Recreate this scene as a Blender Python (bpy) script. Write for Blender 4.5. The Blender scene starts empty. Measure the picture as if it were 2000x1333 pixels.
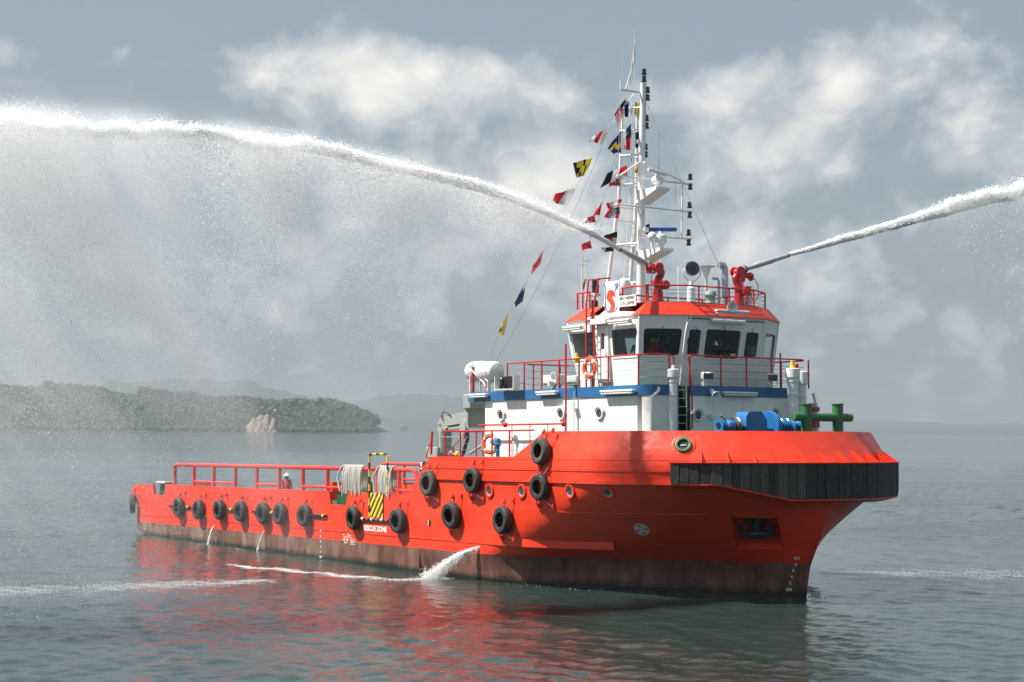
import bpy, bmesh, math, random
import numpy as np
from mathutils import Vector, Matrix, Quaternion
from mathutils.bvhtree import BVHTree
from mathutils.noise import noise as pnoise, fractal
random.seed(7); RNG = np.random.default_rng(7)
SC = bpy.context.scene; COL = SC.collection

# ------------------------------------------------------------------ camera, sky, sun, exposure
F_PX = 3350.0; CAM_H = 5.17; PITCH = math.atan(174/F_PX); ROLL = 0.0085
CAM = Vector((0, 0, CAM_H))
fw = Vector((0, math.cos(PITCH), math.sin(PITCH))); up0 = Vector((0, -math.sin(PITCH), math.cos(PITCH))); r0 = Vector((1, 0, 0))
rt = r0*math.cos(ROLL)+up0*math.sin(ROLL); up = up0*math.cos(ROLL)-r0*math.sin(ROLL)
cd = bpy.data.cameras.new('camera'); cam = bpy.data.objects.new('camera', cd); COL.objects.link(cam)
cd.sensor_width = 36; cd.lens = 36*F_PX/2000; cd.clip_start = 0.5; cd.clip_end = 60000
cam.matrix_world = Matrix(((rt.x, up.x, -fw.x, CAM.x), (rt.y, up.y, -fw.y, CAM.y), (rt.z, up.z, -fw.z, CAM.z), (0, 0, 0, 1)))
SC.camera = cam

TH = math.radians(34.5); TRIM = math.radians(0.7)
AF = Vector((math.sin(TH)*math.cos(TRIM), -math.cos(TH)*math.cos(TRIM), math.sin(TRIM)))   # forward
AP = Vector((math.cos(TH), math.sin(TH), 0))                                               # port
AU = AF.cross(AP)
ORG = Vector((9.42599, 54.11287, 0))
SHIP = Matrix(((AF.x, AP.x, AU.x, ORG.x), (AF.y, AP.y, AU.y, ORG.y), (AF.z, AP.z, AU.z, ORG.z), (0, 0, 0, 1)))
SINV = SHIP.inverted()

# sun: from the ship's starboard side, slightly aft of the beam, high
sdir = (-AP*1.0 - AF*0.62); sdir.z = 0; sdir.normalize()
SUN_EL = math.radians(55)
sunv = Vector((sdir.x*math.cos(SUN_EL), sdir.y*math.cos(SUN_EL), math.sin(SUN_EL)))
sl = bpy.data.lights.new('sun', 'SUN'); sl.energy = 5.0; sl.angle = math.radians(0.53); sl.color = (1.0, 0.955, 0.89)
so = bpy.data.objects.new('sun', sl); COL.objects.link(so); so.rotation_euler = sunv.to_track_quat('Z', 'Y').to_euler(); so.location = (0, 0, 60)

SC.view_settings.view_transform = 'Standard'; SC.view_settings.look = 'None'; SC.view_settings.gamma = 1
SC.view_settings.exposure = 0.8; SC.view_settings.use_curve_mapping = False
SC.render.engine = 'CYCLES'
SC.cycles.use_denoising = True
SC.cycles.volume_bounces = 2; SC.cycles.max_bounces = 12; SC.cycles.diffuse_bounces = 5; SC.cycles.transparent_max_bounces = 16
SC.cycles.caustics_reflective = False; SC.cycles.caustics_refractive = False; SC.cycles.volume_step_rate = 2.0; SC.cycles.sample_clamp_indirect = 6


def nt_new(tree):
    tree.nodes.clear()
    def N(t, **k):
        n = tree.nodes.new(t)
        for a, b in k.items():
            if a == 'ins':
                for i, v in b.items(): n.inputs[i].default_value = v
            else: setattr(n, a, b)
        return n
    return N, tree.links.new


world = bpy.data.worlds.new('World'); SC.world = world; world.use_nodes = True
N, L = nt_new(world.node_tree)
sky = N('ShaderNodeTexSky', sky_type='NISHITA', sun_disc=False, sun_elevation=SUN_EL,
        sun_rotation=math.atan2(sunv.x, sunv.y), air_density=1.2, dust_density=3.0, ozone_density=1.5)
bg_sky = N('ShaderNodeBackground', ins={1: 0.075}); L(sky.outputs[0], bg_sky.inputs[0])
tc = N('ShaderNodeTexCoord')
sep = N('ShaderNodeSeparateXYZ'); L(tc.outputs['Generated'], sep.inputs[0])


def M2(op, a, b=None, c=None):
    n = N('ShaderNodeMath', operation=op)
    for i, v in enumerate((a, b, c)):
        if v is None: continue
        if isinstance(v, (int, float)): n.inputs[i].default_value = v
        else: L(v, n.inputs[i])
    return n.outputs[0]


def blob(px, py, sx, sy):
    """soft cloud mass centred on a compass direction / elevation of the sky dome"""
    d = (fw*F_PX + rt*(px-1000) - up*(py-666.5)).normalized()
    az = math.atan2(d.x, d.y); el = math.asin(d.z)
    a = M2('MULTIPLY', M2('SUBTRACT', az_n, az), F_PX/sx); e = M2('MULTIPLY', M2('SUBTRACT', el_n, el), F_PX/sy)
    r2 = M2('ADD', M2('MULTIPLY', a, a), M2('MULTIPLY', e, e))
    return M2('POWER', 2.718, M2('MULTIPLY', r2, -1.0))


az_n = M2('ARCTAN2', sep.outputs[0], sep.outputs[1]); el_n = M2('ARCSINE', sep.outputs[2])
cmb = N('ShaderNodeCombineXYZ'); L(az_n, cmb.inputs[0]); L(M2('MULTIPLY', el_n, 1.25), cmb.inputs[1])
w1 = N('ShaderNodeTexNoise', noise_dimensions='3D', ins={2: 6.5, 3: 7.0, 4: 0.55, 8: 0.0}); L(cmb.outputs[0], w1.inputs[0])
w2 = N('ShaderNodeTexNoise', noise_dimensions='3D', ins={2: 19.0, 3: 8.0, 4: 0.55, 8: 0.25})
off = N('ShaderNodeVectorMath', operation='ADD'); L(cmb.outputs[0], off.inputs[0]); off.inputs[1].default_value = (3.1, 1.7, 2.2); L(off.outputs[0], w2.inputs[0])
# placed masses, with edges broken by the noise
masses = [(790, 165, 330, 95, .80), (690, 110, 120, 60, .25), (1380, 190, 110, 80, .35), (1560, 330, 180, 60, .25), (1450, 500, 300, 90, .15), (540, 120, 220, 60, .25), (1480, 170, 200, 70, .42), (1640, 130, 60, 70, .45), (1780, 60, 150, 70, .4), (1490, 290, 150, 70, .42), (1600, 230, 90, 60, .3), (0, 620, 900, 200, .12), (1000, 560, 700, 170, .24), (1900, 560, 500, 160, .14),
          (1100, 350, 130, 90, .55), (850, 320, 200, 90, .3), (150, 130, 320, 90, .22), (1850, 230, 200, 130, .35), (1450, 420, 260, 90, .28),
          (1950, 320, 120, 70, .5), (1000, 450, 240, 90, .2), (1700, 620, 260, 100, .12), (1640, 170, 50, 60, .35)]
tot = None
for (x, y, sx, sy, s) in masses:
    t = M2('MULTIPLY', blob(x, y, sx, sy), s); tot = t if tot is None else M2('ADD', tot, t)
darkm = None
for (x, y, sx, sy, s) in [(1150, 20, 500, 70, .9), (350, 50, 420, 60, .5), (300, 210, 330, 70, .35), (1000, 260, 380, 40, .35), (1350, 90, 200, 60, .35),
                          (1780, 370, 320, 70, .45), (1000, 600, 900, 160, .15), (1700, 260, 130, 60, .3)]:
    t = M2('MULTIPLY', blob(x, y, sx, sy), s); darkm = t if darkm is None else M2('ADD', darkm, t)
wv = N('ShaderNodeTexVoronoi', feature='SMOOTH_F1', ins={2: 26.0, 3: 3.0, 4: .55, 6: .7}); 
wd = N('ShaderNodeVectorMath', operation='MULTIPLY_ADD'); wc = N('ShaderNodeTexNoise', ins={2: 14.0, 3: 5.0}); L(off.outputs[0], wc.inputs[0]); L(wc.outputs[1], wd.inputs[0]); wd.inputs[1].default_value = (.06, .06, .06); L(off.outputs[0], wd.inputs[2]); L(wd.outputs[0], wv.inputs[0])
w3 = N('ShaderNodeMath', operation='MULTIPLY_ADD', ins={1: -1.5, 2: 1.05}); L(wv.outputs[0], w3.inputs[0])
v = M2('ADD', M2('ADD', M2('MULTIPLY', w1.outputs[0], 0.70), M2('MULTIPLY', w2.outputs[0], 0.75)), M2('MULTIPLY', w3.outputs[0], 0.42))
v = M2('ADD', v, M2('SUBTRACT', tot, M2('MULTIPLY', darkm, 0.55)))
ramp = N('ShaderNodeValToRGB'); L(v, ramp.inputs[0])
el = ramp.color_ramp.elements
el[0].position = 0.60; el[0].color = (0.145, 0.176, 0.205, 1)
el[1].position = 0.92; el[1].color = (0.180, 0.215, 0.245, 1)
ramp_b = N('ShaderNodeMapRange', ins={1: 0.74, 2: 1.10, 3: 0.0, 4: 1.0}); L(v, ramp_b.inputs[0])
mixb = N('ShaderNodeMix', data_type='RGBA'); L(ramp_b.outputs[0], mixb.inputs[0]); L(ramp.outputs[0], mixb.inputs[6]); mixb.inputs[7].default_value = (0.275, 0.290, 0.305, 1)
ramp2 = N('ShaderNodeMapRange', ins={1: 1.04, 2: 1.70, 3: 0.0, 4: 1.0}); L(v, ramp2.inputs[0])
mixc = N('ShaderNodeMix', data_type='RGBA', blend_type='MIX'); L(ramp2.outputs[0], mixc.inputs[0]); L(mixb.outputs[2], mixc.inputs[6])
mixc.inputs[7].default_value = (0.49, 0.47, 0.44, 1)
bg_c = N('ShaderNodeBackground', ins={1: 1.3}); L(mixc.outputs[2], bg_c.inputs[0])
cov = N('ShaderNodeMapRange', ins={1: 0.6, 2: 1.1, 3: 0.8, 4: 1.0}); L(v, cov.inputs[0])
ms = N('ShaderNodeMixShader'); L(cov.outputs[0], ms.inputs[0]); L(bg_sky.outputs[0], ms.inputs[1]); L(bg_c.outputs[0], ms.inputs[2])
wo = N('ShaderNodeOutputWorld'); L(ms.outputs[0], wo.inputs[0])


# ------------------------------------------------------------------ measuring helpers
def ray_w(px, py): return (fw*F_PX + rt*(px-1000) - up*(py-666.5)).normalized()


CS = SINV @ CAM


def ray_s(px, py): return (SINV.to_3x3() @ ray_w(px, py)).normalized()


def A(px, py, ax, val):
    """point of the ship (ship frame: X forward, Y port, Z up) that a sight line meets on the plane ax = val"""
    i = 'XYZ'.index(ax); d = ray_s(px, py)
    return CS + d*((val-CS[i])/d[i])


def AN(px, py, p, n):
    d = ray_s(px, py); p = Vector(p); n = Vector(n)
    return CS + d*((p-CS).dot(n)/d.dot(n))


def SEA(px, py, z=0.0):
    d = ray_w(px, py); return CAM + d*((z-CAM.z)/d.z)


# ------------------------------------------------------------------ mesh helpers
class MB:
    def __init__(s): s.v = []; s.f = []; s.m = []; s.smooth = []
    def add(s, vs, fs, mi=0, sm=False):
        o = len(s.v); s.v += [tuple(v) for v in vs]; s.f += [tuple(i+o for i in f) for f in fs]; s.m += [mi]*len(fs); s.smooth += [sm]*len(fs); return s
    def box(s, c, d, R=None, mi=0, ch=0.0):
        c = Vector(c); x, y, z = d[0]/2, d[1]/2, d[2]/2
        if ch > 0:
            k = min(ch, x*.45, y*.45, z*.45); vs = []
            for sx in (-1, 1):
                for sy in (-1, 1):
                    for sz in (-1, 1):
                        vs += [Vector((sx*x, sy*(y-k), sz*(z-k))), Vector((sx*(x-k), sy*y, sz*(z-k))), Vector((sx*(x-k), sy*(y-k), sz*z))]
            bm = bmesh.new(); bv = [bm.verts.new(v) for v in vs]; bmesh.ops.convex_hull(bm, input=bv)
            bm.verts.index_update(); vs = [v.co.copy() for v in bm.verts]; fs = [[v.index for v in f.verts] for f in bm.faces]; bm.free()
        else:
            vs = [Vector((a*x, b*y, e*z)) for a in (-1, 1) for b in (-1, 1) for e in (-1, 1)]
            fs = [(0, 1, 3, 2), (4, 6, 7, 5), (0, 4, 5, 1), (2, 3, 7, 6), (0, 2, 6, 4), (1, 5, 7, 3)]
        if R is not None: vs = [R @ v for v in vs]
        return s.add([v+c for v in vs], fs, mi)
    def tube(s, pts, r, n=8, mi=0, cap=True, closed=False):
        pts = [Vector(p) for p in pts]; m = len(pts); rs = r if isinstance(r, (list, tuple)) else [r]*m
        vs = []; prev = None
        for i, p in enumerate(pts):
            a = pts[(i-1) % m] if (i > 0 or closed) else p; b = pts[(i+1) % m] if (i < m-1 or closed) else p
            t = (b-a)
            if t.length < 1e-9: t = Vector((0, 0, 1))
            t.normalize()
            if prev is None:
                q = Vector((0, 0, 1)) if abs(t.z) < .9 else Vector((1, 0, 0)); prev = t.cross(q).normalized()
            else:
                prev = (prev - t*prev.dot(t))
                prev = prev.normalized() if prev.length > 1e-6 else t.orthogonal().normalized()
            w = t.cross(prev)
            for k in range(n):
                an = 2*math.pi*k/n; vs.append(p + (prev*math.cos(an)+w*math.sin(an))*rs[i])
        fs = []
        for i in range(m if closed else m-1):
            j = (i+1) % m
            for k in range(n): fs.append((i*n+k, i*n+(k+1) % n, j*n+(k+1) % n, j*n+k))
        s.add(vs, fs, mi, True)
        if cap and not closed:
            s.add(vs[:n], [tuple(range(n))[::-1]], mi); s.add(vs[-n:], [tuple(range(n))], mi)
        return s
    def lathe(s, prof, o=(0, 0, 0), ax=(0, 0, 1), n=20, mi=0, sm=True):
        """prof: (radius, height) pairs along ax from o"""
        o = Vector(o); ax = Vector(ax).normalized(); u = ax.orthogonal().normalized(); w = ax.cross(u)
        vs = []; fs = []
        for (r, h) in prof:
            for k in range(n):
                a = 2*math.pi*k/n; vs.append(o+ax*h+(u*math.cos(a)+w*math.sin(a))*r)
        for i in range(len(prof)-1):
            for k in range(n): fs.append((i*n+k, i*n+(k+1) % n, (i+1)*n+(k+1) % n, (i+1)*n+k))
        s.add(vs, fs, mi, sm)
        if abs(prof[0][1]-prof[-1][1]) < 1e-6: return s
        if prof[0][0] > 1e-4: s.add(vs[:n], [tuple(range(n))[::-1]], mi)
        if prof[-1][0] > 1e-4: s.add(vs[-n:], [tuple(range(n))], mi)
        return s
    def prism(s, poly, d, mi=0):
        """poly: list of 3D points (planar), extruded by vector d"""
        d = Vector(d); n = len(poly); vs = [Vector(p) for p in poly]+[Vector(p)+d for p in poly]
        fs = [tuple(range(n))[::-1], tuple(range(n, 2*n))]+[(i, (i+1) % n, (i+1) % n+n, i+n) for i in range(n)]
        return s.add(vs, fs, mi)
    def ball(s, c, r, mi=0, n=12, k=8, sc=(1, 1, 1)):
        prof = [(math.sin(math.pi*i/k), -math.cos(math.pi*i/k)) for i in range(k+1)]
        o = len(s.v); s.lathe([(max(a, 1e-3)*r, b*r) for a, b in prof], (0, 0, 0), (0, 0, 1), n, mi)
        for i in range(o, len(s.v)):
            v = s.v[i]; s.v[i] = (v[0]*sc[0]+c[0], v[1]*sc[1]+c[1], v[2]*sc[2]+c[2])
        return s
    def mesh(s, name, loc=(0, 0, 0)):
        me = bpy.data.meshes.new(name); L_ = Vector(loc)
        me.from_pydata([(v[0]-L_.x, v[1]-L_.y, v[2]-L_.z) for v in s.v], [], s.f)
        me.polygons.foreach_set('material_index', s.m); me.polygons.foreach_set('use_smooth', s.smooth)
        me.update(); return me


def sharp(me):
    me.set_sharp_from_angle(angle=math.radians(34)); return me


def fixn(me):
    bm = bmesh.new(); bm.from_mesh(me); bmesh.ops.recalc_face_normals(bm, faces=bm.faces); bm.to_mesh(me); bm.free(); return sharp(me)


def obj(name, me, mats, parent=None, label=None, fix=True, auto=None):
    if isinstance(me, MB):
        me = me.mesh(name, parent['_loc'] if parent is not None and '_loc' in parent else (0, 0, 0))
        if fix: fixn(me)
    for m in (mats if isinstance(mats, (list, tuple)) else [mats]): me.materials.append(m)
    o = bpy.data.objects.new(name, me); COL.objects.link(o)
    if parent is not None: o.parent = parent
    if parent is not None and '_loc' in parent: o['_loc'] = parent['_loc']
    if label: o['label'] = label
    return o


def thing(name, label, cat, loc=(0, 0, 0), group=None, R=None, ship=True):
    o = bpy.data.objects.new(name, None); COL.objects.link(o); o.empty_display_size = .2
    T = Matrix.Translation(Vector(loc)); 
    if R is not None: T = T @ R.to_4x4()
    o.matrix_world = (SHIP @ T) if ship else T
    o['label'] = label; o['category'] = cat
    o['_loc'] = list(loc) if R is None else [0, 0, 0]
    if group: o['group'] = group
    return o


def copy_tree(o, parent=None):
    c = o.copy(); COL.objects.link(c)
    if parent is not None: c.parent = parent
    for ch in list(o.children): copy_tree(ch, c)
    return c


# ------------------------------------------------------------------ materials
def mat(name, base, rough=.5, metal=0, var=.12, scale=3.0, bump=0.0, bscale=8.0, spec=.5, coat=0.0, dirt=None, dirt_amt=.35, dirt_scale=(2, 2, 2), dirt_lo=.52, dirt_hi=.75):
    m = bpy.data.materials.new(name); m.use_nodes = True
    N, L = nt_new(m.node_tree)
    out = N('ShaderNodeOutputMaterial'); b = N('ShaderNodeBsdfPrincipled'); L(b.outputs[0], out.inputs[0])
    tcn = N('ShaderNodeTexCoord')
    no = N('ShaderNodeTexNoise', ins={2: scale, 3: 6.0, 4: .6}); L(tcn.outputs['Object'], no.inputs[0])
    lo = tuple(max(0, c*(1-var)) for c in base)+(1,); hi = tuple(min(1, c*(1+var)) for c in base)+(1,)
    mx = N('ShaderNodeMix', data_type='RGBA'); L(no.outputs[0], mx.inputs[0]); mx.inputs[6].default_value = lo; mx.inputs[7].default_value = hi
    colr = mx.outputs[2]
    if dirt is not None:
        mp = N('ShaderNodeMapping'); mp.inputs['Scale'].default_value = dirt_scale; L(tcn.outputs['Object'], mp.inputs[0])
        n2 = N('ShaderNodeTexNoise', ins={2: 1.0, 3: 8.0, 4: .65}); L(mp.outputs[0], n2.inputs[0])
        mr = N('ShaderNodeMapRange', ins={1: dirt_lo, 2: dirt_hi, 3: 0.0, 4: dirt_amt}); L(n2.outputs[0], mr.inputs[0])
        m2 = N('ShaderNodeMix', data_type='RGBA'); L(mr.outputs[0], m2.inputs[0]); L(colr, m2.inputs[6]); m2.inputs[7].default_value = tuple(dirt)+(1,)
        colr = m2.outputs[2]
    L(colr, b.inputs['Base Color'])
    rr = N('ShaderNodeMapRange', ins={1: .3, 2: .7, 3: rough*.85, 4: min(1, rough*1.2)}); L(no.outputs[0], rr.inputs[0]); L(rr.outputs[0], b.inputs['Roughness'])
    b.inputs['Metallic'].default_value = metal; b.inputs['Specular IOR Level'].default_value = spec; b.inputs['Coat Weight'].default_value = coat
    if bump > 0:
        n3 = N('ShaderNodeTexNoise', ins={2: bscale, 3: 4.0, 4: .55}); L(tcn.outputs['Object'], n3.inputs[0])
        bp = N('ShaderNodeBump', ins={0: 1.0, 1: bump}); L(n3.outputs[0], bp.inputs['Height']); L(bp.outputs[0], b.inputs['Normal'])
    m.diffuse_color = tuple(base)+(1,)
    return m


def hull_paint():
    m = bpy.data.materials.new('red_hull_paint'); m.use_nodes = True; N, L = nt_new(m.node_tree)
    out = N('ShaderNodeOutputMaterial'); b = N('ShaderNodeBsdfPrincipled'); L(b.outputs[0], out.inputs[0]); t = N('ShaderNodeTexCoord')
    def noise(sc, scale, det=6., rough=.6):
        mp = N('ShaderNodeMapping'); mp.inputs['Scale'].default_value = sc; L(t.outputs['Object'], mp.inputs[0]); n = N('ShaderNodeTexNoise', ins={2: scale, 3: det, 4: rough}); L(mp.outputs[0], n.inputs[0]); return n.outputs[0]
    def mr(x, a, b_, c, d): n = N('ShaderNodeMapRange', ins={1: a, 2: b_, 3: c, 4: d}); L(x, n.inputs[0]); return n.outputs[0]
    def mix(f, a, b_): 
        n = N('ShaderNodeMix', data_type='RGBA'); L(f, n.inputs[0])
        if isinstance(a, tuple): n.inputs[6].default_value = a
        else: L(a, n.inputs[6])
        n.inputs[7].default_value = b_; return n.outputs[2]
    fade = noise((.35, .35, .8), 1.0, 4.); c = mix(mr(fade, .35, .65, 0, 1), (.78, .038, .011, 1), (.82, .058, .018, 1))
    c = mix(mr(noise((3.5, 3.5, .28), 1.3, 8., .65), .50, .74, 0, .42), c, (.50, .045, .022, 1))          # run-off streaks
    c = mix(mr(noise((7., 7., .35), 1.1, 8., .7), .60, .76, 0, .60), c, (.24, .060, .030, 1))             # thin rust weeps
    c = mix(mr(noise((1.2, 1.2, 2.6), 1.5, 9., .72), .58, .74, 0, .38), c, (.32, .04, .03, 1))           # scuffs
    c = mix(mr(noise((.9, .9, 1.6), 3.2, 9., .75), .66, .76, 0, .30), c, (.88, .34, .26, 1))              # chalky salt marks
    L(c, b.inputs['Base Color']); L(mr(noise((1, 1, 1), 2.2), .3, .7, .30, .52), b.inputs['Roughness'])
    sp = N('ShaderNodeSeparateXYZ'); L(t.outputs['Object'], sp.inputs[0])
    fr = N('ShaderNodeMath', operation='MULTIPLY', ins={1: 2*math.pi/.62}); L(sp.outputs[0], fr.inputs[0]); sn = N('ShaderNodeMath', operation='COSINE'); L(fr.outputs[0], sn.inputs[0])
    h = N('ShaderNodeMath', operation='MULTIPLY_ADD', ins={1: .0022}); L(sn.outputs[0], h.inputs[0]); nh = N('ShaderNodeMath', operation='MULTIPLY', ins={1: .028}); L(noise((.9, .9, 1.1), 1.4, 3., .5), nh.inputs[0]); L(nh.outputs[0], h.inputs[2])
    bp = N('ShaderNodeBump', ins={0: 1.0, 1: 1.0}); L(h.outputs[0], bp.inputs['Height']); L(bp.outputs[0], b.inputs['Normal']); return m


RED = hull_paint()
REDR = mat('red_rail_paint', (.60, .018, .014), .35, var=.10, scale=5)
REDL = mat('red_cargo_rail_paint', (.78, .05, .035), .4, var=.12, scale=4)
REDM = mat('dark_red_machinery_paint', (.50, .008, .012), .28, var=.12, scale=6, coat=.3)
ORNG = mat('orange_roof_paint', (.84, .052, .018), .38, var=.06, scale=2)
WHITE = mat('white_paint', (.84, .83, .80), .42, var=.03, scale=2.0, bump=.016, bscale=1.5, dirt=(.48, .36, .25), dirt_amt=.32, dirt_scale=(6, 6, .45), dirt_lo=.54, dirt_hi=.76)
WHITE2 = mat('white_fitting_paint', (.80, .80, .79), .35, var=.04, scale=5)
GREYW = mat('light_grey_fitting', (.56, .58, .57), .5, var=.08, scale=6)
BLUE = mat('blue_band_paint', (.022, .125, .30), .4, var=.10, scale=2)
BLUEW = mat('blue_winch_paint', (.020, .155, .40), .35, var=.15, scale=4, dirt=(.05, .05, .05), dirt_amt=.3, dirt_scale=(5, 5, 5))
GREEN = mat('green_deck_paint', (.012, .085, .03), .5, var=.2, scale=3, dirt=(.05, .05, .03), dirt_amt=.3)
GREENB = mat('green_bitt_paint', (.035, .155, .055), .42, var=.12, scale=4, dirt=(.08, .06, .03), dirt_amt=.25, dirt_scale=(5, 5, 2))
BLACK = mat('black_rubber', (.022, .021, .020), .65, var=.35, scale=9, bump=.02, bscale=22, dirt=(.11, .10, .085), dirt_amt=.5, dirt_scale=(5, 5, 5))
BLACKG = mat('black_gloss', (.012, .013, .016), .22, var=.1)
STEEL = mat('brushed_steel', (.52, .52, .51), .38, metal=.35, var=.15, scale=8)
STEELD = mat('dull_steel', (.20, .20, .19), .45, metal=.6, var=.2, scale=6)
GREYC = mat('crane_grey_paint', (.33, .35, .33), .5, var=.12, scale=3, dirt=(.12, .11, .09), dirt_amt=.4)
YEL = mat('yellow_paint', (.85, .55, .02), .45, var=.08, scale=5)
BLK = mat('black_paint', (.015, .015, .015), .45, var=.2, scale=5)
LORG = mat('lifebuoy_orange', (.85, .08, .02), .5, var=.08, scale=5)
REFL = mat('reflective_tape', (.75, .74, .70), .3, var=.05)
ROPE = mat('white_rope', (.62, .60, .55), .9, var=.22, scale=18, bump=.02, bscale=60, dirt=(.28, .25, .21), dirt_amt=.5, dirt_scale=(9, 9, 9))
RAFT = mat('white_raft_shell', (.80, .80, .79), .3, var=.02, scale=4)
MARK = mat('white_marking_paint', (.74, .72, .68), .6, var=.10, scale=12)
SIGNT = mat('dark_lettering', (.10, .08, .05), .6)
LOGOB = mat('logo_blue', (.05, .17, .36), .5); LOGOR = mat('logo_red', (.82, .06, .03), .5)
SEATD = mat('wheelhouse_interior', (.10, .11, .10), .7, var=.2); SEATL = mat('wheelhouse_lining', (.16, .17, .15), .7)
SKIN = mat('skin', (.30, .15, .09), .6); CLOTHR = mat('red_coverall', (.40, .02, .02), .8); CLOTHB = mat('navy_shirt', (.015, .03, .09), .8)
CLOTHW = mat('pale_shirt', (.45, .42, .40), .8); HATW = mat('white_helmet', (.8, .8, .78), .35); HAIR = mat('black_hair', (.012, .01, .01), .6)
CLOTHG = mat('dark_green_shirt', (.02, .05, .04), .8)
RADB = mat('radar_blue', (.02, .07, .28), .35)
PGREEN = mat('pale_green_cowl', (.22, .32, .26), .5, var=.1)
CHAIN = mat('painted_chain', (.60, .12, .09), .5, var=.3, scale=20)
NAVG = mat('green_lamp_glass', (.01, .09, .08), .1, coat=.5); NAVR = mat('dark_red_lamp_glass', (.06, .006, .008), .1, coat=.5); NAVK = mat('dark_lamp_glass', (.012, .014, .03), .08, coat=.6)


def boottop_mat():
    m = bpy.data.materials.new('worn_antifouling'); m.use_nodes = True; N, L = nt_new(m.node_tree)
    out = N('ShaderNodeOutputMaterial'); b = N('ShaderNodeBsdfPrincipled', ins={'Roughness': .6}); L(b.outputs[0], out.inputs[0])
    t = N('ShaderNodeTexCoord'); mp = N('ShaderNodeMapping'); mp.inputs['Scale'].default_value = (1.3, 1.3, .42); L(t.outputs['Object'], mp.inputs[0])
    a = N('ShaderNodeTexNoise', ins={2: 1.5, 3: 9.0, 4: .68}); L(mp.outputs[0], a.inputs[0])
    r = N('ShaderNodeValToRGB'); L(a.outputs[0], r.inputs[0]); e = r.color_ramp.elements
    e[0].position = .30; e[0].color = (.085, .030, .022, 1); e[1].position = .72; e[1].color = (.31, .24, .185, 1)
    x = e.new(.45); x.color = (.18, .088, .064, 1); x = e.new(.58); x.color = (.245, .16, .12, 1)
    # large patches: redder / greyer along the hull
    c = N('ShaderNodeTexNoise', ins={2: .35, 3: 3.0}); L(t.outputs['Object'], c.inputs[0])
    mx = N('ShaderNodeMix', data_type='RGBA', blend_type='MULTIPLY', ins={0: .75}); L(r.outputs[0], mx.inputs[6])
    cr = N('ShaderNodeValToRGB'); L(c.outputs[0], cr.inputs[0]); cr.color_ramp.elements[0].position = .4; cr.color_ramp.elements[0].color = (.62, .42, .38, 1)
    cr.color_ramp.elements[1].position = .62; cr.color_ramp.elements[1].color = (1, 1, .95, 1); L(cr.outputs[0], mx.inputs[7])
    # weed and wet line just above the water, ragged
    sp = N('ShaderNodeSeparateXYZ'); L(t.outputs['Object'], sp.inputs[0])
    ed = N('ShaderNodeMath', operation='MULTIPLY_ADD', ins={1: -.011}); L(sp.outputs[0], ed.inputs[0]); ed.inputs[2].default_value = 0
    h = N('ShaderNodeMath', operation='SUBTRACT'); L(sp.outputs[2], h.inputs[0]); L(ed.outputs[0], h.inputs[1])
    h2 = N('ShaderNodeMath', operation='MULTIPLY_ADD', ins={1: .35}); L(a.outputs[0], h2.inputs[0]); L(h.outputs[0], h2.inputs[2])
    mr = N('ShaderNodeMapRange', ins={1: .26, 2: .46, 3: 1.0, 4: 0.0}); L(h2.outputs[0], mr.inputs[0])
    m2 = N('ShaderNodeMix', data_type='RGBA'); L(mr.outputs[0], m2.inputs[0]); L(mx.outputs[2], m2.inputs[6]); m2.inputs[7].default_value = (.018, .020, .014, 1)
    L(m2.outputs[2], b.inputs['Base Color'])
    rr = N('ShaderNodeMapRange', ins={1: 0.0, 2: 1.0, 3: .6, 4: .25}); L(mr.outputs[0], rr.inputs[0]); L(rr.outputs[0], b.inputs['Roughness'])
    bp = N('ShaderNodeBump', ins={0: .8, 1: .01}); L(a.outputs[0], bp.inputs['Height']); L(bp.outputs[0], b.inputs['Normal'])
    return m


BOOT = boottop_mat()


def glass_mat(name, tint=(.66, .74, .72), gl=(.9, .95, 1)):
    m = bpy.data.materials.new(name); m.use_nodes = True; N, L = nt_new(m.node_tree)
    out = N('ShaderNodeOutputMaterial'); tr = N('ShaderNodeBsdfTransparent'); tr.inputs[0].default_value = tint+(1,)
    g = N('ShaderNodeBsdfGlossy', ins={'Roughness': .02}); g.inputs[0].default_value = gl+(1,)
    lw = N('ShaderNodeLayerWeight', ins={0: .5}); pw = N('ShaderNodeMath', operation='POWER', ins={1: 4.0}); L(lw.outputs[1], pw.inputs[0]); fr = N('ShaderNodeMath', operation='MULTIPLY_ADD', ins={1: .85, 2: .055}); L(pw.outputs[0], fr.inputs[0]); mx = N('ShaderNodeMixShader'); L(fr.outputs[0], mx.inputs[0]); L(tr.outputs[0], mx.inputs[1]); L(g.outputs[0], mx.inputs[2]); L(mx.outputs[0], out.inputs[0])
    return m


GLASS = glass_mat('window_glass')
DGLASS = mat('dark_port_glass', (.05, .06, .065), .08, var=.2)


def cloth_mat(name, c):
    m = bpy.data.materials.new(name); m.use_nodes = True; N, L = nt_new(m.node_tree)
    out = N('ShaderNodeOutputMaterial'); d = N('ShaderNodeBsdfDiffuse'); d.inputs[0].default_value = c+(1,); t = N('ShaderNodeBsdfTranslucent'); t.inputs[0].default_value = c+(1,)
    mx = N('ShaderNodeMixShader', ins={0: .35}); L(d.outputs[0], mx.inputs[1]); L(t.outputs[0], mx.inputs[2]); L(mx.outputs[0], out.inputs[0]); m.diffuse_color = c+(1,)
    return m


FC = {'r': cloth_mat('flag_red', (.62, .02, .03)), 'w': cloth_mat('flag_white', (.78, .76, .74)), 'y': cloth_mat('flag_yellow', (.78, .60, .06)),
      'k': cloth_mat('flag_black', (.02, .02, .03)), 'n': cloth_mat('flag_navy', (.02, .025, .10)), 'o': cloth_mat('flag_olive', (.16, .16, .05)), 'g': cloth_mat('flag_grey', (.3, .3, .3))}

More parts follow.
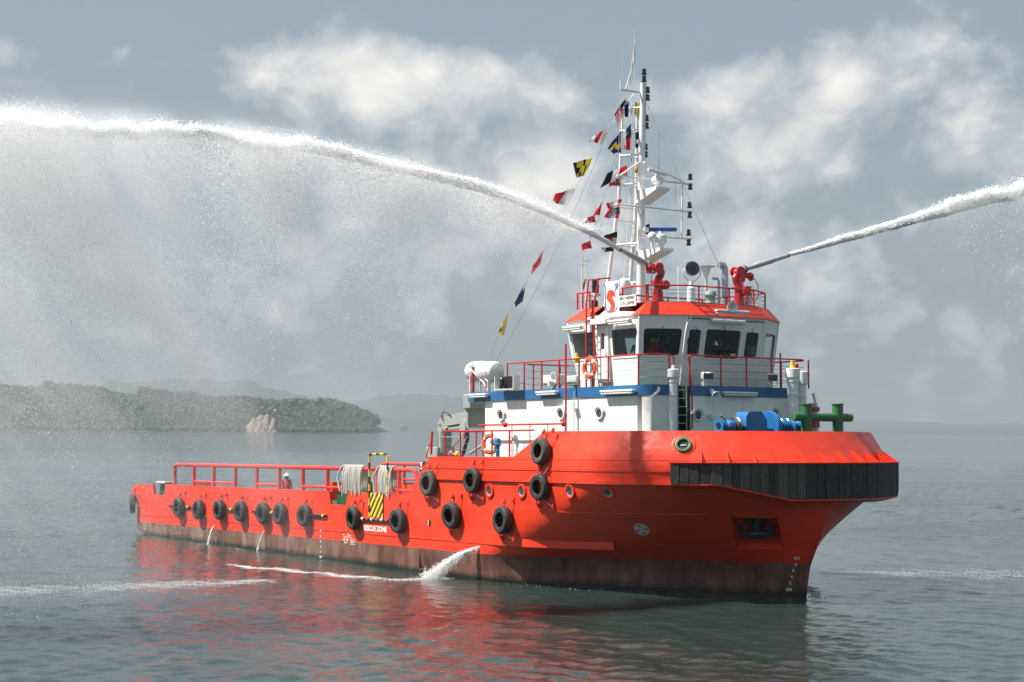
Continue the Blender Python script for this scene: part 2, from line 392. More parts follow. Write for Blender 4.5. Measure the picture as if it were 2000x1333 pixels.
# ------------------------------------------------------------------ sea
def water_mat():
    m = bpy.data.materials.new('sea_water'); m.use_nodes = True; N, L = nt_new(m.node_tree)
    out = N('ShaderNodeOutputMaterial'); b = N('ShaderNodeBsdfPrincipled'); L(b.outputs[0], out.inputs[0])
    t = N('ShaderNodeTexCoord')
    mp = N('ShaderNodeMapping'); mp.inputs['Scale'].default_value = (.022, .075, 1); mp.inputs['Rotation'].default_value = (0, 0, .12); L(t.outputs['Object'], mp.inputs[0])
    a = N('ShaderNodeTexNoise', ins={2: 1.0, 3: 4.0, 4: .55, 8: .5}); L(mp.outputs[0], a.inputs[0])
    r = N('ShaderNodeMix', data_type='RGBA'); L(a.outputs[0], r.inputs[0]); r.inputs[6].default_value = (.014, .032, .029, 1); r.inputs[7].default_value = (.024, .045, .041, 1)
    L(r.outputs[2], b.inputs['Base Color']); b.inputs['IOR'].default_value = 1.333
    rr = N('ShaderNodeMapRange', ins={1: .35, 2: .65, 3: .03, 4: .08}); L(a.outputs[0], rr.inputs[0]); L(rr.outputs[0], b.inputs['Roughness'])
    b.inputs['Specular IOR Level'].default_value = .45
    m1 = N('ShaderNodeMapping'); m1.inputs['Scale'].default_value = (2.2, 3.0, 1); m1.inputs['Rotation'].default_value = (0, 0, .35); L(t.outputs['Object'], m1.inputs[0])
    n1 = N('ShaderNodeTexNoise', ins={2: 1.0, 3: 3.0, 4: .5, 8: .6}); L(m1.outputs[0], n1.inputs[0])
    m2 = N('ShaderNodeMapping'); m2.inputs['Scale'].default_value = (5.5, 8.0, 1); m2.inputs['Rotation'].default_value = (0, 0, -.5); L(t.outputs['Object'], m2.inputs[0])
    n2 = N('ShaderNodeTexNoise', ins={2: 1.0, 3: 3.0, 4: .55, 8: .8}); L(m2.outputs[0], n2.inputs[0])
    amp = N('ShaderNodeMapRange', ins={1: .3, 2: .7, 3: .55, 4: 1.25}); L(a.outputs[0], amp.inputs[0])
    h1 = N('ShaderNodeMath', operation='MULTIPLY', ins={1: .032}); L(n1.outputs[0], h1.inputs[0])
    h2 = N('ShaderNodeMath', operation='MULTIPLY_ADD', ins={1: .009}); L(n2.outputs[0], h2.inputs[0]); L(h1.outputs[0], h2.inputs[2])
    h3 = N('ShaderNodeMath', operation='MULTIPLY'); L(h2.outputs[0], h3.inputs[0]); L(amp.outputs[0], h3.inputs[1])
    bp = N('ShaderNodeBump', ins={0: 1.0, 1: 1.0}); L(h3.outputs[0], bp.inputs['Height']); L(bp.outputs[0], b.inputs['Normal'])
    return m


WATER = water_mat()


def wave_h(x, y):
    h = np.zeros_like(x); g = np.random.default_rng(3)
    for i in range(46):
        lam = 0.48*(1.085**i) if i < 34 else g.uniform(.7, 3.0)
        th = math.radians(g.normal(25, 40)); k = 2*math.pi/lam; ph = g.uniform(0, 6.28)
        amp = .0056*lam**.74
        amp *= 1.35 if lam < 1.1 else 1.0
        if lam > 1.3: amp *= .68
        if lam > 3: amp *= .6
        a = k*(x*math.cos(th)+y*math.sin(th))+ph + .9*np.sin(.13*x+.1*y+ph)+.7*np.sin(.51*x-.37*y+2*ph)
        sn = np.sin(a); h += amp*(sn+.25*(1-np.cos(2*a))*.5-.12)
    patch = .78+.30*np.sin(.031*x+.5*np.sin(.05*y)+1.)*np.sin(.045*y+1.7)
    return h*patch


na, nr = 460, 1050
rr_ = np.exp(np.linspace(math.log(14), math.log(420), nr)); aa = np.linspace(math.radians(-34), math.radians(34), na)
R_, A_ = np.meshgrid(rr_, aa, indexing='ij'); X_ = R_*np.sin(A_); Y_ = R_*np.cos(A_)
fade = np.clip((420-R_)/200, 0, 1)*np.clip((math.radians(34)-np.abs(A_))/.05, 0, 1)*np.clip((R_-14)/2, 0, 1)
Z_ = wave_h(X_, Y_)*fade


def grid_mesh(name, X, Y, Z):
    n, m = X.shape; v = np.stack([X, Y, Z], -1).reshape(-1, 3).astype(np.float32)
    idx = np.arange(n*m).reshape(n, m); q = np.stack([idx[:-1, :-1], idx[:-1, 1:], idx[1:, 1:], idx[1:, :-1]], -1).reshape(-1, 4)
    return np_mesh(name, v, q, True)


def np_mesh(name, v, q, smooth=False):
    me = bpy.data.meshes.new(name); k = q.shape[1]
    me.vertices.add(len(v)); me.vertices.foreach_set('co', v.astype(np.float32).ravel())
    me.loops.add(q.size); me.loops.foreach_set('vertex_index', q.astype(np.int32).ravel())
    me.polygons.add(len(q)); me.polygons.foreach_set('loop_start', (np.arange(len(q))*k).astype(np.int32))
    me.polygons.foreach_set('use_smooth', np.full(len(q), smooth)); me.update(calc_edges=True); me.validate(); return me


me = grid_mesh('sea', X_, Y_, Z_)
# the rest of the sea: near disc, side sectors, out to the horizon
bm = bmesh.new(); bm.from_mesh(me)
a0 = math.radians(34)
def P2(r, a): return bm.verts.new((r*math.sin(a), r*math.cos(a), 0))
ctr = bm.verts.new((0, 0, 0)); inn = [P2(14, a) for a in np.linspace(-a0, a0, 14)]
for i in range(13): bm.faces.new((ctr, inn[i], inn[i+1]))
side = np.linspace(a0, 2*math.pi-a0, 40); mid = [P2(420, a) for a in side]
for i in range(39): bm.faces.new((ctr, mid[i], mid[i+1]))
allr = [np.linspace(-a0, 2*math.pi-a0, 97)]
prev = [P2(420, a) for a in allr[0]]
for r in (900, 2500, 7000, 12300):
    cur = [P2(r, a) for a in allr[0]]
    for i in range(96): bm.faces.new((prev[i], prev[i+1], cur[i+1], cur[i]))
    prev = cur
for f_ in bm.faces:
    if f_.normal.z < 0: f_.normal_flip()
bm.normal_update()
for f_ in bm.faces:
    f_.smooth = True
    if f_.normal.z < 0: f_.normal_flip()
bm.to_mesh(me); bm.free()
sea = obj('sea', me, WATER); sea['kind'] = 'structure'; sea['label'] = 'grey green rippled sea around the ship'

# ------------------------------------------------------------------ hull form
B = 5.8


def outline(tipx, sh, n, m, b, K=40):
    """half plan from shoulder to tip, starboard side"""
    out = []
    for i in range(K+1):
        t = i/K; a = t*math.pi/2
        x = sh + (tipx-sh)*math.sin(a)**(2/n); y = -b*max(0, math.cos(a))**(2/m); out.append((x, y))
    return out


K = 44
def wl_out():
    pts = []
    for i in range(K+1):
        t = i/K
        if t < .25:
            x = -14+(t/.25)*4.6; y = -B
        else:
            u = (t-.25)/.75; x = -9.4+9.4*u; y = -B*(1-u)**.95
            # ease the shoulder, round the stem bar
            y = -min(B, B*(1-u)**.95*1.0)
            y = min(y, -.17*(1 if u < .985 else max(0, (1-u)/.015)**.5))
        pts.append((x, y))
    # smooth
    for _ in range(3):
        pts = [pts[0]]+[((pts[i-1][0]+2*pts[i][0]+pts[i+1][0])/4, (pts[i-1][1]+2*pts[i][1]+pts[i+1][1])/4) if .1 < i/K < .6 else pts[i] for i in range(1, K)]+[pts[-1]]
    return pts


def up_out(tip, b, sh=-4.2):
    pts = []
    for i in range(K+1):
        t = i/K
        if t < .3: pts.append((-14+(sh+14)*(t/.3), -B+(B-b)*(t/.3)**2))
        else:
            a = (t-.3)/.7*math.pi/2; pts.append((sh+(tip-sh)*math.sin(a), -b*math.cos(a)))
    return pts


PW = wl_out(); PU = up_out(1.0, B-.03); PF = up_out(1.08, B); PB = up_out(.35, B-.42)


def lerp2(a, b, s): return [(p[0]+(q[0]-p[0])*s, p[1]+(q[1]-p[1])*s) for p, q in zip(a, b)]


def sec(z):
    if z <= 1.0:
        return [(p[0]-(0.18*(1-z))*(1 if i > K*.6 else 0)*((i/K-.6)/.4), p[1]*(1-.02*(1-z))) for i, p in enumerate(PW)]
    s = min(1, (z-1)/(3.55-1)); return lerp2(PW, PU, .78*s**.78+.22*s)


def top_z(x):
    prof = [(-41.2, 2.62), (-40.75, 2.84), (-38.7, 2.9), (-38.35, 2.9), (-36.7, 2.93), (-14.75, 2.97), (-13.45, 4.36), (-7.75, 4.38), (-6.8, 5.22), (4, 5.2)]
    for (a, za), (b_, zb) in zip(prof, prof[1:]):
        if x <= b_: return za+(zb-za)*(x-a)/(b_-a)
    return 5.2


TUG = thing('rescue_tug', 'red and white anchor handling rescue tug lying on the grey sea', 'ship')
hull = MB(); low = MB()
zs_r = [1.05, 1.38, 1.7, 2.1, 2.5, 2.95, 3.25, 3.6]; zs_l = [-1.6, -.7, -.2, .15, .5, .8, 1.05]


def bottom_rise(x):  # raked stern underside
    return max(-1.6, .72-(x+40.35)*.30) if x < -34 else -1.6


STN = [-41.2, -40.95, -40.6, -40.4]+list(np.linspace(-40, -14.6, 52))
for sgn in (1, -1):
    # bow / forebody shells from x=-14
    for mb, zs in ((hull, zs_r), (low, zs_l)):
        rows = [[Vector((x, sgn*y, z)) for (x, y) in sec(z)] for z in zs]
        vs = [v for r in rows for v in r]; n = K+1
        fs = [(i*n+j, i*n+j+1, (i+1)*n+j+1, (i+1)*n+j) for i in range(len(rows)-1) for j in range(K)]
        mb.add(vs, fs, 0, True)
    # parallel body + stern
    for mb, zs in ((hull, zs_r[:4]+[2.415]), (low, zs_l)):
        st = [x for x in STN if x >= -40.4]+[-14.0]
        vs = []; fs = []
        for x in st:
            for z in zs:
                zz = max(z, bottom_rise(x)) if mb is low else z
                vs.append((x, sgn*-B, zz))
        m_ = len(zs)
        fs = [(i*m_+j, (i+1)*m_+j, (i+1)*m_+j+1, i*m_+j+1) for i in range(len(st)-1) for j in range(m_-1)]
        mb.add(vs, fs, 0, False)
# transom and bottom
hull.add([(-40.4, -B, 1.05), (-40.4, B, 1.05), (-40.4, B, 1.95), (-40.4, -B, 1.95)], [(0, 1, 2, 3)])
low.add([(-40.4, -B, .73), (-40.4, B, .73), (-40.4, B, 1.05), (-40.4, -B, 1.05)], [(0, 1, 2, 3)])
low.add([(-40.4, -B, .735), (-40.4, B, .735), (-34, B, -1.2), (-34, -B, -1.2), (-34, B, -1.6), (-34, -B, -1.6)], [(0, 3, 2, 1), (3, 5, 4, 2)])
low.add([(-40.4, -.25, .7), (-40.4, .25, .7), (-36, .25, -1.4), (-36, -.25, -1.4), (-39.9, -.25, -1.4), (-39.9, .25, -1.4)], [(0, 1, 5, 4), (0, 4, 3), (1, 2, 5)])
# bulwark / sheer strake: outer plating with varying top
def bulwark(sgn):
    mb = MB(); xs = STN[3:]+[]
    xs = sorted(set([round(x, 3) for x in xs]+[-14.75, -13.45]))
    xs = [x for x in xs if x <= -14.0]
    o = sgn*-B; i_ = sgn*-(B-.10)
    def cap(xa, xb, z0a, z1a, z0b, z1b):
        mb.add([(xa, o, z0a), (xb, o, z0b), (xb, o, z1b), (xa, o, z1a), (xa, i_, z0a), (xb, i_, z0b), (xb, i_, z1b), (xa, i_, z1a)],
               [(0, 1, 2, 3), (7, 6, 5, 4), (3, 2, 6, 7), (0, 3, 7, 4), (1, 5, 6, 2)])
    notches = [(-38.45, -37.0), (-20.85, -19.35)] if True else []
    pts = [-40.4]+[-40.0, -39.4]
    for (a, b_) in notches: pts += [a, a+.14, b_-.12, b_]
    pts += list(np.arange(-36, -21, 2.0))+[-18, -16.5, -14.75, -14.0]; pts = sorted(pts)
    def tz(x):
        z = top_z(x)
        for (a, b_) in notches:
            if a <= x <= b_:
                k = min((x-a)/.14, (b_-x)/.12, 1); z = z-.52*max(0, k)
        return z
    for xa, xb in zip(pts, pts[1:]): cap(xa, xb, 2.40, tz(xa), 2.40, tz(xb))
    # stern quarter, overhanging aft
    mb.prism([(-41.15, o, 2.35), (-40.4, o, 2.35), (-40.4, o, 2.86), (-40.75, o, 2.84), (-41.15, o, 2.6)], (0, sgn*.8, 0))
    mb.prism([(-41.15, o, 1.95), (-40.4, o, 1.95), (-40.4, o, 2.36), (-41.15, o, 2.36)], (0, sgn*B*2 if sgn > 0 else -.01, 0))
    # raised strake forward of x=-14
    K2 = K; top = []; bot = []; topi = []; boti = []
    def pt(j, z):
        if z <= 4.2:
            a, b_ = PU[j], PF[j]; s = (z-3.6)/.6; 
            return (a[0]+(b_[0]-a[0])*s, a[1]+(b_[1]-a[1])*s)
        a, b_ = PF[j], PB[j]; s = (z-4.2)/1.0; ins = .0
        return (a[0]+(b_[0]-a[0])*s, a[1]+(b_[1]-a[1])*s)
    for j in range(K2+1):
        xz = PB[j][0] if j > K*.3 else PU[j][0]
        zt = top_z(xz)
        zz = [3.6, 3.9, min(4.2, zt), (min(4.2, zt)+zt)/2, zt]
        top.append([(Vector((pt(j, z)[0], sgn*pt(j, z)[1], z))) for z in zz])
    n = 5; vs = [v for c in top for v in c]
    mb.add(vs, [(i*n+j, (i+1)*n+j, (i+1)*n+j+1, i*n+j+1) for i in range(K2) for j in range(n-1)], 0, False)
    # inner skin (green) and cap
    vi = []
    for c in top:
        t_ = c[-1]; d = Vector((t_.x+6, t_.y*1.2, 0)); d.normalize(); d = d if t_.x > -4.2 else Vector((0, 1 if t_.y > 0 else -1, 0)); vi.append(t_-d*.09)
        vi.append(Vector((t_.x-d.x*.09, t_.y-d.y*.09, 3.55)))
    tt = [c[-1] for c in top]; m_ = len(tt)
    mb.add(tt+vi[0::2], [(i, i+1, m_+i+1, m_+i) for i in range(m_-1)], 0)
    mb.add(vi, [(2*i, 2*i+1, 2*i+3, 2*i+2) for i in range(m_-1)], 1)
    # vertical closing face at x=-14 between low bulwark and hull strake
    return mb


# slope piece between z 2.95 and the strake for x -14.75..-14: filled by hull rows (to 3.6) forward of -14
def make_hull():
    hm = hull.mesh('hull'); bm = bmesh.new(); bm.from_mesh(hm); bmesh.ops.remove_doubles(bm, verts=bm.verts, dist=.003)
    # the shell forward of x=-14 stands above the sloping bulwark break: trim it
    geom = bm.faces[:]+bm.edges[:]+bm.verts[:]
    bmesh.ops.recalc_face_normals(bm, faces=bm.faces)
    # anchor pocket
    q = [A(1427, 1010, 'Y', -2.2), A(1517, 1013, 'Y', -2.2), A(1532, 1073, 'Y', -1.2), A(1440, 1073, 'Y', -1.2)]
    bvh = BVHTree.FromBMesh(bm)
    hits = []
    for (px, py) in ((1427, 1010), (1517, 1012), (1532, 1073), (1440, 1073)):
        h = bvh.ray_cast(CS, ray_s(px, py)); hits.append(h[0])
    nrm = (hits[2]-hits[0]).cross(hits[1]-hits[3]).normalized()
    if nrm.dot(CS-hits[0]) < 0: nrm = -nrm
    cen = sum(hits, Vector())/4
    inside = lambda p: all(((p-hits[i]).dot((hits[(i+1) % 4]-hits[i]).cross(nrm)))*sg > -1e-5 for i in range(4))
    sg = 1 if (cen-hits[0]).dot((hits[1]-hits[0]).cross(nrm)) > 0 else -1
    near = [f for f in bm.faces if (f.calc_center_median()-cen).length < 3.2]
    for i in range(4):
        d = (hits[(i+1) % 4]-hits[i]).cross(nrm)
        g = [f for f in bm.faces if (f.calc_center_median()-cen).length < 3.2]
        ge = list({e for f in g for e in f.edges}); gv = list({v for f in g for v in f.verts})
        bmesh.ops.bisect_plane(bm, geom=g+ge+gv, dist=1e-4, plane_co=hits[i], plane_no=d)
    dele = [f for f in bm.faces if (f.calc_center_median()-cen).length < 2.0 and inside(f.calc_center_median()) and f.calc_center_median().y < 0]
    bmesh.ops.delete(bm, geom=dele, context='FACES')
    bm.to_mesh(hm); bm.free()
    return hm, hits, nrm


hm, PK, PKN = make_hull()
for p in hm.polygons: p.use_smooth = False
hull_o = obj('hull', hm, RED, TUG)
for p in hull_o.data.polygons: p.use_smooth = p.center.x > -14.2
low_o = obj('lower_hull', low, BOOT, TUG, label='worn brown antifouling below the red paint')
bw = []
for s_ in (1, -1):
    bw.append(obj('bulwark', bulwark(s_), [RED, GREEN], TUG))
# anchor recess
mb = MB(); inn_ = [p-PKN*.75 for p in PK]; cen_ = sum(inn_, Vector())/4; inn2 = [c+(cen_-c)*.12 for c in inn_]
mb.add(list(PK)+inn2, [(0, 1, 5, 4), (1, 2, 6, 5), (2, 3, 7, 6), (3, 0, 4, 7), (4, 5, 6, 7)])
obj('anchor_recess', mb, RED, TUG)

# hit testing on the ship's outer shell
vv = []; ff = []
for o_ in (hull_o, low_o, *bw):
    k0 = len(vv); vv += [v.co.copy() for v in o_.data.vertices]; ff += [[i+k0 for i in p.vertices] for p in o_.data.polygons]
SHELL = BVHTree.FromPolygons(vv, ff)


def hit(px, py):
    h = SHELL.ray_cast(CS, ray_s(px, py))
    n = h[1]
    if n.dot(CS-h[0]) < 0: n = -n
    return h[0], n


# decks
mb = MB(); mb.box((-27.4, 0, 1.9), (26.2, 2*B-.2, .06)); obj('main_deck', mb, GREEN, TUG)
mb = MB(); pl = [(x, y*.985, 4.12) for x, y in PF]; pl2 = [(x, -y, z) for x, y, z in pl][::-1]
mb.prism([( -14.0, -B+.12, 4.12)]+pl[1:]+pl2[:-1]+[(-14.0, B-.12, 4.12)], (0, 0, .05)); obj('forecastle_deck', mb, GREEN, TUG)
mb = MB(); mb.box((-14.1, 0, 3.0), (.1, 2*B-.25, 2.3)); obj('forecastle_bulkhead', mb, WHITE, TUG)

# rubbing strakes and plate seams (all slightly proud of the shell)
def strake(name, zs, x0, x1, h, t, m=RED):
    mb = MB()
    for sgn in (1, -1):
        o = sgn*-B
        mb.box(((x0+min(x1, -14))/2, o+sgn*-t/2, zs), (min(x1, -14)-x0, t, h))
        if x1 > -14:
            s = sec(zs) if zs <= 3.6 else lerp2(PU, PF, (zs-3.6)/.6) if zs <= 4.2 else lerp2(PF, PB, zs-4.2)
            pts = [(x, y) for x, y in s if x <= x1]
            vs = []
            for i, (x, y) in enumerate(pts):
                a = pts[max(0, i-1)]; b_ = pts[min(len(pts)-1, i+1)]; d = Vector((b_[0]-a[0], b_[1]-a[1])); 
                d = d.normalized() if d.length > 0 else Vector((1, 0)); nx, ny = d.y, -d.x
                for (k_, zz) in ((-.02, zs-h/2), (t, zs-h/2), (t, zs+h/2), (-.02, zs+h/2)): vs.append((x+nx*k_, sgn*(y+ny*k_), zz))
            mb.add(vs, [(4*i+j, 4*i+4+j, 4*i+4+(j+1) % 4, 4*i+(j+1) % 4) for i in range(len(pts)-1) for j in range(4)])
    return obj(name, mb, m, TUG)


strake('doubler_plate', 1.62, -39.9, -4.6, .46, .018)
strake('rubbing_strake', 3.98, -13.8, 1.3, .07, .02)
strake('sheer_strake', 3.60, -5.9, 1.2, .10, .07)
strake('weld_seam', 4.30, -13.5, .6, .018, .012)
strake('weld_seam', 2.62, -12.5, -1.2, .02, .006)

# ------------------------------------------------------------------ bow fender of rubber blocks
mbk = MB()
def ring(j, off, z0=True):
    a = PF[max(0, j-1)]; b_ = PF[min(K, j+1)]; return None
# arc-length walk along the PF outline from the fender start round to the port side
full = [(x, y) for x, y in PF]+[(x, -y) for x, y in PF][::-1][1:]
seg = [0]
for i in range(1, len(full)): seg.append(seg[-1]+math.dist(full[i-1], full[i]))
def along(s):
    for i in range(1, len(full)):
        if s <= seg[i]:
            t = (s-seg[i-1])/(seg[i]-seg[i-1]+1e-9); p = Vector((full[i-1][0]+(full[i][0]-full[i-1][0])*t, full[i-1][1]+(full[i][1]-full[i-1][1])*t))
            a = full[max(0, i-2)]; b_ = full[min(len(full)-1, i+1)]; d = Vector((b_[0]-a[0], b_[1]-a[1])).normalized(); return p, Vector((d.y, -d.x))
    return Vector(full[-1]), Vector((0, 1))
# fender starts where the sight line x=1308 meets the outline
def px_of(p):
    q = SHIP @ Vector(p)-CAM; z = q.dot(fw); return 1000+F_PX*q.dot(rt)/z, 666.5-F_PX*q.dot(up)/z
s0 = next(s for s in np.arange(5, 30, .02) if px_of((along(s)[0].x+along(s)[1].x*.34, along(s)[0].y+along(s)[1].y*.34, 4.0))[0] >= 1308)
s_mid = seg[K]; s1 = 2*s_mid-s0
FEND = obj('bow_fender', (lambda m: m)(MB().box((-.1, 0, 3.9), (.2, .2, .2))), BLACK, TUG)
def fend_bottom(s):
    d = min(s-s0, (2*s_mid-s-s0)*2.4)
    if d < 1.35: return 3.60
    if d < 3.6: return 3.60-(d-1.35)/2.25*.47
    return 3.13
s = s0; k = 0
while s < s1-.05:
    w = random.choice((.20, .27, .27, .3, .34)); e = min(s+w, s1)
    p0, n0 = along(s+.006); p1, n1 = along(e-.006); pr = random.uniform(.285, .315)
    ins = .03; zt = 4.19+random.uniform(-.008, .008); z0, z1 = fend_bottom(s), fend_bottom(e)
    dz = random.uniform(-.012, .012)
    c = [(p0-n0*ins), (p1-n1*ins), (p1+n1*pr), (p0+n0*pr)]
    ch = .012; tang = (p1-p0).normalized()
    o0 = p0+n0*pr; o1 = p1+n1*pr
    ring_ = [p0-n0*ins, p1-n1*ins, p1+n1*(pr-ch), o1-tang*ch, o0+tang*ch, p0+n0*(pr-ch)]
    zb = [z0, z1, z1, z1, z0, z0]; mb = MB(); n = 6
    vs = [(q.x, q.y, b_+dz) for q, b_ in zip(ring_, zb)]+[(q.x, q.y, zt) for q in ring_]
    mb.add(vs, [tuple(range(n))[::-1], tuple(range(n, 2*n))]+[(i, (i+1) % n, (i+1) % n+n, i+n) for i in range(n)])
    g = random.choice((0, 1, 1, 2)) if px_of((p0.x, p0.y, 4))[0] < 1560 else 0
    if k == 0: BLK3 = [BLACK, mat('weathered_rubber', (.060, .054, .048), .85, var=.3, scale=7, bump=.02, bscale=20, dirt=(.16, .14, .11), dirt_amt=.5, dirt_scale=(6, 6, 6)), mat('grey_worn_rubber', (.085, .076, .067), .85, var=.3, scale=7, bump=.02, bscale=20, dirt=(.03, .03, .03), dirt_amt=.4, dirt_scale=(6, 6, 3))]
    obj('rubber_block', mb, BLK3[g], FEND); s = e; k += 1
# flange above, tapered underside below, brackets
fl = MB(); un = MB()
ss = list(np.linspace(s0-.02, s1+.02, 70)); vt = []; vu = []
for s in ss:
    p, n_ = along(s)
    for (k_, z) in ((-.3, 4.20), (.325, 4.20), (.335, 4.245), (-.3, 4.245)): vt.append((p.x+n_.x*k_, p.y+n_.y*k_, z))
    zb = fend_bottom(min(max(s, s0), s1))
    for (k_, z) in ((.29, zb-.012), (.29, zb-.05), (-.16, zb-.16), (-.3, zb+.2)): vu.append((p.x+n_.x*k_, p.y+n_.y*k_, z))
qs = [(4*i+j, 4*i+4+j, 4*i+4+(j+1) % 4, 4*i+(j+1) % 4) for i in range(len(ss)-1) for j in range(4)]
fl.add(vt, qs+[(0, 1, 2, 3), (4*len(ss)-1, 4*len(ss)-2, 4*len(ss)-3, 4*len(ss)-4)]); un.add(vu, qs+[(0, 1, 2, 3)])
obj('fender_flange', fl, RED, TUG); obj('fender_shelf', un, RED, TUG)
s = s0+.9
while s < s1-.5:
    p, n_ = along(s); t_ = Vector((n_.y, -n_.x)); mb = MB()
    pb = p-n_*.05
    mb.prism([(pb.x-n_.x*.02-t_.x*.012, pb.y-n_.y*.02-t_.y*.012, 4.246), (p.x+n_.x*.29-t_.x*.012, p.y+n_.y*.29-t_.y*.012, 4.246), (pb.x-n_.x*.17, pb.y-n_.y*.17, 4.60)], (t_.x*.025, t_.y*.025, 0))
    obj('flange_bracket', mb, RED, TUG); s += .80
s = s0+.5
while s < s_mid-1.5:
    p, n_ = along(s); t_ = Vector((n_.y, -n_.x)); mb = MB(); zb = fend_bottom(s)-.05
    mb.prism([(p.x-n_.x*.25, p.y-n_.y*.25, zb), (p.x+n_.x*.12, p.y+n_.y*.12, zb), (p.x-n_.x*.35, p.y-n_.y*.35, zb-.26)], (t_.x*.02, t_.y*.02, 0))
    obj('shelf_bracket', mb, RED, TUG); s += .9

# ------------------------------------------------------------------ hull fittings
def frame_on(p, n, roll=0):
    """rotation with local z = n, local y upward"""
    z = n.normalized(); y = Vector((0, 0, 1)); y = (y-z*y.dot(z)).normalized(); x = y.cross(z)
    return Matrix((x, y, z)).transposed()


def place(mb, p, R):
    o = MB(); o.v = [tuple(R @ Vector(v)+p) for v in mb.v]; o.f = mb.f; o.m = mb.m; o.smooth = mb.smooth; return o


def conform(mb, p, R, lift=.008):
    n_ = R @ Vector((0, 0, 1)); o = MB(); o.f = mb.f; o.m = mb.m; o.smooth = [False]*len(mb.f)
    for v in mb.v:
        q = R @ Vector((v[0], v[1], 0))+p; h = SHELL.ray_cast(q+n_*.6, -n_); b_ = h[0] if h[0] is not None and (h[0]-q).length < .5 else q
        o.v.append(tuple(b_+n_*(lift+max(v[2], 0))))
    return o


def ringmb(r0_, r1_, h, n=24, mi=0):
    return MB().lathe([(r0_, 0), (r0_, h), (r0_+.012, h+.006), (r1_-.012, h+.006), (r1_, h), (r1_, 0)], n=n, mi=mi)


for (px, py, r_, tilt) in ((957, 959, .19, 0), (1020, 960, .19, 0), (1114, 960, .19, 1), (1187, 961, .19, 1)):
    p, n_ = hit(px, py); R = frame_on(p, n_)
    ph = obj('hull_porthole', place(ringmb(r_-.02, r_+.055, .05), p, R), RED, TUG)
    mb = MB().lathe([(r_-.02, -.14), (r_-.02, .02)], n=24); obj('reveal', place(MB().lathe([(r_-.055, .0), (r_-.055, .028), (r_-.02, .028), (r_-.02, 0)], n=24), p, R), STEEL, ph)
    obj('pane', place(MB().lathe([(.001, .012), (r_-.05, .012)], n=24), p, R), DGLASS, ph)
# fairlead (panama lead) in the bow bulwark
p, n_ = hit(1335, 870); R = frame_on(p, n_)
fa = obj('fairlead', place(ringmb(.17, .25, .07, 28), p, R), GREENB, TUG)
obj('opening', place(MB().lathe([(.001, .012), (.175, .012)], n=28), p, R), BLK, fa)
obj('doubler_ring', place(ringmb(.25, .37, .004, 32), p, R), RED, fa)
obj('chafe_bar', place(MB().box((0, -.02, .03), (.18, .035, .02)), p, R), STEEL, fa)
for (px, py) in ((838, 1021),):
    p, n_ = hit(px, py); R = frame_on(p, n_); obj('fill_pipe', place(MB().lathe([(.0, .01), (.12, .01), (.12, .03)], n=16), p, R), BLACKG, TUG); obj('pipe_rim', place(MB().box((0, 0, .03), (.05, .2, .02)), p, R), REFL, TUG)


# text painted on the shell
def text_mb(s, size, extr=.002, bold=0.0, sx=1.0):
    cu = bpy.data.curves.new('t', 'FONT'); cu.body = s; cu.size = size; cu.extrude = extr; cu.align_x = 'CENTER'; cu.align_y = 'CENTER'; cu.offset = bold
    cu.resolution_u = 3
    o = bpy.data.objects.new('t', cu); COL.objects.link(o); dg = bpy.context.evaluated_depsgraph_get(); m = bpy.data.meshes.new_from_object(o.evaluated_get(dg))
    mb = MB().add([(v.co.x*sx, v.co.y, v.co.z) for v in m.vertices], [tuple(p.vertices) for p in m.polygons])
    bpy.data.objects.remove(o); bpy.data.curves.remove(cu); bpy.data.meshes.remove(m); return mb


def paint_text(name, s, px, py, size, bold=0, sx=1.0, m=None, label=None):
    p, n_ = hit(px, py); R = frame_on(p, n_)
    return obj(name, conform(text_mb(s, size, .002, bold, sx), p, R, .027 if 1000 < py < 1065 and px < 1300 else .008), m or MARK, TUG, label=label, fix=False)


paint_text('rescue_zone_lettering', 'RESCUE ZONE', 733.5, 1033.5, .27, .013, 1.0)
for i, s in enumerate(('3M', '8', '6', '4', '2', '2M')):
    xs = [1556, 1554.5, 1549.5, 1546, 1543.5, 1541]; ys = [1091, 1103, 1115, 1127, 1139, 1152]
    paint_text('draught_mark', s, xs[i], ys[i], .135, .004, 1.15)
for i, s in enumerate(('M', '8', '6', '4', '2', '2M')):
    paint_text('draught_mark', s, 627.5-i*.2, 1038+i*10.0, .125, .004, 1.2)
for i, s in enumerate(('M', '8', '6', '4')):
    paint_text('draught_mark', s, 286, 1020+i*4.2, .09, .003, 1.2)
# load line mark
p, n_ = hit(676, 1054.5); R = frame_on(p, n_); mb = MB()
mb.lathe([(.115, .004), (.115, .008), (.15, .008), (.15, .004)], n=24); mb.box((0, 0, .007), (.46, .03, .005)); mb.box((-.2, .16, .007), (.03, .12, .005)); mb.box((.2, .16, .007), (.03, .12, .005)); mb.box((-.15, .22, .007), (.12, .025, .005)); mb.box((.15, .22, .007), (.12, .025, .005))
obj('load_line_disc', conform(mb, p, R, .008), MARK, TUG)
p, n_ = hit(689, 1055); R = frame_on(p, n_); mb = MB()
mb.box((-.12, 0, .007), (.025, .36, .005))
for zz, w_, s_ in ((.17, .22, -1), (.1, .2, -1), (.02, .26, 1), (-.05, .3, 1), (-.11, .3, 1), (-.17, .34, 1)): mb.box((-.12+s_*w_/2, zz, .0075), (w_, .022, .005))
obj('load_lines', conform(mb, p, R, .008), MARK, TUG)
p, n_ = hit(1253.5, 1034.5); R = frame_on(p, n_); mb = MB(); mb2 = MB()
mb.lathe([(.235, .0)]+[(.235-.0235*k, .006) for k in range(11)], n=36)
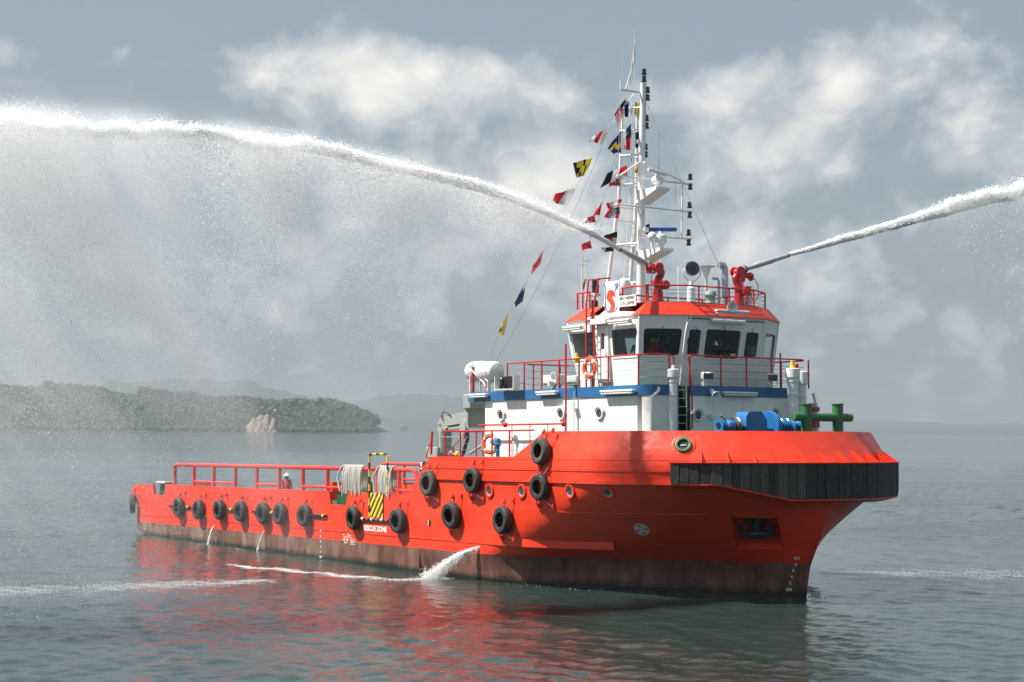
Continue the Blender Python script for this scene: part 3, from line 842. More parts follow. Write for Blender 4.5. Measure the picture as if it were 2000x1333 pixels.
for k in range(4):
    a = k*math.pi/2+.35
    mb2.add([(.03*math.cos(a), .03*math.sin(a), .0085), (.185*math.cos(a-.36), .185*math.sin(a-.36), .0085), (.185*math.cos(a+.1), .185*math.sin(a+.1), .0085)], [(0, 1, 2)])
mb2.lathe([(.188, .0085), (.198, .0085)], n=36)
for q_ in (mb, mb2): q_.v = [(v[0]*1.05, v[1]*1.4, v[2]) for v in q_.v]
bt = obj('thruster_mark', conform(mb, p, R, .008), MARK, TUG); obj('propeller_emblem', conform(mb2, p, R, .016), RED, bt)
for (px, py) in ((1177, 1003),): pass

# striped rescue hoop, hatched panel and mooring bars
p, n_ = hit(735, 987)
mb = MB(); x0 = A(722.5, 990, 'Y', -B-.03).x; x1 = A(748, 990, 'Y', -B-.03).x; z0 = A(735, 1011, 'Y', -B-.03).z; z1 = A(735, 963, 'Y', -B-.03).z
mb.box(((x0+x1)/2, -B-.02, (z0+z1)/2), (x1-x0, .03, z1-z0)); hp = obj('hatched_panel', mb, BLK, TUG)
w_ = x1-x0; h_ = z1-z0; dn = .185
mbY = MB(); k = -6
while k < 12:
    # stripe between lines z = x*1.35 + c
    def clipstripe(c0, c1):
        poly = [(0, c0), (w_, c0+w_*1.25), (w_, c1+w_*1.25), (0, c1)]
        def clip(pl, f):
            o = []
            for i in range(len(pl)):
                a, b_ = pl[i], pl[(i+1) % len(pl)]; fa_, fb = f(a), f(b_)
                if fa_ >= 0: o.append(a)
                if fa_*fb < 0: t = fa_/(fa_-fb); o.append((a[0]+(b_[0]-a[0])*t, a[1]+(b_[1]-a[1])*t))
            return o
        pl = clip(poly, lambda q: q[1]); pl = clip(pl, lambda q: h_-q[1]) if pl else pl; return pl
    pl = clipstripe(k*dn*2-.1, k*dn*2+dn*1.05-.1)
    if len(pl) >= 3: mbY.prism([(x0+a, -B-.036, z0+b_) for a, b_ in pl], (0, -.004, 0))
    k += 1
obj('yellow_stripe', mbY, YEL, hp)


def striped_tube(mb, pts, r, step, off=0.0, n=8):
    pts = [Vector(q) for q in pts]; ln = [0]
    for a, b_ in zip(pts, pts[1:]): ln.append(ln[-1]+(b_-a).length)
    def at_(s):
        for i in range(1, len(pts)):
            if s <= ln[i]+1e-9: return pts[i-1].lerp(pts[i], (s-ln[i-1])/(ln[i]-ln[i-1]+1e-9))
        return pts[-1]
    s = -off; k = 0
    while s < ln[-1]:
        a, b_ = max(0, s), min(s+step, ln[-1])
        if b_ > a+1e-3:
            mids = [a]+[l for l in ln if a+.01 < l < b_-.01]+[b_]; mb.tube([at_(q) for q in mids], r, n, mi=k % 2, cap=True)
        s += step; k += 1


yb = -B-.04
P_ = lambda px, py, y=yb: A(px, py, 'Y', y)
hoop = thing('boarding_hoop', 'tall yellow and black striped boarding hoop above the hatched panel', 'handrail', P_(721, 962))
mb = MB(); a = P_(721.5, 1010); b_ = P_(721.5, 892); c = P_(724, 887.5); d = P_(753, 887.5); e = P_(757, 892); f_ = P_(757.5, 963)
striped_tube(mb, [a, b_, c, d, e, f_], .045, .27, .1); obj('hoop_tube', mb, [YEL, BLK], hoop)
for i, (xa, ya, xb, yb_) in enumerate(((331, 988.5, 371, 991.5), (443, 995.5, 456, 996.5), (494, 999.5, 536, 1001.5), (608, 1006.5, 637, 1008.5), (706, 1013.5, 767, 1019.5))):
    mb = MB(); q0 = P_(xa, ya, -B-.06); q1 = P_(xb, yb_, -B-.06); q1.z = q0.z
    mb.tube([q0, q1], .062, 8, mi=1)
    L0 = (q1-q0).length; kk = 0; s = .05 if i == 4 else max(.05, L0-.30)
    while s < L0-.15:
        u = (q1-q0).normalized(); mb.tube([q0+u*s, q0+u*(s+.13)], .066, 8, mi=0 if i != 4 else [2, 3, 2, 3][kk % 4]); s += 9 if i != 4 else .36; kk += 1
    obj('mooring_bar', mb, [YEL, BLK, REFL, RED], TUG)

# cargo rails
def cargo_rail(sgn, label):
    o = obj('cargo_rail', MB().tube([P for P in rail_pts(sgn)], .085, 10), REDL, TUG)
    return o


def rail_pts(sgn):
    y = sgn*-5.62; zt = 3.86
    xa = A(342, 907, 'Y', -5.62).x; xb = A(815, 915, 'Y', -5.62).x
    pts = [(xa, y, 2.9)]+[(xa, y, zt-.16), (xa+.05, y, zt-.05), (xa+.17, y, zt)]+[(xb-.35, y, zt), (xb-.12, y, zt-.07), (xb, y, zt-.28), (xb, y, 2.9)]
    return pts


for sgn in (1, -1):
    rl = obj('cargo_rail', MB().tube(rail_pts(sgn), .085, 10), REDL, TUG)
    for px in (379, 418, 460, 502, 546, 592, 640, 689, 738, 780):
        x = A(px, 930, 'Y', -5.62).x; obj('rail_post', MB().tube([(x, sgn*-5.62, 2.85), (x, sgn*-5.62, 3.80)], .08, 10), REDL, rl)
    for (a, b_) in ((379, 460), (502, 546), (592, 689), (770, 812)):
        xa = A(a, 940, 'Y', -5.62).x; xb = A(b_, 940, 'Y', -5.62).x; obj('lower_bar', MB().tube([(xa, sgn*-5.62, 3.10), (xb, sgn*-5.62, 3.10)], .055, 8), REDL, rl)
for x in (-37.7, -20.1):
    for sgn in (1, -1):
        mb = MB(); mb.box((x, sgn*-5.35, 2.42), (1.3, .35, 1.0), ch=.04); mb.lathe([(.16, 0), (.16, 1.05), (.2, 1.07), (.2, 1.13), (0, 1.13)], (x-.2, sgn*-5.3, 1.95), n=14)
        obj('deck_fairlead', mb, GREEN, TUG)
mb = MB(); mb.box((-37.75, -5.5, 3.0), (1.1, .5, .1), ch=.02); obj('folded_canvas', mb, ROPE, TUG)
# stern roller, towing gear on deck
mb = MB(); mb.box((-21.8, 3.2, 2.62), (8.4, 1.0, 1.25), ch=.1); mb.box((-16.5, 3.4, 2.55), (3.6, 1.2, 1.1), ch=.1); obj('cargo_bin', mb, GREEN, TUG)
mb = MB(); mb.box((-33.2, -5.55, 3.0), (1.35, .05, .14)); obj('name_plate', mb, GREYW, TUG)

# ------------------------------------------------------------------ tyres
def tyre_mesh(seed=0, R0=.47, W=.30):
    rnd = random.Random(seed); mb = MB()
    prof = [(.245, -W*.36), (.26, -W*.46), (.33, -W*.5), (.41, -W*.47), (.452, -W*.36), (R0, -W*.2), (R0, W*.2), (.452, W*.36), (.41, W*.47), (.33, W*.5), (.26, W*.46), (.245, W*.36)]
    n = 40; vs = []; fs = []
    for k in range(n):
        a = 2*math.pi*k/n
        for i, (r, h) in enumerate(prof):
            rr2 = r-(.012 if (k % 2 and 4 <= i <= 7) else 0)
            vs.append((rr2*math.cos(a), rr2*math.sin(a), h))
    m_ = len(prof)
    for k in range(n):
        for i in range(m_-1): fs.append((k*m_+i, k*m_+i+1, ((k+1) % n)*m_+i+1, ((k+1) % n)*m_+i))
    mb.add(vs, fs, 0, True)
    # tread grooves
    return mb


TYM = fixn(tyre_mesh().mesh('tyre')); TYM.materials.append(BLACK)
TYM2 = TYM.copy(); TYM2.materials.clear(); TYM2.materials.append(mat('dusty_rubber', (.05, .046, .042), .75, var=.3, scale=8, bump=.02, bscale=20, dirt=(.22, .20, .17), dirt_amt=.6, dirt_scale=(5, 5, 5)))
pad = MB().box((0, 0, .03), (.10, .16, .06), ch=.01).mesh('pad_eye'); fixn(pad); pad.materials.append(RED)
tyres = [((271, 986), 'black tyre fender on the stern corner of the hull, the aftmost'),
         ((350.5, 991), 'black tyre fender below the aft end post of the cargo rail'),
         ((389.5, 995.6), 'black tyre fender second forward of the stern corner tyre, with no bar beside it'),
         ((430.5, 996), 'black tyre fender above the aftmost thin water outlet, aft end of a short bar'),
         ((471.5, 999), 'black tyre fender at the forward end of a short bar, between the thin outlets'),
         ((516, 1002.6), 'black tyre fender just above the forward thin water outlet'),
         ((549, 1004), 'black tyre fender touching the one above the forward thin water outlet, on its forward side'),
         ((596.5, 1007), 'black tyre fender with a yellow ended bar on its forward side, above the draught marks'),
         ((692.6, 1012), 'black tyre fender at the aft side of the RESCUE ZONE panel'),
         ((780, 1018), 'black tyre fender at the forward side of the RESCUE ZONE panel'),
         ((839, 944), 'grey dusty tyre fender at the sloping break of the bulwark'),
         ((925.5, 938.7), 'black tyre fender in the upper row just aft of the first hull porthole'),
         ((884.6, 1007), 'black tyre fender in the lower row above the big water discharge'),
         ((984.6, 1016), 'black tyre fender in the lower row, the one nearest the bow'),
         ((1058.7, 882.6), 'black tyre fender highest on the hull, below the forecastle corner'),
         ((1055, 951.6), 'black tyre fender directly below the highest one, between two portholes')]
for i, ((px, py), lab) in enumerate(tyres):
    if i == 0: p = Vector((-40.55, -B, 1.92)); n_ = Vector((-.35, -1, 0)).normalized()
    else: p, n_ = hit(px+5, py); n_ = Vector((n_.x, n_.y, n_.z*.3)).normalized()
    if i == 15: p, n_ = hit(px+7, py)
    R = frame_on(p, n_); c = p+n_*.17
    sw = Matrix.Rotation(random.uniform(-.06, .06), 3, 'X') @ Matrix.Rotation(random.uniform(-.07, .07), 3, 'Y')
    root = thing('tyre_fender', lab, 'tyre', c, 'tyre fenders hung on the hull side', R @ sw)
    ty = bpy.data.objects.new('tyre', TYM2 if i in (10, 14) else TYM); COL.objects.link(ty); ty.parent = root; ty.rotation_euler = (0, 0, random.uniform(0, 6)); s_ = random.uniform(.95, 1.0); ty.scale = (s_*random.uniform(.96, 1.0), s_*random.uniform(.98, 1.02), random.uniform(.88, 1.08))
    pairs = [(-.12, .62, -.10, .3), (.42, .68, .25, .3)] if i < 10 else [(-.12, .66, -.10, .3), (.42, .7, .25, .3), (-.25, -.62, -.15, -.3), (.5, -.62, .25, -.33)]
    if i in (14,): pairs = pairs[:2]
    for (ax_, ay, bx, by) in pairs:
        pe = bpy.data.objects.new('pad_eye', pad); COL.objects.link(pe); pe.parent = root; pe.location = (ax_, ay, -.17)
        mb = MB(); a = Vector((ax_, ay, -.10)); b_ = Vector((bx, by*1.35, .02)); nn = 7
        for q in range(nn):
            c0 = a.lerp(b_, q/nn); c1 = a.lerp(b_, (q+.85)/nn); d = (c1-c0); s1_ = d.normalized().orthogonal().normalized(); s1_ = s1_ if q % 2 else d.normalized().cross(s1_)
            mb.tube([c0, c0.lerp(c1, .5)+s1_*.028, c1, c0.lerp(c1, .5)-s1_*.028], .014, 4, closed=True)
        co = obj('chain', mb.mesh('chain'), CHAIN, root)

# anchor in its recess
cP = sum(PK, Vector())/4-PKN*.25; R = frame_on(cP, PKN)
ANCHM = mat('dark_anchor_paint', (.020, .024, .022), .45, var=.3, scale=8)
anc = thing('anchor', 'dark stockless anchor housed in the square recess at the bow', 'anchor', cP, None, R)
anc.scale = (1.12, 1.12, 1.0)
mb = MB(); mb.tube([(0, .55, -.15), (0, -.05, .05)], [.10, .12], 10); obj('shank', mb, ANCHM, anc)
mb = MB(); mb.box((0, -.18, .06), (.5, .24, .26), ch=.06); obj('crown', mb, ANCHM, anc)
for s_ in (-1, 1):
    mb = MB(); mb.tube([(s_*.2, -.2, .08), (s_*.42, -.12, .12), (s_*.44, .12, .14), (s_*.38, .36, .12)], [.10, .11, .09, .03], 8); obj('fluke', mb, ANCHM, anc)
    mb = MB(); mb.tube([(s_*.12, -.05, -.05), (s_*.24, .42, -.1)], .09, 8); obj('hawse_pipe', mb, ANCHM, anc)

# ------------------------------------------------------------------ deckhouse
HX, HY, HA = -3.40, 3.60, -13.29; Z0, ZB, ZT = 4.15, 6.38, 6.72
hs = MB()
def wallquad(mb, a, b_, z0, z1, t=.08, inward=None):
    a = Vector((*a, 0)); b_ = Vector((*b_, 0)); d = (b_-a).normalized(); n_ = Vector((d.y, -d.x, 0))
    if inward is not None and n_.dot(Vector((*inward, 0))-a) < 0: n_ = -n_
    mb.prism([(a.x, a.y, z0), (b_.x, b_.y, z0), (b_.x, b_.y, z1), (a.x, a.y, z1)], n_*t)


hs.box(((HX+HA)/2-.25, 0, (Z0+ZB)/2), (HX-HA-.5-.5, 2*HY-.02, ZB-Z0))
RY0, RY1 = A(1323, 800, 'X', HX).y, A(1349, 800, 'X', HX).y
def rcorner(y_in):  # starboard front corner, rounded
    pts = [(HX-.5, -HY, 0)]
    for k in range(7):
        a = k/6*math.pi/2; pts.append((HX-.14+.14*math.sin(a), -HY+.14-.14*math.cos(a), 0))
    return pts
poly = rcorner(0)+[(HX, RY0, 0), (HX-.5-.003, RY0, 0)]
hs.prism([(x, y, Z0) for x, y, z in poly], (0, 0, ZB-Z0))
poly2 = [(HX-.503, RY1, Z0), (HX, RY1, Z0), (HX, HY-.45, Z0), (HX-.45, HY, Z0), (HX-.503, HY, Z0)]
hs.prism(poly2, (0, 0, ZB-Z0))
obj('deckhouse', hs, WHITE, TUG)
mb = MB(); mb.box((HX-.48, (RY0+RY1)/2, (Z0+ZT)/2+.02), (.04, RY1-RY0, ZT-Z0-.05)); mb.box((HX-.25, RY0+.015, (Z0+ZT)/2), (.44, .03, ZT-Z0-.05)); mb.box((HX-.25, RY1-.015, (Z0+ZT)/2), (.44, .03, ZT-Z0-.05))
al = obj('ladder_alcove', mb, mat('dark_green_paint', (.008, .045, .018), .5), TUG)
mb = MB()
for k in range(9): mb.tube([(HX-.1, RY0+.12, 4.4+k*.27), (HX-.1, RY1-.08, 4.4+k*.27)], .012, 6)
mb.tube([(HX-.1, RY1-.09, 4.2), (HX-.1, RY1-.09, 7.0)], .018, 6); mb.tube([(HX-.1, RY0+.1, 4.2), (HX-.1, RY0+.1, 6.7)], .018, 6); obj('alcove_ladder', mb, GREYW, TUG)
# blue edge band, a curb slightly proud
bb = MB(); t_ = .025
bx0 = -14.12
bb.box(((bx0+HX-.14)/2, -HY-t_/2+.02, (ZB+ZT)/2), (HX-.14-bx0, t_+.06, ZT-ZB)); bb.box(((bx0+HX-.45)/2, HY+t_/2-.02, (ZB+ZT)/2), (HX-.45-bx0, t_+.06, ZT-ZB))
cp = []
for k in range(7):
    a = k/6*math.pi/2; cp.append((HX-.14+(.14+t_)*math.sin(a), -HY+.14-(.14+t_)*math.cos(a), ZB))
bb.prism(cp+[(HX+t_, RY0, ZB), (HX-.05, RY0, ZB), (HX-.05, -HY+.2, ZB), (HX-.2, -HY+.04, ZB), (HX-.139, -HY+.04, ZB)], (0, 0, ZT-ZB))
bb.prism([(HX+t_, RY1, ZB), (HX+t_, HY-.45, ZB), (HX-.45, HY+t_, ZB), (HX-.45, HY-.05, ZB), (HX-.05, HY-.5, ZB), (HX-.05, RY1, ZB)], (0, 0, ZT-ZB))
bb.box((bx0+.03, 0, (ZB+ZT)/2), (.06, 2*HY, ZT-ZB))
obj('deck_edge_band', bb, BLUE, TUG)
mb = MB(); mb.box(((bx0+HX)/2-.28, 0, ZT-.06), (HX-bx0-.68, 2*HY-.12, .08)); mb.box((HX-.28, RY0/2-HY/2, ZT-.06), (.44, RY0+HY-.2, .08)); mb.box((HX-.28, (RY1+HY-.5)/2, ZT-.06), (.44, HY-.5-RY1, .08)); obj('upper_deck', mb, GREEN, TUG)
mb = MB(); mb.box((-13.7, 0, ZB-.03), (.8, 2*HY-.1, .05)); obj('deck_soffit', mb, WHITE, TUG)
# deckhouse portholes with spigots
for (px, py, pl) in ((980, 812, 'Y'), (1097, 809, 'Y'), (1172, 808, 'Y'), (1362, 811, 'X'), (1512, 810, 'X')):
    p = A(px, py, pl, -HY if pl == 'Y' else HX); n_ = Vector((0, -1, 0)) if pl == 'Y' else Vector((1, 0, 0)); R = frame_on(p, n_)
    ph = obj('porthole', place(ringmb(.15, .20, .055), p, R), WHITE2, TUG)
    obj('pane', place(MB().lathe([(.001, .02), (.152, .02)], n=24), p, R), DGLASS, ph)
    mb = MB(); vs = []
    for k in range(13):
        a = math.pi*(.05+.9*k/12)
        for (r, h) in ((.205, 0), (.275, .0), (.275, .085), (.205, .085)): vs.append((r*math.cos(a), r*math.sin(a), h))
    mb.add(vs, [(4*i+j, 4*i+4+j, 4*i+4+(j+1) % 4, 4*i+(j+1) % 4) for i in range(12) for j in range(4)]); obj('eyebrow', place(mb, p, R), WHITE2, ph)
# side door/grille shapes behind the rail aft
for px in (1003, 1008):
    p = A(px, 873, 'Y', -HY); mb = MB(); mb.box((p.x, -HY-.02, p.z), (.12, .04, .85), ch=.02); obj('door_dog_cover', mb, WHITE2, TUG)


def tube_light(px0, px1, py, plane, val, name='tube_light', lab=None, dz=0):
    a = A(px0, py, plane, val); b_ = A(px1, py, plane, val); b_.z = a.z = (a.z+b_.z)/2; out = Vector((0, -1, 0)) if plane == 'Y' else Vector((1, 0, 0))
    t = thing('tube_light', lab, 'light', (a+b_)/2, 'fluorescent deck lights on the white walls'); u = (b_-a).normalized(); ln = (b_-a).length
    R = Matrix((u, out, Vector((0, 0, 1)))).transposed(); m_ = (a+b_)/2+out*.14
    obj('housing', MB().box(m_+Vector((0, 0, .05)), (ln, .17, .07), R, ch=.02), WHITE2, t); obj('diffuser', MB().box(m_-Vector((0, 0, .025)), (ln*.96, .14, .07), R, ch=.025), mat('lamp_diffuser', (.6, .62, .6), .25), t)
    for s_ in (-1, 1): obj('bracket', MB().box((a+b_)/2+u*s_*ln*.35+out*.045+Vector((0, 0, .05)), (.05, .13, .03), R), GREYW, t)


tube_light(924, 957, 774, 'Y', -HY-.02, lab='tube light on the blue band below the life rafts')
tube_light(1055, 1094, 769, 'Y', -HY-.02, lab='tube light just aft of the tall red pole')
tube_light(1181, 1245, 767, 'Y', -HY-.02, lab='tube light on the side band above the third white wall porthole')
tube_light(1407, 1473, 771, 'X', HX+.02, lab='tube light on the front band above the blue windlass')

# ------------------------------------------------------------------ wheelhouse
WB = 6.74; WTZ = 9.06
bot = [(-8.06, -2.95), (-4.90, -2.95), (-4.30, -1.73), (-4.30, 1.73), (-4.90, 2.95), (-8.06, 2.95)]
topo = [(-8.62, -3.1), (-4.63, -3.1), (-3.83, -1.73), (-3.83, 1.73), (-4.63, 3.1), (-8.62, 3.1)]


def facet(i, holes_px=None, holes_uv=None, name='wheelhouse_wall'):
    j = (i+1) % 6
    a0_, b0_ = Vector((*bot[i], WB)), Vector((*bot[j], WB)); a1_, b1_ = Vector((*topo[i], WTZ)), Vector((*topo[j], WTZ))
    n_ = (b0_-a0_).cross(a1_-a0_).normalized()
    cen0 = (a0_+b1_)/2
    if n_.dot(cen0-Vector((-6.3, 0, 7.9))) < 0: n_ = -n_
    def P(u, v): return (a0_.lerp(b0_, u)).lerp(a1_.lerp(b1_, u), v)
    def uv(px, py):
        q = AN(px, py, cen0, n_); v = (q.z-WB)/(WTZ-WB); l = a0_.lerp(a1_, v); r_ = b0_.lerp(b1_, v); d = r_-l; return (q-l).dot(d)/d.dot(d), v
    rects = []
    if holes_px:
        for (xa, xb, vs_, vt_) in holes_px:
            ym = 666; ua = uv(xa, ym)[0]; ub = uv(xb, ym)[0]
            if ua > ub: ua, ub = ub, ua
            rects.append((ua, ub, vs_, vt_))
    if holes_uv: rects += holes_uv
    rects.sort()
    us = sorted({0, 1, *[r[0] for r in rects], *[r[1] for r in rects]}); vs2 = sorted({0, 1, *[r[2] for r in rects], *[r[3] for r in rects]})
    mb = MB(); t = -n_*.07
    for ua, ub in zip(us, us[1:]):
        for va, vb in zip(vs2, vs2[1:]):
            if any(r[0] < (ua+ub)/2 < r[1] and r[2] < (va+vb)/2 < r[3] for r in rects): continue
            q = [P(ua, va), P(ub, va), P(ub, vb), P(ua, vb)]; mb.prism(q, t)
    bm = bmesh.new(); me_ = mb.mesh(name); bm.from_mesh(me_); bmesh.ops.remove_doubles(bm, verts=bm.verts, dist=1e-4); bm.to_mesh(me_); bm.free()
    w = obj(name, me_, WHITE, TUG)
    for r in rects:
        c = [P(r[0], r[2]), P(r[1], r[2]), P(r[1], r[3]), P(r[0], r[3])]
        # rounded frame following the opening
        fr = MB(); ring_ = []; cc = sum(c, Vector())/4
        ex = (c[1]-c[0]).normalized(); ey = (c[3]-c[0]).normalized(); rr3 = .09
        loop = []
        for k, (q, dx, dy) in enumerate(((c[0], ex, ey), (c[1], -ex, ey), (c[2], -ex, -ey), (c[3], ex, -ey))):
            cx = q+dx*rr3+dy*rr3; seq = [cx-dx*rr3*math.cos(a)-dy*rr3*math.sin(a) for a in np.linspace(0, math.pi/2, 5)]
            if k % 2 == 1: seq = seq[::-1]
            seq = seq if k % 2 == 0 else seq
            loop += seq
        # order around: start each corner so the loop is continuous
        ang = sorted(range(len(loop)), key=lambda q: math.atan2((loop[q]-cc).dot(ey), (loop[q]-cc).dot(ex))); loop = [loop[q] for q in ang]
        win = bpy.data.objects.new('window', None)
        outer = []
        vs3 = []
        for q in loop:
            d = (q-cc).normalized()
            vs3 += [q+d*.10+n_*.002, q+d*.10+n_*.022, q-d*.03+n_*.022, q-d*.03-n_*.06]
        m_ = len(loop)
        fr.add(vs3, [(4*a+b_, 4*((a+1) % m_)+b_, 4*((a+1) % m_)+(b_+1) % 4, 4*a+(b_+1) % 4) for a in range(m_) for b_ in range(4)], 0)
        fo = obj('window', fr, WHITE2, TUG)
        gs = MB(); inn4 = [q-n_*.03 for q in loop]; gs.add(inn4, [tuple(range(m_))]); obj('pane', gs, GLASS, fo)
        gk = MB(); gk.tube([q-(q-cc).normalized()*.035+n_*.012 for q in loop], .016, 5, closed=True); obj('gasket', gk, BLK, fo)
    return P, n_, uv


zs0, zs1 = (7.73-WB)/(WTZ-WB), (8.62-WB)/(WTZ-WB)
PS, NS, UVS = facet(0, [(1115, 1163, zs0, zs1), (1196, 1244, zs0, zs1+.01)])
PC, NC, UVC = facet(1, [(1256, 1330, zs0, zs1)])
PFr, NFr, UVF = facet(2, [(1343, 1367, zs0, zs1), (1376, 1445, zs0-.02, zs1+.01), (1454.5, 1480, zs0, zs1)])
PP, NP, UVP = facet(3, None, [(.14, .86, zs0, zs1)])
facet(4, None, [(.03, .22, zs0, zs1), (.74, .86, zs0, zs1)])
facet(5, None, [(.40, .62, zs0, zs1)])
# corner posts, floor, headlining, console
for i in range(6): obj('corner_trim', MB().tube([(*bot[i], WB), (*topo[i], WTZ)], .045, 8), WHITE2, TUG)
mb = MB(); mb.prism([(x*.995-.02, y*.985, WB+.02) for x, y in bot], (0, 0, .05)); obj('wheelhouse_floor', mb, SEATD, TUG)
mb = MB(); mb.prism([(x*.995-.02, y*.98, WTZ-.12) for x, y in topo], (0, 0, .04)); obj('headlining', mb, SEATL, TUG)
mb = MB(); mb.box((-4.95, 0, 7.3), (.5, 3.0, .9), ch=.05); mb.box((-5.0, 0, 7.82), (.3, 1.6, .25), ch=.04); mb.box((-6.6, -.9, 7.4), (.6, .6, 1.0), ch=.1); mb.box((-6.6, .9, 7.4), (.6, .6, 1.0), ch=.1)
mb.tube([(-4.7, -.75, 8.6), (-4.7, -.75, 8.35)], .02, 6); mb.box((-4.55, -.2, 8.72), (.25, .9, .22), ch=.04); mb.box((-7.2, 0, 7.7), (.3, 2.2, 1.9), ch=.02); obj('console_and_partition', mb, SEATD, TUG)  # last tall box is a dark partition added to block daylight through the windows
mb = MB(); p = AN(1353, 667, (-3.95, 0, 8.1), (1, 0, 0)); mb.lathe([(.19, 0), (.19, .03), (.215, .03), (.215, 0)], p-Vector((.02, 0, 0)), (1, 0, 0), 28); mb.box(p, (.03, .4, .03)); obj('clear_view_screen', mb, BLACKG, TUG)
# roof brim (red), white infill on the starboard side with door canopy
RB = 9.50
inset = [(-8.15, -2.72), (-4.72, -2.72), (-4.02, -1.50), (-4.02, 1.50), (-4.72, 2.72), (-8.15, 2.72)]
e_ = .07
tob = [(-8.69, -3.17), (-4.60, -3.17), (-3.76, -1.76), (-3.76, 1.76), (-4.60, 3.17), (-8.69, 3.17)]
mb = MB(); vs = [(x, y, WTZ) for x, y in tob]+[(x, y, RB) for x, y in inset]
mb.add(vs, [(i, (i+1) % 6, (i+1) % 6+6, i+6) for i in range(1, 6)]+[tuple(range(6, 12)), tuple(range(6))[::-1]])
# starboard: split into aft red part, open middle, white part, red forward part
def sp(u, v):
    a = Vector(vs[0]).lerp(Vector(vs[1]), u); b_ = Vector(vs[6]).lerp(Vector(vs[7]), u); return a.lerp(b_, v)
UU = lambda px: (AN(px, 625, (-6, -3.1, 9.1), (0, 1, 0)).x-tob[0][0])/(tob[1][0]-tob[0][0])
u1, u2, u3 = UU(1148), UU(1166), UU(1236)
mb.prism([sp(0, 0), sp(u1, 0), sp(u1, 1), sp(0, 1)], (0, .02, 0)); mb.prism([sp(u3, 0), sp(1, 0), sp(1, 1), sp(u3+.09, 1)], (0, .02, 0))
obj('roof_brim', mb, ORNG, TUG)
obj('roof_deck', MB().prism([(x*.999-.005, y*.97, RB+.004) for x, y in inset], (0, 0, .02)), mat('grey_green_roof_deck', (.16, .19, .17), .7), TUG)
mb = MB(); mb.prism([sp(u2, 0), sp(u3, 0), sp(u3+.02, .25), sp(u2, .6)], (0, .05, 0)); mb.prism([sp(u1, 0), sp(u2, 0), sp(u2, .25), sp(u1, .25)], (0, .05, 0)); obj('roof_coaming', mb, WHITE, TUG)
# wing door
p0 = AN(1169, 648, (-6, -3.05, 8), NS); p1 = AN(1189, 648, (-6, -3.05, 8), NS)
mb = MB(); mb.box(((p0.x+p1.x)/2, -3.06, 7.85), (abs(p1.x-p0.x), .12, 1.96), ch=.02); dr = obj('wing_door', mb, WHITE, TUG)
mb = MB(); mb.box(((p0.x+p1.x)/2, -3.125, 8.28), (.16, .02, .52), ch=.04); obj('door_window', mb, DGLASS, dr)
mb = MB(); mb.box(((p0.x+p1.x)/2+.03, -3.2, 8.93), (abs(p1.x-p0.x)+.28, .34, .2), ch=.02); obj('door_canopy', mb, WHITE, TUG)
mb = MB(); mb.tube([(p1.x-.1, -3.15, 7.75), (p1.x-.1, -3.15, 7.95)], .015, 6); obj('door_handle', mb, STEEL, dr)
tube_light(1196, 1238, 630, 'Y', -3.12, lab='tube light above the starboard side wheelhouse window')
tube_light(1107, 1143, 642.5, 'Y', -3.12, lab='tube light above the aft wheelhouse window')
tube_light(1393, 1456, 612, 'X', -3.78, lab='tube light under the brim above the middle front window')
mb = MB(); a = A(1386, 627, 'X', -3.86); b_ = A(1450, 630, 'X', -3.86); mb.box(((a+b_)/2+Vector((.1, 0, 0))), (.2, abs(b_.y-a.y), .12), ch=.03); obj('wiper_housing', mb, WHITE2, TUG)
for (xa, ya, xb, yb_) in ((1295, 638, 1282, 672), (1358, 640, 1352, 672), (1412, 638, 1425, 674), (1468, 642, 1462, 674)):
    n__, c__ = (NC, (-4.2, -2.4, 8.1)) if xa < 1335 else (NFr, (-4.0, 0, 8.1))
    a = AN(xa, ya, c__, n__)+n__*.08; b_ = AN(xb, yb_, c__, n__)+n__*.07; obj('window_wiper', MB().tube([a-n__*.07, a, b_], .011, 5).tube([b_+Vector((0, 0, .16)), b_-Vector((0, 0, .14))], .012, 5), BLK, TUG)
# gutter pipes
def pipe(pxs, plane, val, r, m, name='drain_pipe', n=8, parent=None):
    return obj(name, MB().tube([A(x, y, plane, val) for x, y in pxs], r, n), m, parent or TUG)
pipe([(1349, 614), (1349, 623), (1342, 632), (1338, 655), (1333, 700), (1328, 752)], 'X', -3.78, .024, WHITE2)
pipe([(1287, 756), (1286, 764), (1273.5, 776), (1272, 840)], 'X', HX+.06, .05, WHITE2)

# ------------------------------------------------------------------ railings
def railing(path, zb, h, posts, wires=3, r=.026, pr=.03, closed_ends=True, name='railing', wire_mat=None, lean=None):
    """path: list of (x,y); posts: list of fractions or points"""
    top = [(x, y, zb+h) for x, y in path]
    ro = obj(name, MB().tube(top, r, 8), REDR, TUG)
    for q in posts: obj('rail_post', MB().tube([(q[0], q[1], zb), (q[0], q[1], zb+h)], pr, 8), REDR, ro)
    mb = MB()
    for k in range(1, wires+1): mb.tube([(x, y, zb+h*k/(wires+1)) for x, y in path], .008, 5)
    obj('guard_wire', mb, wire_mat or STEELD, ro)
    return ro


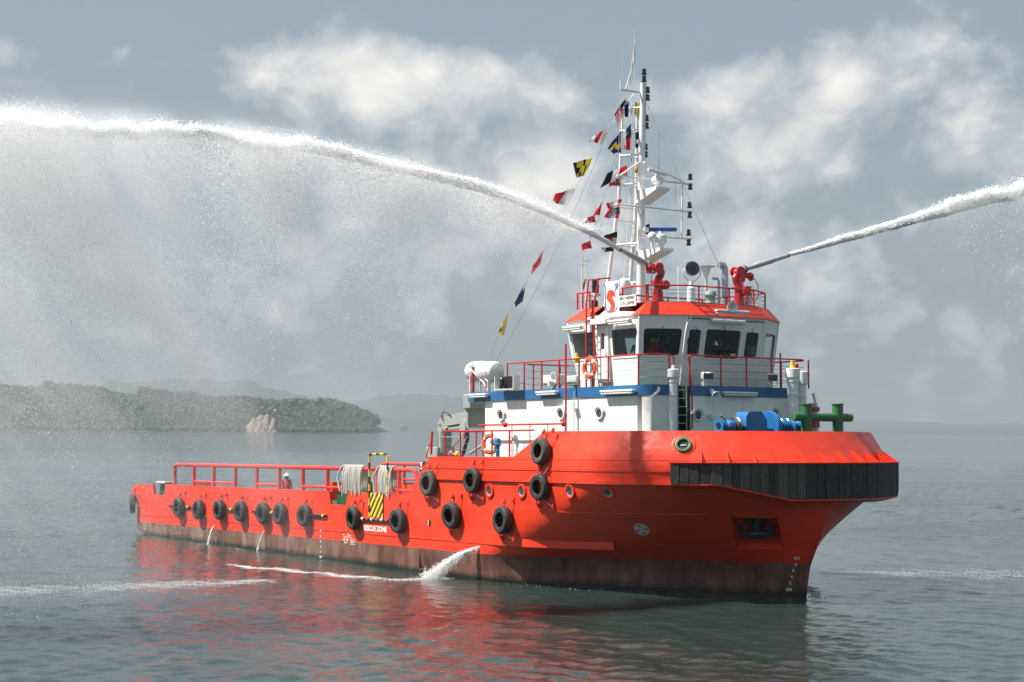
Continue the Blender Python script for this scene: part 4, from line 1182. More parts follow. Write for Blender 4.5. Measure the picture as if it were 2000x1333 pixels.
ys = -HY+.03; zr = A(1150, 699.5, 'Y', ys).z-ZT; XA = A(990, 706, 'Y', ys).x
sp_x = [A(px, 725, 'Y', ys).x for px in (991, 1024, 1058, 1092, 1131, 1188, 1247)]+[A(1309, 725, 'X', HX+.0).x]
pE = A(1307, 725, 'X', HX-.03)
railing([(XA, ys), (HX-.2, ys), (HX-.06, ys+.06), (HX-.03, ys+.2), (HX-.03, pE.y)], ZT, zr, [(x, ys) for x in sp_x[:-1]]+[(HX-.03, pE.y)])
mb = MB(); q = Vector((HX-.03, pE.y, ZT+zr)); mb.tube([q, q+Vector((.03, .15, -.05)), q+Vector((.08, .28, -1.0))], .026, 8); obj('rail_end_brace', mb, REDR, TUG)
pf = [A(px, 725, 'X', HX-.03).y for px in (1347, 1408, 1458, 1507, 1579)]
fp = [(HX-.03, pf[0]), (HX-.03, HY-.5), (HX-.5, HY-.03), (XA, HY-.03), (XA, -HY+.9)]
railing(fp, ZT, zr, [(HX-.03, y) for y in pf]+[(x, HY-.03) for x in (-5, -6.3, -7.6, -8.9, -10.2, -11.3)]+[(XA, y) for y in (2.4, 1.2, 0, -1.2, -2.4)])
mb = MB(); q = Vector((HX-.03, pf[0], ZT+zr)); mb.tube([q+Vector((0, .02, 0)), q+Vector((.04, -.08, -.05)), q+Vector((.04, 0.06, -1.25)), q+Vector((.04, .06, -2.4))], .028, 8); obj('rail_end_brace', mb, REDR, TUG)
# forecastle side rail
yf = -B+.1; zf = 4.38; hf = A(900, 842.5, 'Y', yf).z-zf
fxs = [A(px, 870, 'Y', yf).x for px in (870, 899, 930, 961, 995)]
railing([(fxs[0], yf), (A(1043, 841, 'Y', yf).x, yf)], zf, hf, [(x, yf) for x in fxs], r=.028)
mb = MB(); mb.tube([(fxs[0], yf, zf+hf), (fxs[0], yf+1.6, zf+hf)], .028, 8); mb.tube([(fxs[0], yf+1.6, zf+hf), (fxs[0], yf+1.6, zf)], .03, 8); mb.tube([(fxs[0], yf, zf), (fxs[0]+.6, yf+.5, zf+hf)], .02, 6); obj('aft_rail_bend', mb, REDR, TUG)
mb = MB(); q0 = A(844, 843, 'Y', -B+.1); q1 = A(842, 888, 'Y', -B+.1); q2 = A(832, 893, 'Y', -B+.1); mb.tube([q1, q0], .045, 8); mb.tube([q0+Vector((0, .02, -.15)), q2], .022, 8); obj('corner_stanchion', mb, REDR, TUG)
# roof rail
zrr = RB; 
y1 = -2.62
def RX(px, y=y1): return A(px, 575, 'Y', y).x
hr = A(1262, 557.5, 'Y', y1).z-RB
railing([(RX(1127), y1), (RX(1153), y1)], RB, hr, [(RX(1128), y1), (RX(1138), y1), (RX(1152), y1)], r=.028, pr=.035)
rp = [(RX(1214), y1), (-4.78, y1), (-4.10, -1.46), (-4.10, 1.46), (-4.78, 2.62), (-8.1, 2.62), (-8.1, -2.62+1.2)]
railing(rp, RB, hr, [(RX(1216), y1), (RX(1262), y1), (-4.78, y1), (-4.10, -1.0), (-4.10, .35), (-4.10, 1.46), (-4.78, 2.62), (-5.7, 2.62), (-6.8, 2.62), (-8.1, 2.62), (-8.1, 1.0), (-8.1, -.6)], r=.028, pr=.03)
# ladder on the starboard side of the wheelhouse up to the roof
mb = MB(); ly = -3.32
xa, xb = A(1145, 660, 'Y', ly).x, A(1160, 660, 'Y', ly).x
lad = obj('roof_ladder', MB().tube([(xa, ly, ZT), (xa, ly, RB), (xa, ly+.1, RB+.9), (xa, ly+.6, RB+.95)], .03, 8).tube([(xb, ly, ZT), (xb, ly, RB), (xb+.12, ly+.1, RB+.9), (xb+.12, ly+.6, RB+.95)], .03, 8), REDR, TUG)
for k in range(11): obj('rung', MB().tube([(xa, ly, ZT+.25+k*.27), (xb, ly, ZT+.25+k*.27)], .013, 6), BLK, lad)
mb = MB(); mb.tube([(xa+.22, ly+.1, ZT), (xa+.22, ly+.1, RB)], .03, 8); mb.tube([(xa+.1, ly+.12, ZT), (xa+.1, ly+.12, RB-.2)], .02, 8); obj('cable_trunk', mb, BLK, TUG)
# tall red pole with hose pipe along the house
px0 = A(1105, 755, 'Y', -HY-.35); mb = MB(); mb.tube([(px0.x, -HY-.35, 5.2), (px0.x, -HY-.35, A(1104, 673, 'Y', -HY-.35).z)], .036, 8); q = A(1105, 828, 'Y', -HY-.35); a = A(935, 828.5, 'Y', -HY-.35)
mb.tube([q, (a.x, a.y, q.z)], .032, 8)
for px in (987, 1101): c = A(px, 828, 'Y', -HY-.35); mb.ball((c.x, c.y, q.z), .1, 0, 10, 6)
for px in (1000, 1035, 1070): c = A(px, 828, 'Y', -HY-.35); mb.tube([(c.x, c.y, q.z), (c.x, c.y, Z0)], .018, 6)
obj('fire_main_pipe', mb, REDR, TUG)
mb = MB(); mb.tube([(px0.x+.16, -HY-.12, 4.3), (px0.x+.16, -HY-.12, 6.6)], .02, 6); mb.box((px0.x+.08, -HY-.2, 6.2), (.25, .2, .02)); obj('white_conduit', mb, WHITE2, TUG)
mb = MB(); a = A(1524, 690, 'X', HX-.9); mb.tube([(HX-.9, a.y, ZT), a], .03, 8); obj('red_pole', mb, REDR, TUG)

# ------------------------------------------------------------------ mast
MX = -8.3
def MA(px, py, x=MX): return A(px, py, 'X', x)
zt = A(1258, 163, 'Y', 0).z
mast = obj('mast', MB().tube([(-8.42, 0, 6.8), (-8.42, 0, 9.7), (-8.37, 0, 14.4)], [.16, .16, .135], 14).tube([(-8.36, 0, 14.35), (-8.22, 0, zt)], [.13, .11], 12), WHITE2, TUG)
mb = MB()
for s_ in (-1, 1): mb.tube([(-9.9, s_*.55, RB-.3), (-9.15, s_*.40, 13.7), (-9.0, s_*.33, 17.0)], [.075, .07, .045], 10)
mb.tube([(-9.3, -.42, 12.9), (-9.3, .42, 12.9)], .03, 6)
obj('mast_leg', mb, WHITE2, mast)
mb = MB()
for z in (10.6, 12.0, 14.15, 15.2, 16.1, 16.9):
    x_ = -9.9+(z-RB+.3)*.17
    x_ = min(x_, -9.05)
    for s_ in (-1, 1): mb.tube([(x_, s_*.42, z), (-8.38, s_*.05, z)], .035, 8)
    mb.tube([(x_, -.42, z), (x_, .42, z)], .03, 8)
obj('mast_brace', mb, WHITE2, mast)
ld = obj('mast_ladder', MB().tube([(-9.35, -.16, RB), (-8.75, -.16, 14.2), (-8.7, -.16, 17.2)], .018, 6).tube([(-9.35, .16, RB), (-8.75, .16, 14.2), (-8.7, .16, 17.2)], .018, 6), WHITE2, mast)
for k in range(26):
    z = RB+.2+k*.29; x_ = -9.35+.6*min(1, (z-RB)/(14.2-RB))+.01; obj('rung', MB().tube([(x_, -.16, z), (x_, .16, z)], .009, 5), WHITE2, ld)
# yard arms
arms = [((1205, 346), (1352, 358), .04), ((1205, 402), (1352, 412), .032), ((1258, 460), (1350, 467), .032)]
for (a, b_, r_) in arms:
    A0, B0 = MA(*a, -8.05), MA(*b_, -8.05); z_ = (A0.z+B0.z)/2; obj('yard_arm', MB().tube([(A0.x, A0.y, z_), (B0.x, B0.y, z_)], r_, 8).tube([(A0.x, A0.y, z_-.1), (-.1-8.05, -.1, z_-.1)], .018, 6), WHITE2, mast)
mb = MB(); q0 = MA(1333, 356, -8.05); q1 = MA(1331, 466, -8.05); mb.tube([q0, q1], .028, 8); mb.tube([MA(1258, 317, -8.1), MA(1336, 357, -8.05)], .035, 8); mb.tube([MA(1250, 317, -8.1), MA(1209, 345, -8.05)], .04, 8); obj('arm_strut', mb, WHITE2, mast)
mb = MB(); a = MA(1212, 175); b_ = MA(1255, 173); mb.tube([a, (b_.x, b_.y, a.z)], .045, 8); mb.tube([a, a+Vector((0, 0, .32))], .03, 6); mb.tube([MA(1222, 175), MA(1238, 120), MA(1240, 75)], [.025, .02, .015], 6); mb.tube([MA(1228, 175), MA(1240, 78)], .012, 6)
obj('top_spreader', mb, WHITE2, mast)
for i, (x, y0_, y1_, r_) in enumerate(((1217, 75, 172, .008), (1240, 55, 175, .01), (1287, 250, 335, .007), (1320, 315, 405, .007))):
    obj('whip_aerial', MB().tube([MA(x-.5, y1_), MA(x, y0_)], [r_*1.6, r_], 5), GREYW, mast)
# stays
def wire(a, b_, r=.008, m=STEELD, name='stay_wire', sag=0):
    a = Vector(a); b_ = Vector(b_); return obj(name, MB().tube([a.lerp(b_, t)-Vector((0, 0, sag*4*t*(1-t))) for t in np.linspace(0, 1, 9)], r, 5), m, mast)
wire(A(1262, 200, 'Y', 0), A(1408, 528, 'X', -4.4), .012)
wire(MA(1196, 238), Vector((-14, -3.3, 6.8)), .006, sag=.6)
wire(MA(1212, 180), A(1200, 545, 'X', -9.0), .008, WHITE2)
wire(MA(1232, 200), A(1236, 520, 'X', -9.0), .006, STEELD)

# mast lights
def lamp(p, s=1.0, top=NAVK, two=True, lab='', name='navigation_light', side=None, body=BLACKG):
    t = thing(name, lab, 'navigation light', p, 'navigation lights on the mast')
    h = .40*s if two else .2*s; z = 0
    for k in range(2 if two else 1):
        z = k*.26*s
        obj('lamp_base', MB().lathe([(.055*s, z-.0), (.10*s, z+.01), (.10*s, z+.045), (.065*s, z+.05)], p, n=14), body, t)
        obj('lens', MB().lathe([(.07*s, z+.05), (.078*s, z+.10), (.07*s, z+.17)], p, n=14), top, t)
        obj('lamp_cap', MB().lathe([(.085*s, z+.17), (.085*s, z+.19), (.05*s, z+.23), (.0, z+.24)], p, n=14), body, t)
    mb = MB(); 
    if side is not None: obj('lamp_bracket', MB().box(Vector(p)+Vector((0, side*.09*s, .0)), (.05, .22*s, .03)), WHITE2, t)
    return t


lamp(A(1258, 161, 'Y', 0), 1.0, lab='black two tier light on the very top of the mast')
lamp(A(1264.5, 197, 'Y', .13), 1.05, lab='black two tier light beside the mast, just below the top one', side=-1)
lamp(A(1262.5, 252, 'Y', .13), 1.05, lab='black two tier light in the middle of the stack beside the mast', side=-1)
lamp(A(1260.5, 308, 'Y', .13), 1.05, lab='black two tier light lowest in the stack beside the mast', side=-1)
for i, (x, ya, yb_, ca, la) in enumerate(((1348, 350, 366, NAVR, 'upper'), (1347, 405, 422, NAVK, 'middle'), (1345, 459, 475, NAVR, 'lowest'))):
    p = MA(x, ya+2, -8.05)
    t = lamp(p, .95, ca, False, f'small dark light standing on the port end of the {la} yard arm')
    t = lamp(p-Vector((0, 0, .36)), .95, ca if i != 1 else NAVG, False, f'small dark light hanging under the port end of the {la} yard arm')
for i, (x, y_, la) in enumerate(((1206, 362, 'upper'), (1206, 418, 'middle'))):
    lamp(MA(x, y_, -8.05), .95, NAVG, False, f'green glass light hanging under the starboard end of the {la} yard arm')
for (x, y_, la) in ((1163, 573, 'upper'), (1161.5, 613, 'lower')):
    p = A(x, y_, 'Y', -2.4); t = thing('signal_lamp', f'tall black {la} lamp beside the aft roof rail', 'lamp', p, 'pair of tall black lamps aft of the wheelhouse')
    obj('lamp_body', MB().lathe([(.10, 0), (.12, .02), (.12, .2), (.15, .22), (.15, .24), (.12, .25), (.12, .43), (.08, .47), (0, .48)], p, n=18), BLACKG, t); obj('lamp_foot', MB().box(p-Vector((0, 0, .06)), (.26, .26, .1)), GREYW, t)
    obj('lamp_pole', MB().tube([p-Vector((0, 0, .1)), p-Vector((0, 0, .5))], .03, 6), GREYW, t)

# radars
def platform(cx, y0_, z, w, l):
    mb = MB(); mb.prism([(cx, -w/2, z), (cx+l, -w/2, z), (cx+l, -w/2, z-.09), (cx, -w/2, z-.48)], (0, w, 0)); return mb
for (pxx, pyy, base, col, bar0, bar1, lab, domx) in (((1288), 370, WHITE2, WHITE2, (1250, 338), (1303, 337), 'white bar radar scanner on the upper mast platform', 0),
                                                    ((1302), 489, WHITE2, RADB, (1273, 448), (1320, 453), 'blue bar radar scanner on the lower mast platform', 1)):
    z = A(1275, pyy, 'Y', 0).z; l = 1.15 if pyy < 400 else 1.35
    obj('radar_platform', platform(-8.3, 0, z-.0, .62, l), WHITE2, mast)
    cx = -7.45 if pyy < 400 else -7.3
    t = thing('radar', lab, 'radar', (cx, 0, z))
    hp = A(1276, (bar0[1]+bar1[1])/2, 'X', cx).z-z if pyy < 400 else A(1296, 451, 'X', cx).z-z
    obj('pedestal', MB().lathe([(.11, 0), (.11, .14), (.20, .2), (.23, hp*.45), (.20, hp*.72), (.09, hp*.8), (.08, hp-.04)], (cx, 0, z), n=18), WHITE2, t)
    d = Vector((.62, .78, 0)) if pyy > 400 else Vector((-.35, .94, 0)); d.normalize(); R = Matrix((d, Vector((-d.y, d.x, 0)), Vector((0, 0, 1)))).transposed()
    L_ = 1.28 if pyy < 400 else 1.15
    obj('scanner_bar', MB().box((cx, 0, z+hp+.03), (L_, .11, .14), R, ch=.04), col, t)
    if col is RADB: obj('bar_end', MB().box(Vector((cx, 0, z+hp+.03))-d*.5, (.22, .13, .16), R, ch=.04), WHITE2, t)
    if domx: obj('gear_housing', MB().ball((cx, -.38, z+.42), .16, 0, 14, 8).tube([(cx, -.38, z), (cx, -.38, z+.35)], .05, 8), WHITE2, t)
z = A(1218, 570, 'Y', -1.2).z
p = A(1219, 585, 'Y', -1.5); t = thing('satellite_dome', 'white satellite dome behind the seahorse sign board', 'antenna', p)
obj('radome', MB().lathe([(.05, 0), (.18, .05), (.22, .16), (.225, .36), (.19, .5), (.10, .58), (0, .6)], p+Vector((0, 0, .15)), n=20), WHITE2, t); obj('dome_foot', MB().tube([(p.x, p.y, RB), p+Vector((0, 0, .2))], .04, 8), WHITE2, t)
p = A(1226, 618, 'Y', -2.3); t = thing('round_vent_lid', 'round white vent lid below the IMO number plate', 'vent', p)
obj('vent_drum', MB().lathe([(.14, 0), (.14, .26), (.2, .27), (.2, .36), (.12, .44), (0, .45)], p-Vector((0, 0, .12)), n=18), WHITE2, t); obj('vent_rim', MB().lathe([(.205, .30), (.215, .30), (.215, .33), (.205, .33)], p-Vector((0, 0, .12)), n=18), GREYW, t)

# ------------------------------------------------------------------ fire monitors
def monitor(x, y, tip_px, base_px, lab, sgn):
    base = Vector((x, y, RB)); t = thing('fire_monitor', lab, 'fire monitor', base, 'fire monitors on the wheelhouse roof')
    bp = AN(*base_px, (x, 0, 0), (1, 0, 0)); tp = AN(*tip_px, (x, 0, 0), (1, 0, 0)); piv = bp
    u = (tp-bp).normalized()
    hz = bp.z-RB
    obj('pedestal', MB().lathe([(.28, 0), (.28, .03), (.21, .05), (.145, .62), (.145, .70), (.24, .70), (.24, .77), (.15, .77), (.15, .84)], base, n=18), REDM, t)
    top = base+Vector((0, 0, .84)); 
    elb = MB().tube([top, top+Vector((0, -sgn*.10, .1)), top+Vector((0, -sgn*.16, .24)), top+Vector((0, -sgn*.05, .40)), Vector((x, bp.y-u.y*.30, bp.z-u.z*.30)), bp], [.13, .13, .13, .13, .12, .11], 14)
    elb.box(top+Vector((.16, 0, .22)), (.16, .24, .24), ch=.04); elb.lathe([(.17, -.2), (.17, -.12), (.12, -.12), (.12, .12), (.17, .12), (.17, .2)], (x, bp.y-u.y*.30, bp.z-u.z*.30), (1, 0, 0), 14)
    elb.ball((x, y-sgn*.05, top.z+.42), .17, 0, 12, 8)
    obj('swivel_elbow', elb, REDM, t)
    obj('gearbox', MB().tube([(x, y+sgn*.05, top.z+.32), (x+.1, y+sgn*.42, top.z+.36), (x+.12, y+sgn*.5, top.z+.18)], [.11, .10, .09], 10).ball((x+.1, y+sgn*.44, top.z+.33), .14, 0, 10, 6).box((x+.28, y+sgn*.1, RB+.62), (.22, .3, .3), ch=.05).lathe([(.15, -.04), (.15, .04)], (x+.42, y, RB+.62), (1, 0, 0), 14), REDM, t)
    mb = MB(); L_ = (tp-bp).length; mb.lathe([(.12, -.03), (.12, .02), (.085, .03), (.085, L_*.25), (.10, L_*.26), (.10, L_*.62), (.085, L_*.68), (.072, L_), (.06, L_)], bp, u, 18); obj('barrel', mb, STEEL, t)
    mb = MB(); mb.lathe([(.105, .03), (.135, .03), (.135, .10), (.105, .10)], bp, u, 14); mb.lathe([(.0, L_), (.078, L_), (.078, L_-.07), (.074, L_-.07)], bp, u, 14); obj('nozzle_ring', mb, STEELD, t)
    mb = MB(); c = Vector((x+.3, y+sgn*.45, top.z+.2)); mb.tube([c+Vector((0, 0, .05)), c+Vector((.05, sgn*.12, -.2)), c+Vector((.05, sgn*.14, -.6)), c+Vector((0, -sgn*.05, -.85)), c+Vector((0, -sgn*.15, -.5)), c+Vector((0, -sgn*.3, -.45))], .013, 6); mb.tube([c+Vector((0, -.2*sgn, -.3)), c+Vector((.1, .05*sgn, -.7)), c+Vector((0, -.2*sgn, -.8)), c+Vector((-.1, -.3*sgn, -.4))], .01, 6); obj('cable', mb, BLK, t)
    return tp, u, bp


tipL, uL, bL = monitor(-5.2, -1.85, (1209, 487), (1268, 518), 'red fire monitor beside the mast, spraying over the stern side', -1)
tipR, uR, bR = monitor(-5.2, 1.78, (1540, 499), (1452, 527), 'red fire monitor farther forward on the roof, spraying away from the mast', 1)

# searchlight
p = A(1351, 526, 'X', -5.0); base = Vector((-5.0, p.y-.03, RB)); t = thing('searchlight', 'large round searchlight with dark glass on a white column', 'searchlight', base)
f_ = Vector((1, -.55, .12)).normalized()
obj('lamp_drum', MB().lathe([(.10, -.26), (.2, -.2), (.245, -.05), (.25, .09), (.262, .09), (.262, .12), (.235, .12)], p, f_, 28), WHITE2, t); obj('lens', MB().lathe([(.237, .118), (.237, .126), (.0, .134)], p, f_, 28), mat('dark_searchlight_glass', (.02, .035, .05), .35, spec=.2), t)
obj('lens_grille', MB().lathe([(.145, .134), (.149, .134)], p, f_, 24).lathe([(.075, .138), (.078, .138)], p, f_, 24).lathe([(.20, .131), (.204, .131)], p, f_, 24), GREYW, t)
s_ = f_.cross(Vector((0, 0, 1))).normalized(); zb = base+Vector((0, 0, .62)); mb = MB(); mb.tube([p+s_*.3, p+s_*.3-Vector((0, 0, .2)), p+s_*.1-Vector((0, 0, .42)), p-s_*.1-Vector((0, 0, .42)), p-s_*.3-Vector((0, 0, .2)), p-s_*.3], .022, 6); obj('yoke', mb, WHITE2, t)
obj('column', MB().lathe([(.15, 0), (.15, .02), (.14, .6), (.10, .63), (.07, p.z-.42-RB)], base, n=18), WHITE2, t)
# roof clutter: radar reflector/GPS mushroom, cowl vents, aerials, boxes
p = A(1379, 522, 'X', -6.4); t = thing('inmarsat_plate_antenna', 'flat white plate antenna on a flared stem behind the searchlight', 'antenna', (p.x, p.y, RB)); obj('plate', MB().lathe([(.0, 0), (.33, .0), (.34, .03), (0, .05)], p, n=20), WHITE2, t); obj('stem', MB().lathe([(.05, RB-p.z), (.05, -.35), (.16, -.08), (.17, 0)], p, n=12), WHITE2, t)
p = A(1388, 593, 'X', -5.6); t = thing('cowl_vent', 'pale green cowl vent behind the roof rail', 'vent', (p.x, p.y, RB)); obj('cowl', MB().lathe([(.16, 0), (.16, .42), (.22, .45), (.22, .5), (.16, .6), (.0, .66)], (p.x, p.y, RB), n=18), PGREEN, t); obj('cowl_band', MB().lathe([(.165, .2), (.175, .2), (.175, .24), (.165, .24)], (p.x, p.y, RB), n=18), GREYW, t)
for (x, y0_, y1_, xx, r_) in ((1416, 519, 592, -7.4, .12), (1448, 528, 592, -7.8, .09), (1404, 545, 592, -7.0, .05)):
    p = A(x, y0_, 'X', xx); t = thing('exhaust_pipe', {1416: 'fat grey exhaust pipe with a bent top behind the forward monitor', 1448: 'slim grey exhaust pipe right behind the forward monitor', 1404: 'short thin grey pipe with a bent top between cowl vent and forward monitor'}[x], 'pipe', (p.x, p.y, RB), 'grey pipes on the wheelhouse roof')
    obj('pipe_body', MB().tube([(p.x, p.y, RB-.02), (p.x, p.y, p.z-.1), (p.x-.02, p.y-.04, p.z), (p.x-.05, p.y-.25, p.z+.0)], r_, 12), mat('aluminium_pipe', (.45, .50, .53), .4, metal=.5), t); obj('pipe_flange', MB().lathe([(r_+.04, 0), (r_+.04, .03), (r_, .03)], (p.x, p.y, RB+.1), n=14), GREYW, t)
for (x, y0_, lab) in ((1291, 505, 'short white rod aerial beside the red monitor near the mast'), (1325, 520, 'white rod aerial between mast side monitor and searchlight')):
    p = A(x, y0_, 'X', -5.4); t = thing('rod_aerial', lab, 'antenna', (p.x, p.y, RB)); obj('rod', MB().tube([(p.x, p.y, RB), (p.x, p.y, p.z)], [.03, .022], 8), WHITE2, t); obj('rod_foot', MB().lathe([(.06, 0), (.06, .04), (.03, .06)], (p.x, p.y, RB), n=10), WHITE2, t)
for i, (xa, xb, ya, yb_, X_0) in enumerate(((1446, 1462, 561, 592, -6.6), (1441, 1460, 582, 597, -6.0))):
    a = A(xa, ya, 'X', X_0); b_ = A(xb, yb_, 'X', X_0); t = thing('roof_locker', ['tall white locker on the wheelhouse roof behind the forward monitor', 'low white locker on the wheelhouse roof behind the rail'][i], 'locker', (X_0, (a.y+b_.y)/2, RB)); obj('locker_box', MB().box((X_0, (a.y+b_.y)/2, (RB+a.z)/2), (.4, abs(a.y-b_.y), a.z-RB), ch=.02), WHITE2, t); obj('locker_lid', MB().box((X_0, (a.y+b_.y)/2, a.z+.015), (.44, abs(a.y-b_.y)+.04, .03)), WHITE2, t)
for i, (x, y0_) in enumerate(((1137, 505), (1145, 497))):
    p = A(x, y0_, 'X', -9.3); t = thing('flag_staff', ['shorter white staff aft of the wheelhouse roof', 'taller white staff aft of the wheelhouse roof'][i], 'pole', (p.x, p.y, RB-.3)); obj('staff', MB().tube([(p.x, p.y, RB-.3), p], [.03, .018], 8), WHITE2, t); obj('truck', MB().ball(p, .03, 0, 8, 6), WHITE2, t); obj('staff_arm', MB().tube([(p.x, p.y-.18, p.z-.25), (p.x, p.y+.18, p.z-.22)], .012, 6), GREYW, t)


# horn loudspeakers
def horn(px, py, plane, val, f_, r_, lab):
    p = A(px, py, plane, val); f_ = Vector(f_).normalized(); t = thing('horn_speaker', lab, 'loudspeaker', p, 'horn loudspeakers')
    obj('horn_bell', MB().lathe([(.05, -.28), (.09, -.26), (.09, -.12), (.06, -.10), (.10, -.02), (r_, .12), (r_+.012, .12), (r_+.012, .135), (r_-.02, .125), (.06, .0), (.0, .0)], p, f_, 24), WHITE2, t)
    obj('horn_core', MB().lathe([(.035, 0), (.03, .07), (0, .085)], p, f_, 14), GREYW, t); obj('horn_bracket', MB().box(p-f_*.2-Vector((0, 0, .1)), (.05, .05, .15)), GREYW, t)


horn(1429, 600, 'X', -3.55, (1, -.5, -.05), .17, 'pale horn loudspeaker on the red roof brim')
horn(1396, 771, 'X', HX+.25, (1, -.2, -.55), .16, 'pale horn loudspeaker pointing down from the blue band')


# floodlights
def flood(px, py, plane, val, f_, lab, small=False):
    p = A(px, py, plane, val); f_ = Vector(f_).normalized(); R = frame_on(p, f_); t = thing('floodlight', lab, 'floodlight', p, 'deck floodlights by the upper railing')
    if not small:
        obj('lamp_case', place(MB().box((0, 0, -.08), (.40, .26, .2), ch=.06), p, R), WHITE2, t); obj('lamp_glass', place(MB().box((0, 0, .03), (.34, .20, .03), ch=.01), p, R), mat('flood_glass', (.05, .09, .08), .08), t)
    else:
        obj('lamp_case', place(MB().lathe([(.05, -.12), (.15, -.02), (.16, .03), (.14, .03)], n=20), p, R), GREYW, t); obj('lamp_glass', place(MB().lathe([(.145, .028), (0, .04)], n=20), p, R), mat('clear_lamp_glass', (.3, .31, .3), .1), t)
    mb = MB(); mb.tube([p+Vector((0, -.2, -.1)), p+Vector((0, -.2, -.28)), p+Vector((0, .2, -.28)), p+Vector((0, .2, -.1))], .015, 6); mb.tube([p-Vector((0, 0, .28)), (p.x-.1, p.y, ZT)], .03, 8); mb.box(p-Vector((.05, .12, .26)), (.14, .16, .14)); obj('lamp_stand', mb, GREYW, t)


flood(1383, 735, 'X', HX+.12, (1, -.35, -.1), 'rectangular floodlight by the front rail near the green alcove')
flood(1509, 738, 'X', HX+.12, (1, -.35, -.1), 'rectangular floodlight by the front rail next to the fat white vent pipes')
flood(1082, 735, 'Y', -HY+.0, (.1, -1, -.1), 'round clear floodlight by the side rail aft of the tall red pole', True)

# electrical boxes behind side rail
for i, (xa, xb, ya, yb_) in enumerate(((1065, 1091, 733, 751), (1109, 1130, 735, 753))):
    a = A(xa, ya, 'Y', -3.0); b_ = A(xb, yb_, 'Y', -3.0); t = thing('deck_box', ['white deck box behind the round floodlight', 'grey deck box below the yellow beacon'][i], 'box', ((a.x+b_.x)/2, -3, ZT)); obj('box_body', MB().box(((a.x+b_.x)/2, -2.9, (a.z+b_.z)/2), (abs(b_.x-a.x), .4, abs(a.z-b_.z)), ch=.02), WHITE2 if i == 0 else GREYW, t); obj('box_feet', MB().box(((a.x+b_.x)/2, -2.9, (ZT+b_.z)/2), (.1, .1, max(.05, b_.z-ZT))), GREYW, t)

# white vent pipes in front of the deckhouse
def ventpipe(px, ytop, X0, r_, cr, lab, ch_=.26):
    p = A(px, ytop, 'X', X0); b0 = Vector((X0, p.y, 4.15)); h = p.z-4.15; t = thing('vent_pipe', lab, 'vent pipe', b0, 'white vent pipes in front of the deckhouse')
    obj('pipe_body', MB().lathe([(r_, 0), (r_, h-ch_)], b0, n=22), WHITE2, t); obj('vent_cap', MB().lathe([(cr-.02, h-ch_-.02), (cr, h-ch_), (cr, h-.02), (cr-.03, h), (0, h+.01)], b0, n=22), WHITE2, t)
    for k in (.28, .72, .86): obj('pipe_band', MB().lathe([(r_, 0), (r_+.025, .0), (r_+.025, .03), (r_, .03)], b0+Vector((0, 0, h*k)), n=22), WHITE2, t)
    obj('wall_bracket', MB().box((X0-.15, p.y-r_*.8, 4.15+h*.29), (.3, .05, .05)), WHITE2, t)
    return b0, h


b0, h0 = ventpipe(1315, 721, HX+.42, .125, .19, 'slim white vent pipe left of the green alcove')
mb = MB(); mb.lathe([(.06, 0), (.06, .1), (.03, .12), (0, .12)], b0+Vector((0, 0, h0)), n=10); obj('vent_knob', mb, WHITE2, TUG)
b0, h0 = ventpipe(1548, 720, HX+.62, .19, .245, 'fat white vent pipe with a yellow top knob beside the green bitts', .3)
t = thing('beacon_knob', 'small yellow and red knob on top of the fat vent pipe', 'beacon', b0+Vector((0, 0, h0))); obj('knob', MB().lathe([(.07, .0), (.09, .04), (.07, .14), (.07, .26), (0, .27)], b0+Vector((0, 0, h0)), n=12), YEL, t); obj('knob_side', MB().lathe([(.06, 0), (.06, .15), (0, .16)], b0+Vector((-.0, .2, h0)), n=10), REDR, t)
ventpipe(1567, 726, HX+.35, .13, .18, 'slimmer white vent pipe just behind the fat one', .42)
# far-side lifebuoy rack / red boxes right of the pipes
mb = MB(); q0 = A(1590, 800, 'X', -3.8); mb.box(q0, (.3, .25, .15)); mb.box(A(1590, 829, 'X', -3.8), (.3, .25, .24)); obj('hose_box', mb, REDM, TUG)
mb = MB(); mb.tube([A(1588, 768, 'X', -3.7), A(1592, 785, 'X', -3.7), A(1596, 798, 'X', -3.7), A(1596, 845, 'X', -3.7)], .05, 8); mb.box(A(1590, 822, 'X', -3.85), (.2, .22, 1.2)); obj('corner_locker', mb, WHITE2, TUG)
# tap on the front wall
mb = MB(); mb.tube([A(1386, 812, 'X', HX+.05), A(1387, 818, 'X', HX+.12), A(1392, 822, 'X', HX+.12)], .03, 8); mb.box(A(1387, 813, 'X', HX+.06), (.1, .09, .09)); obj('wall_socket', mb, GREYW, TUG)

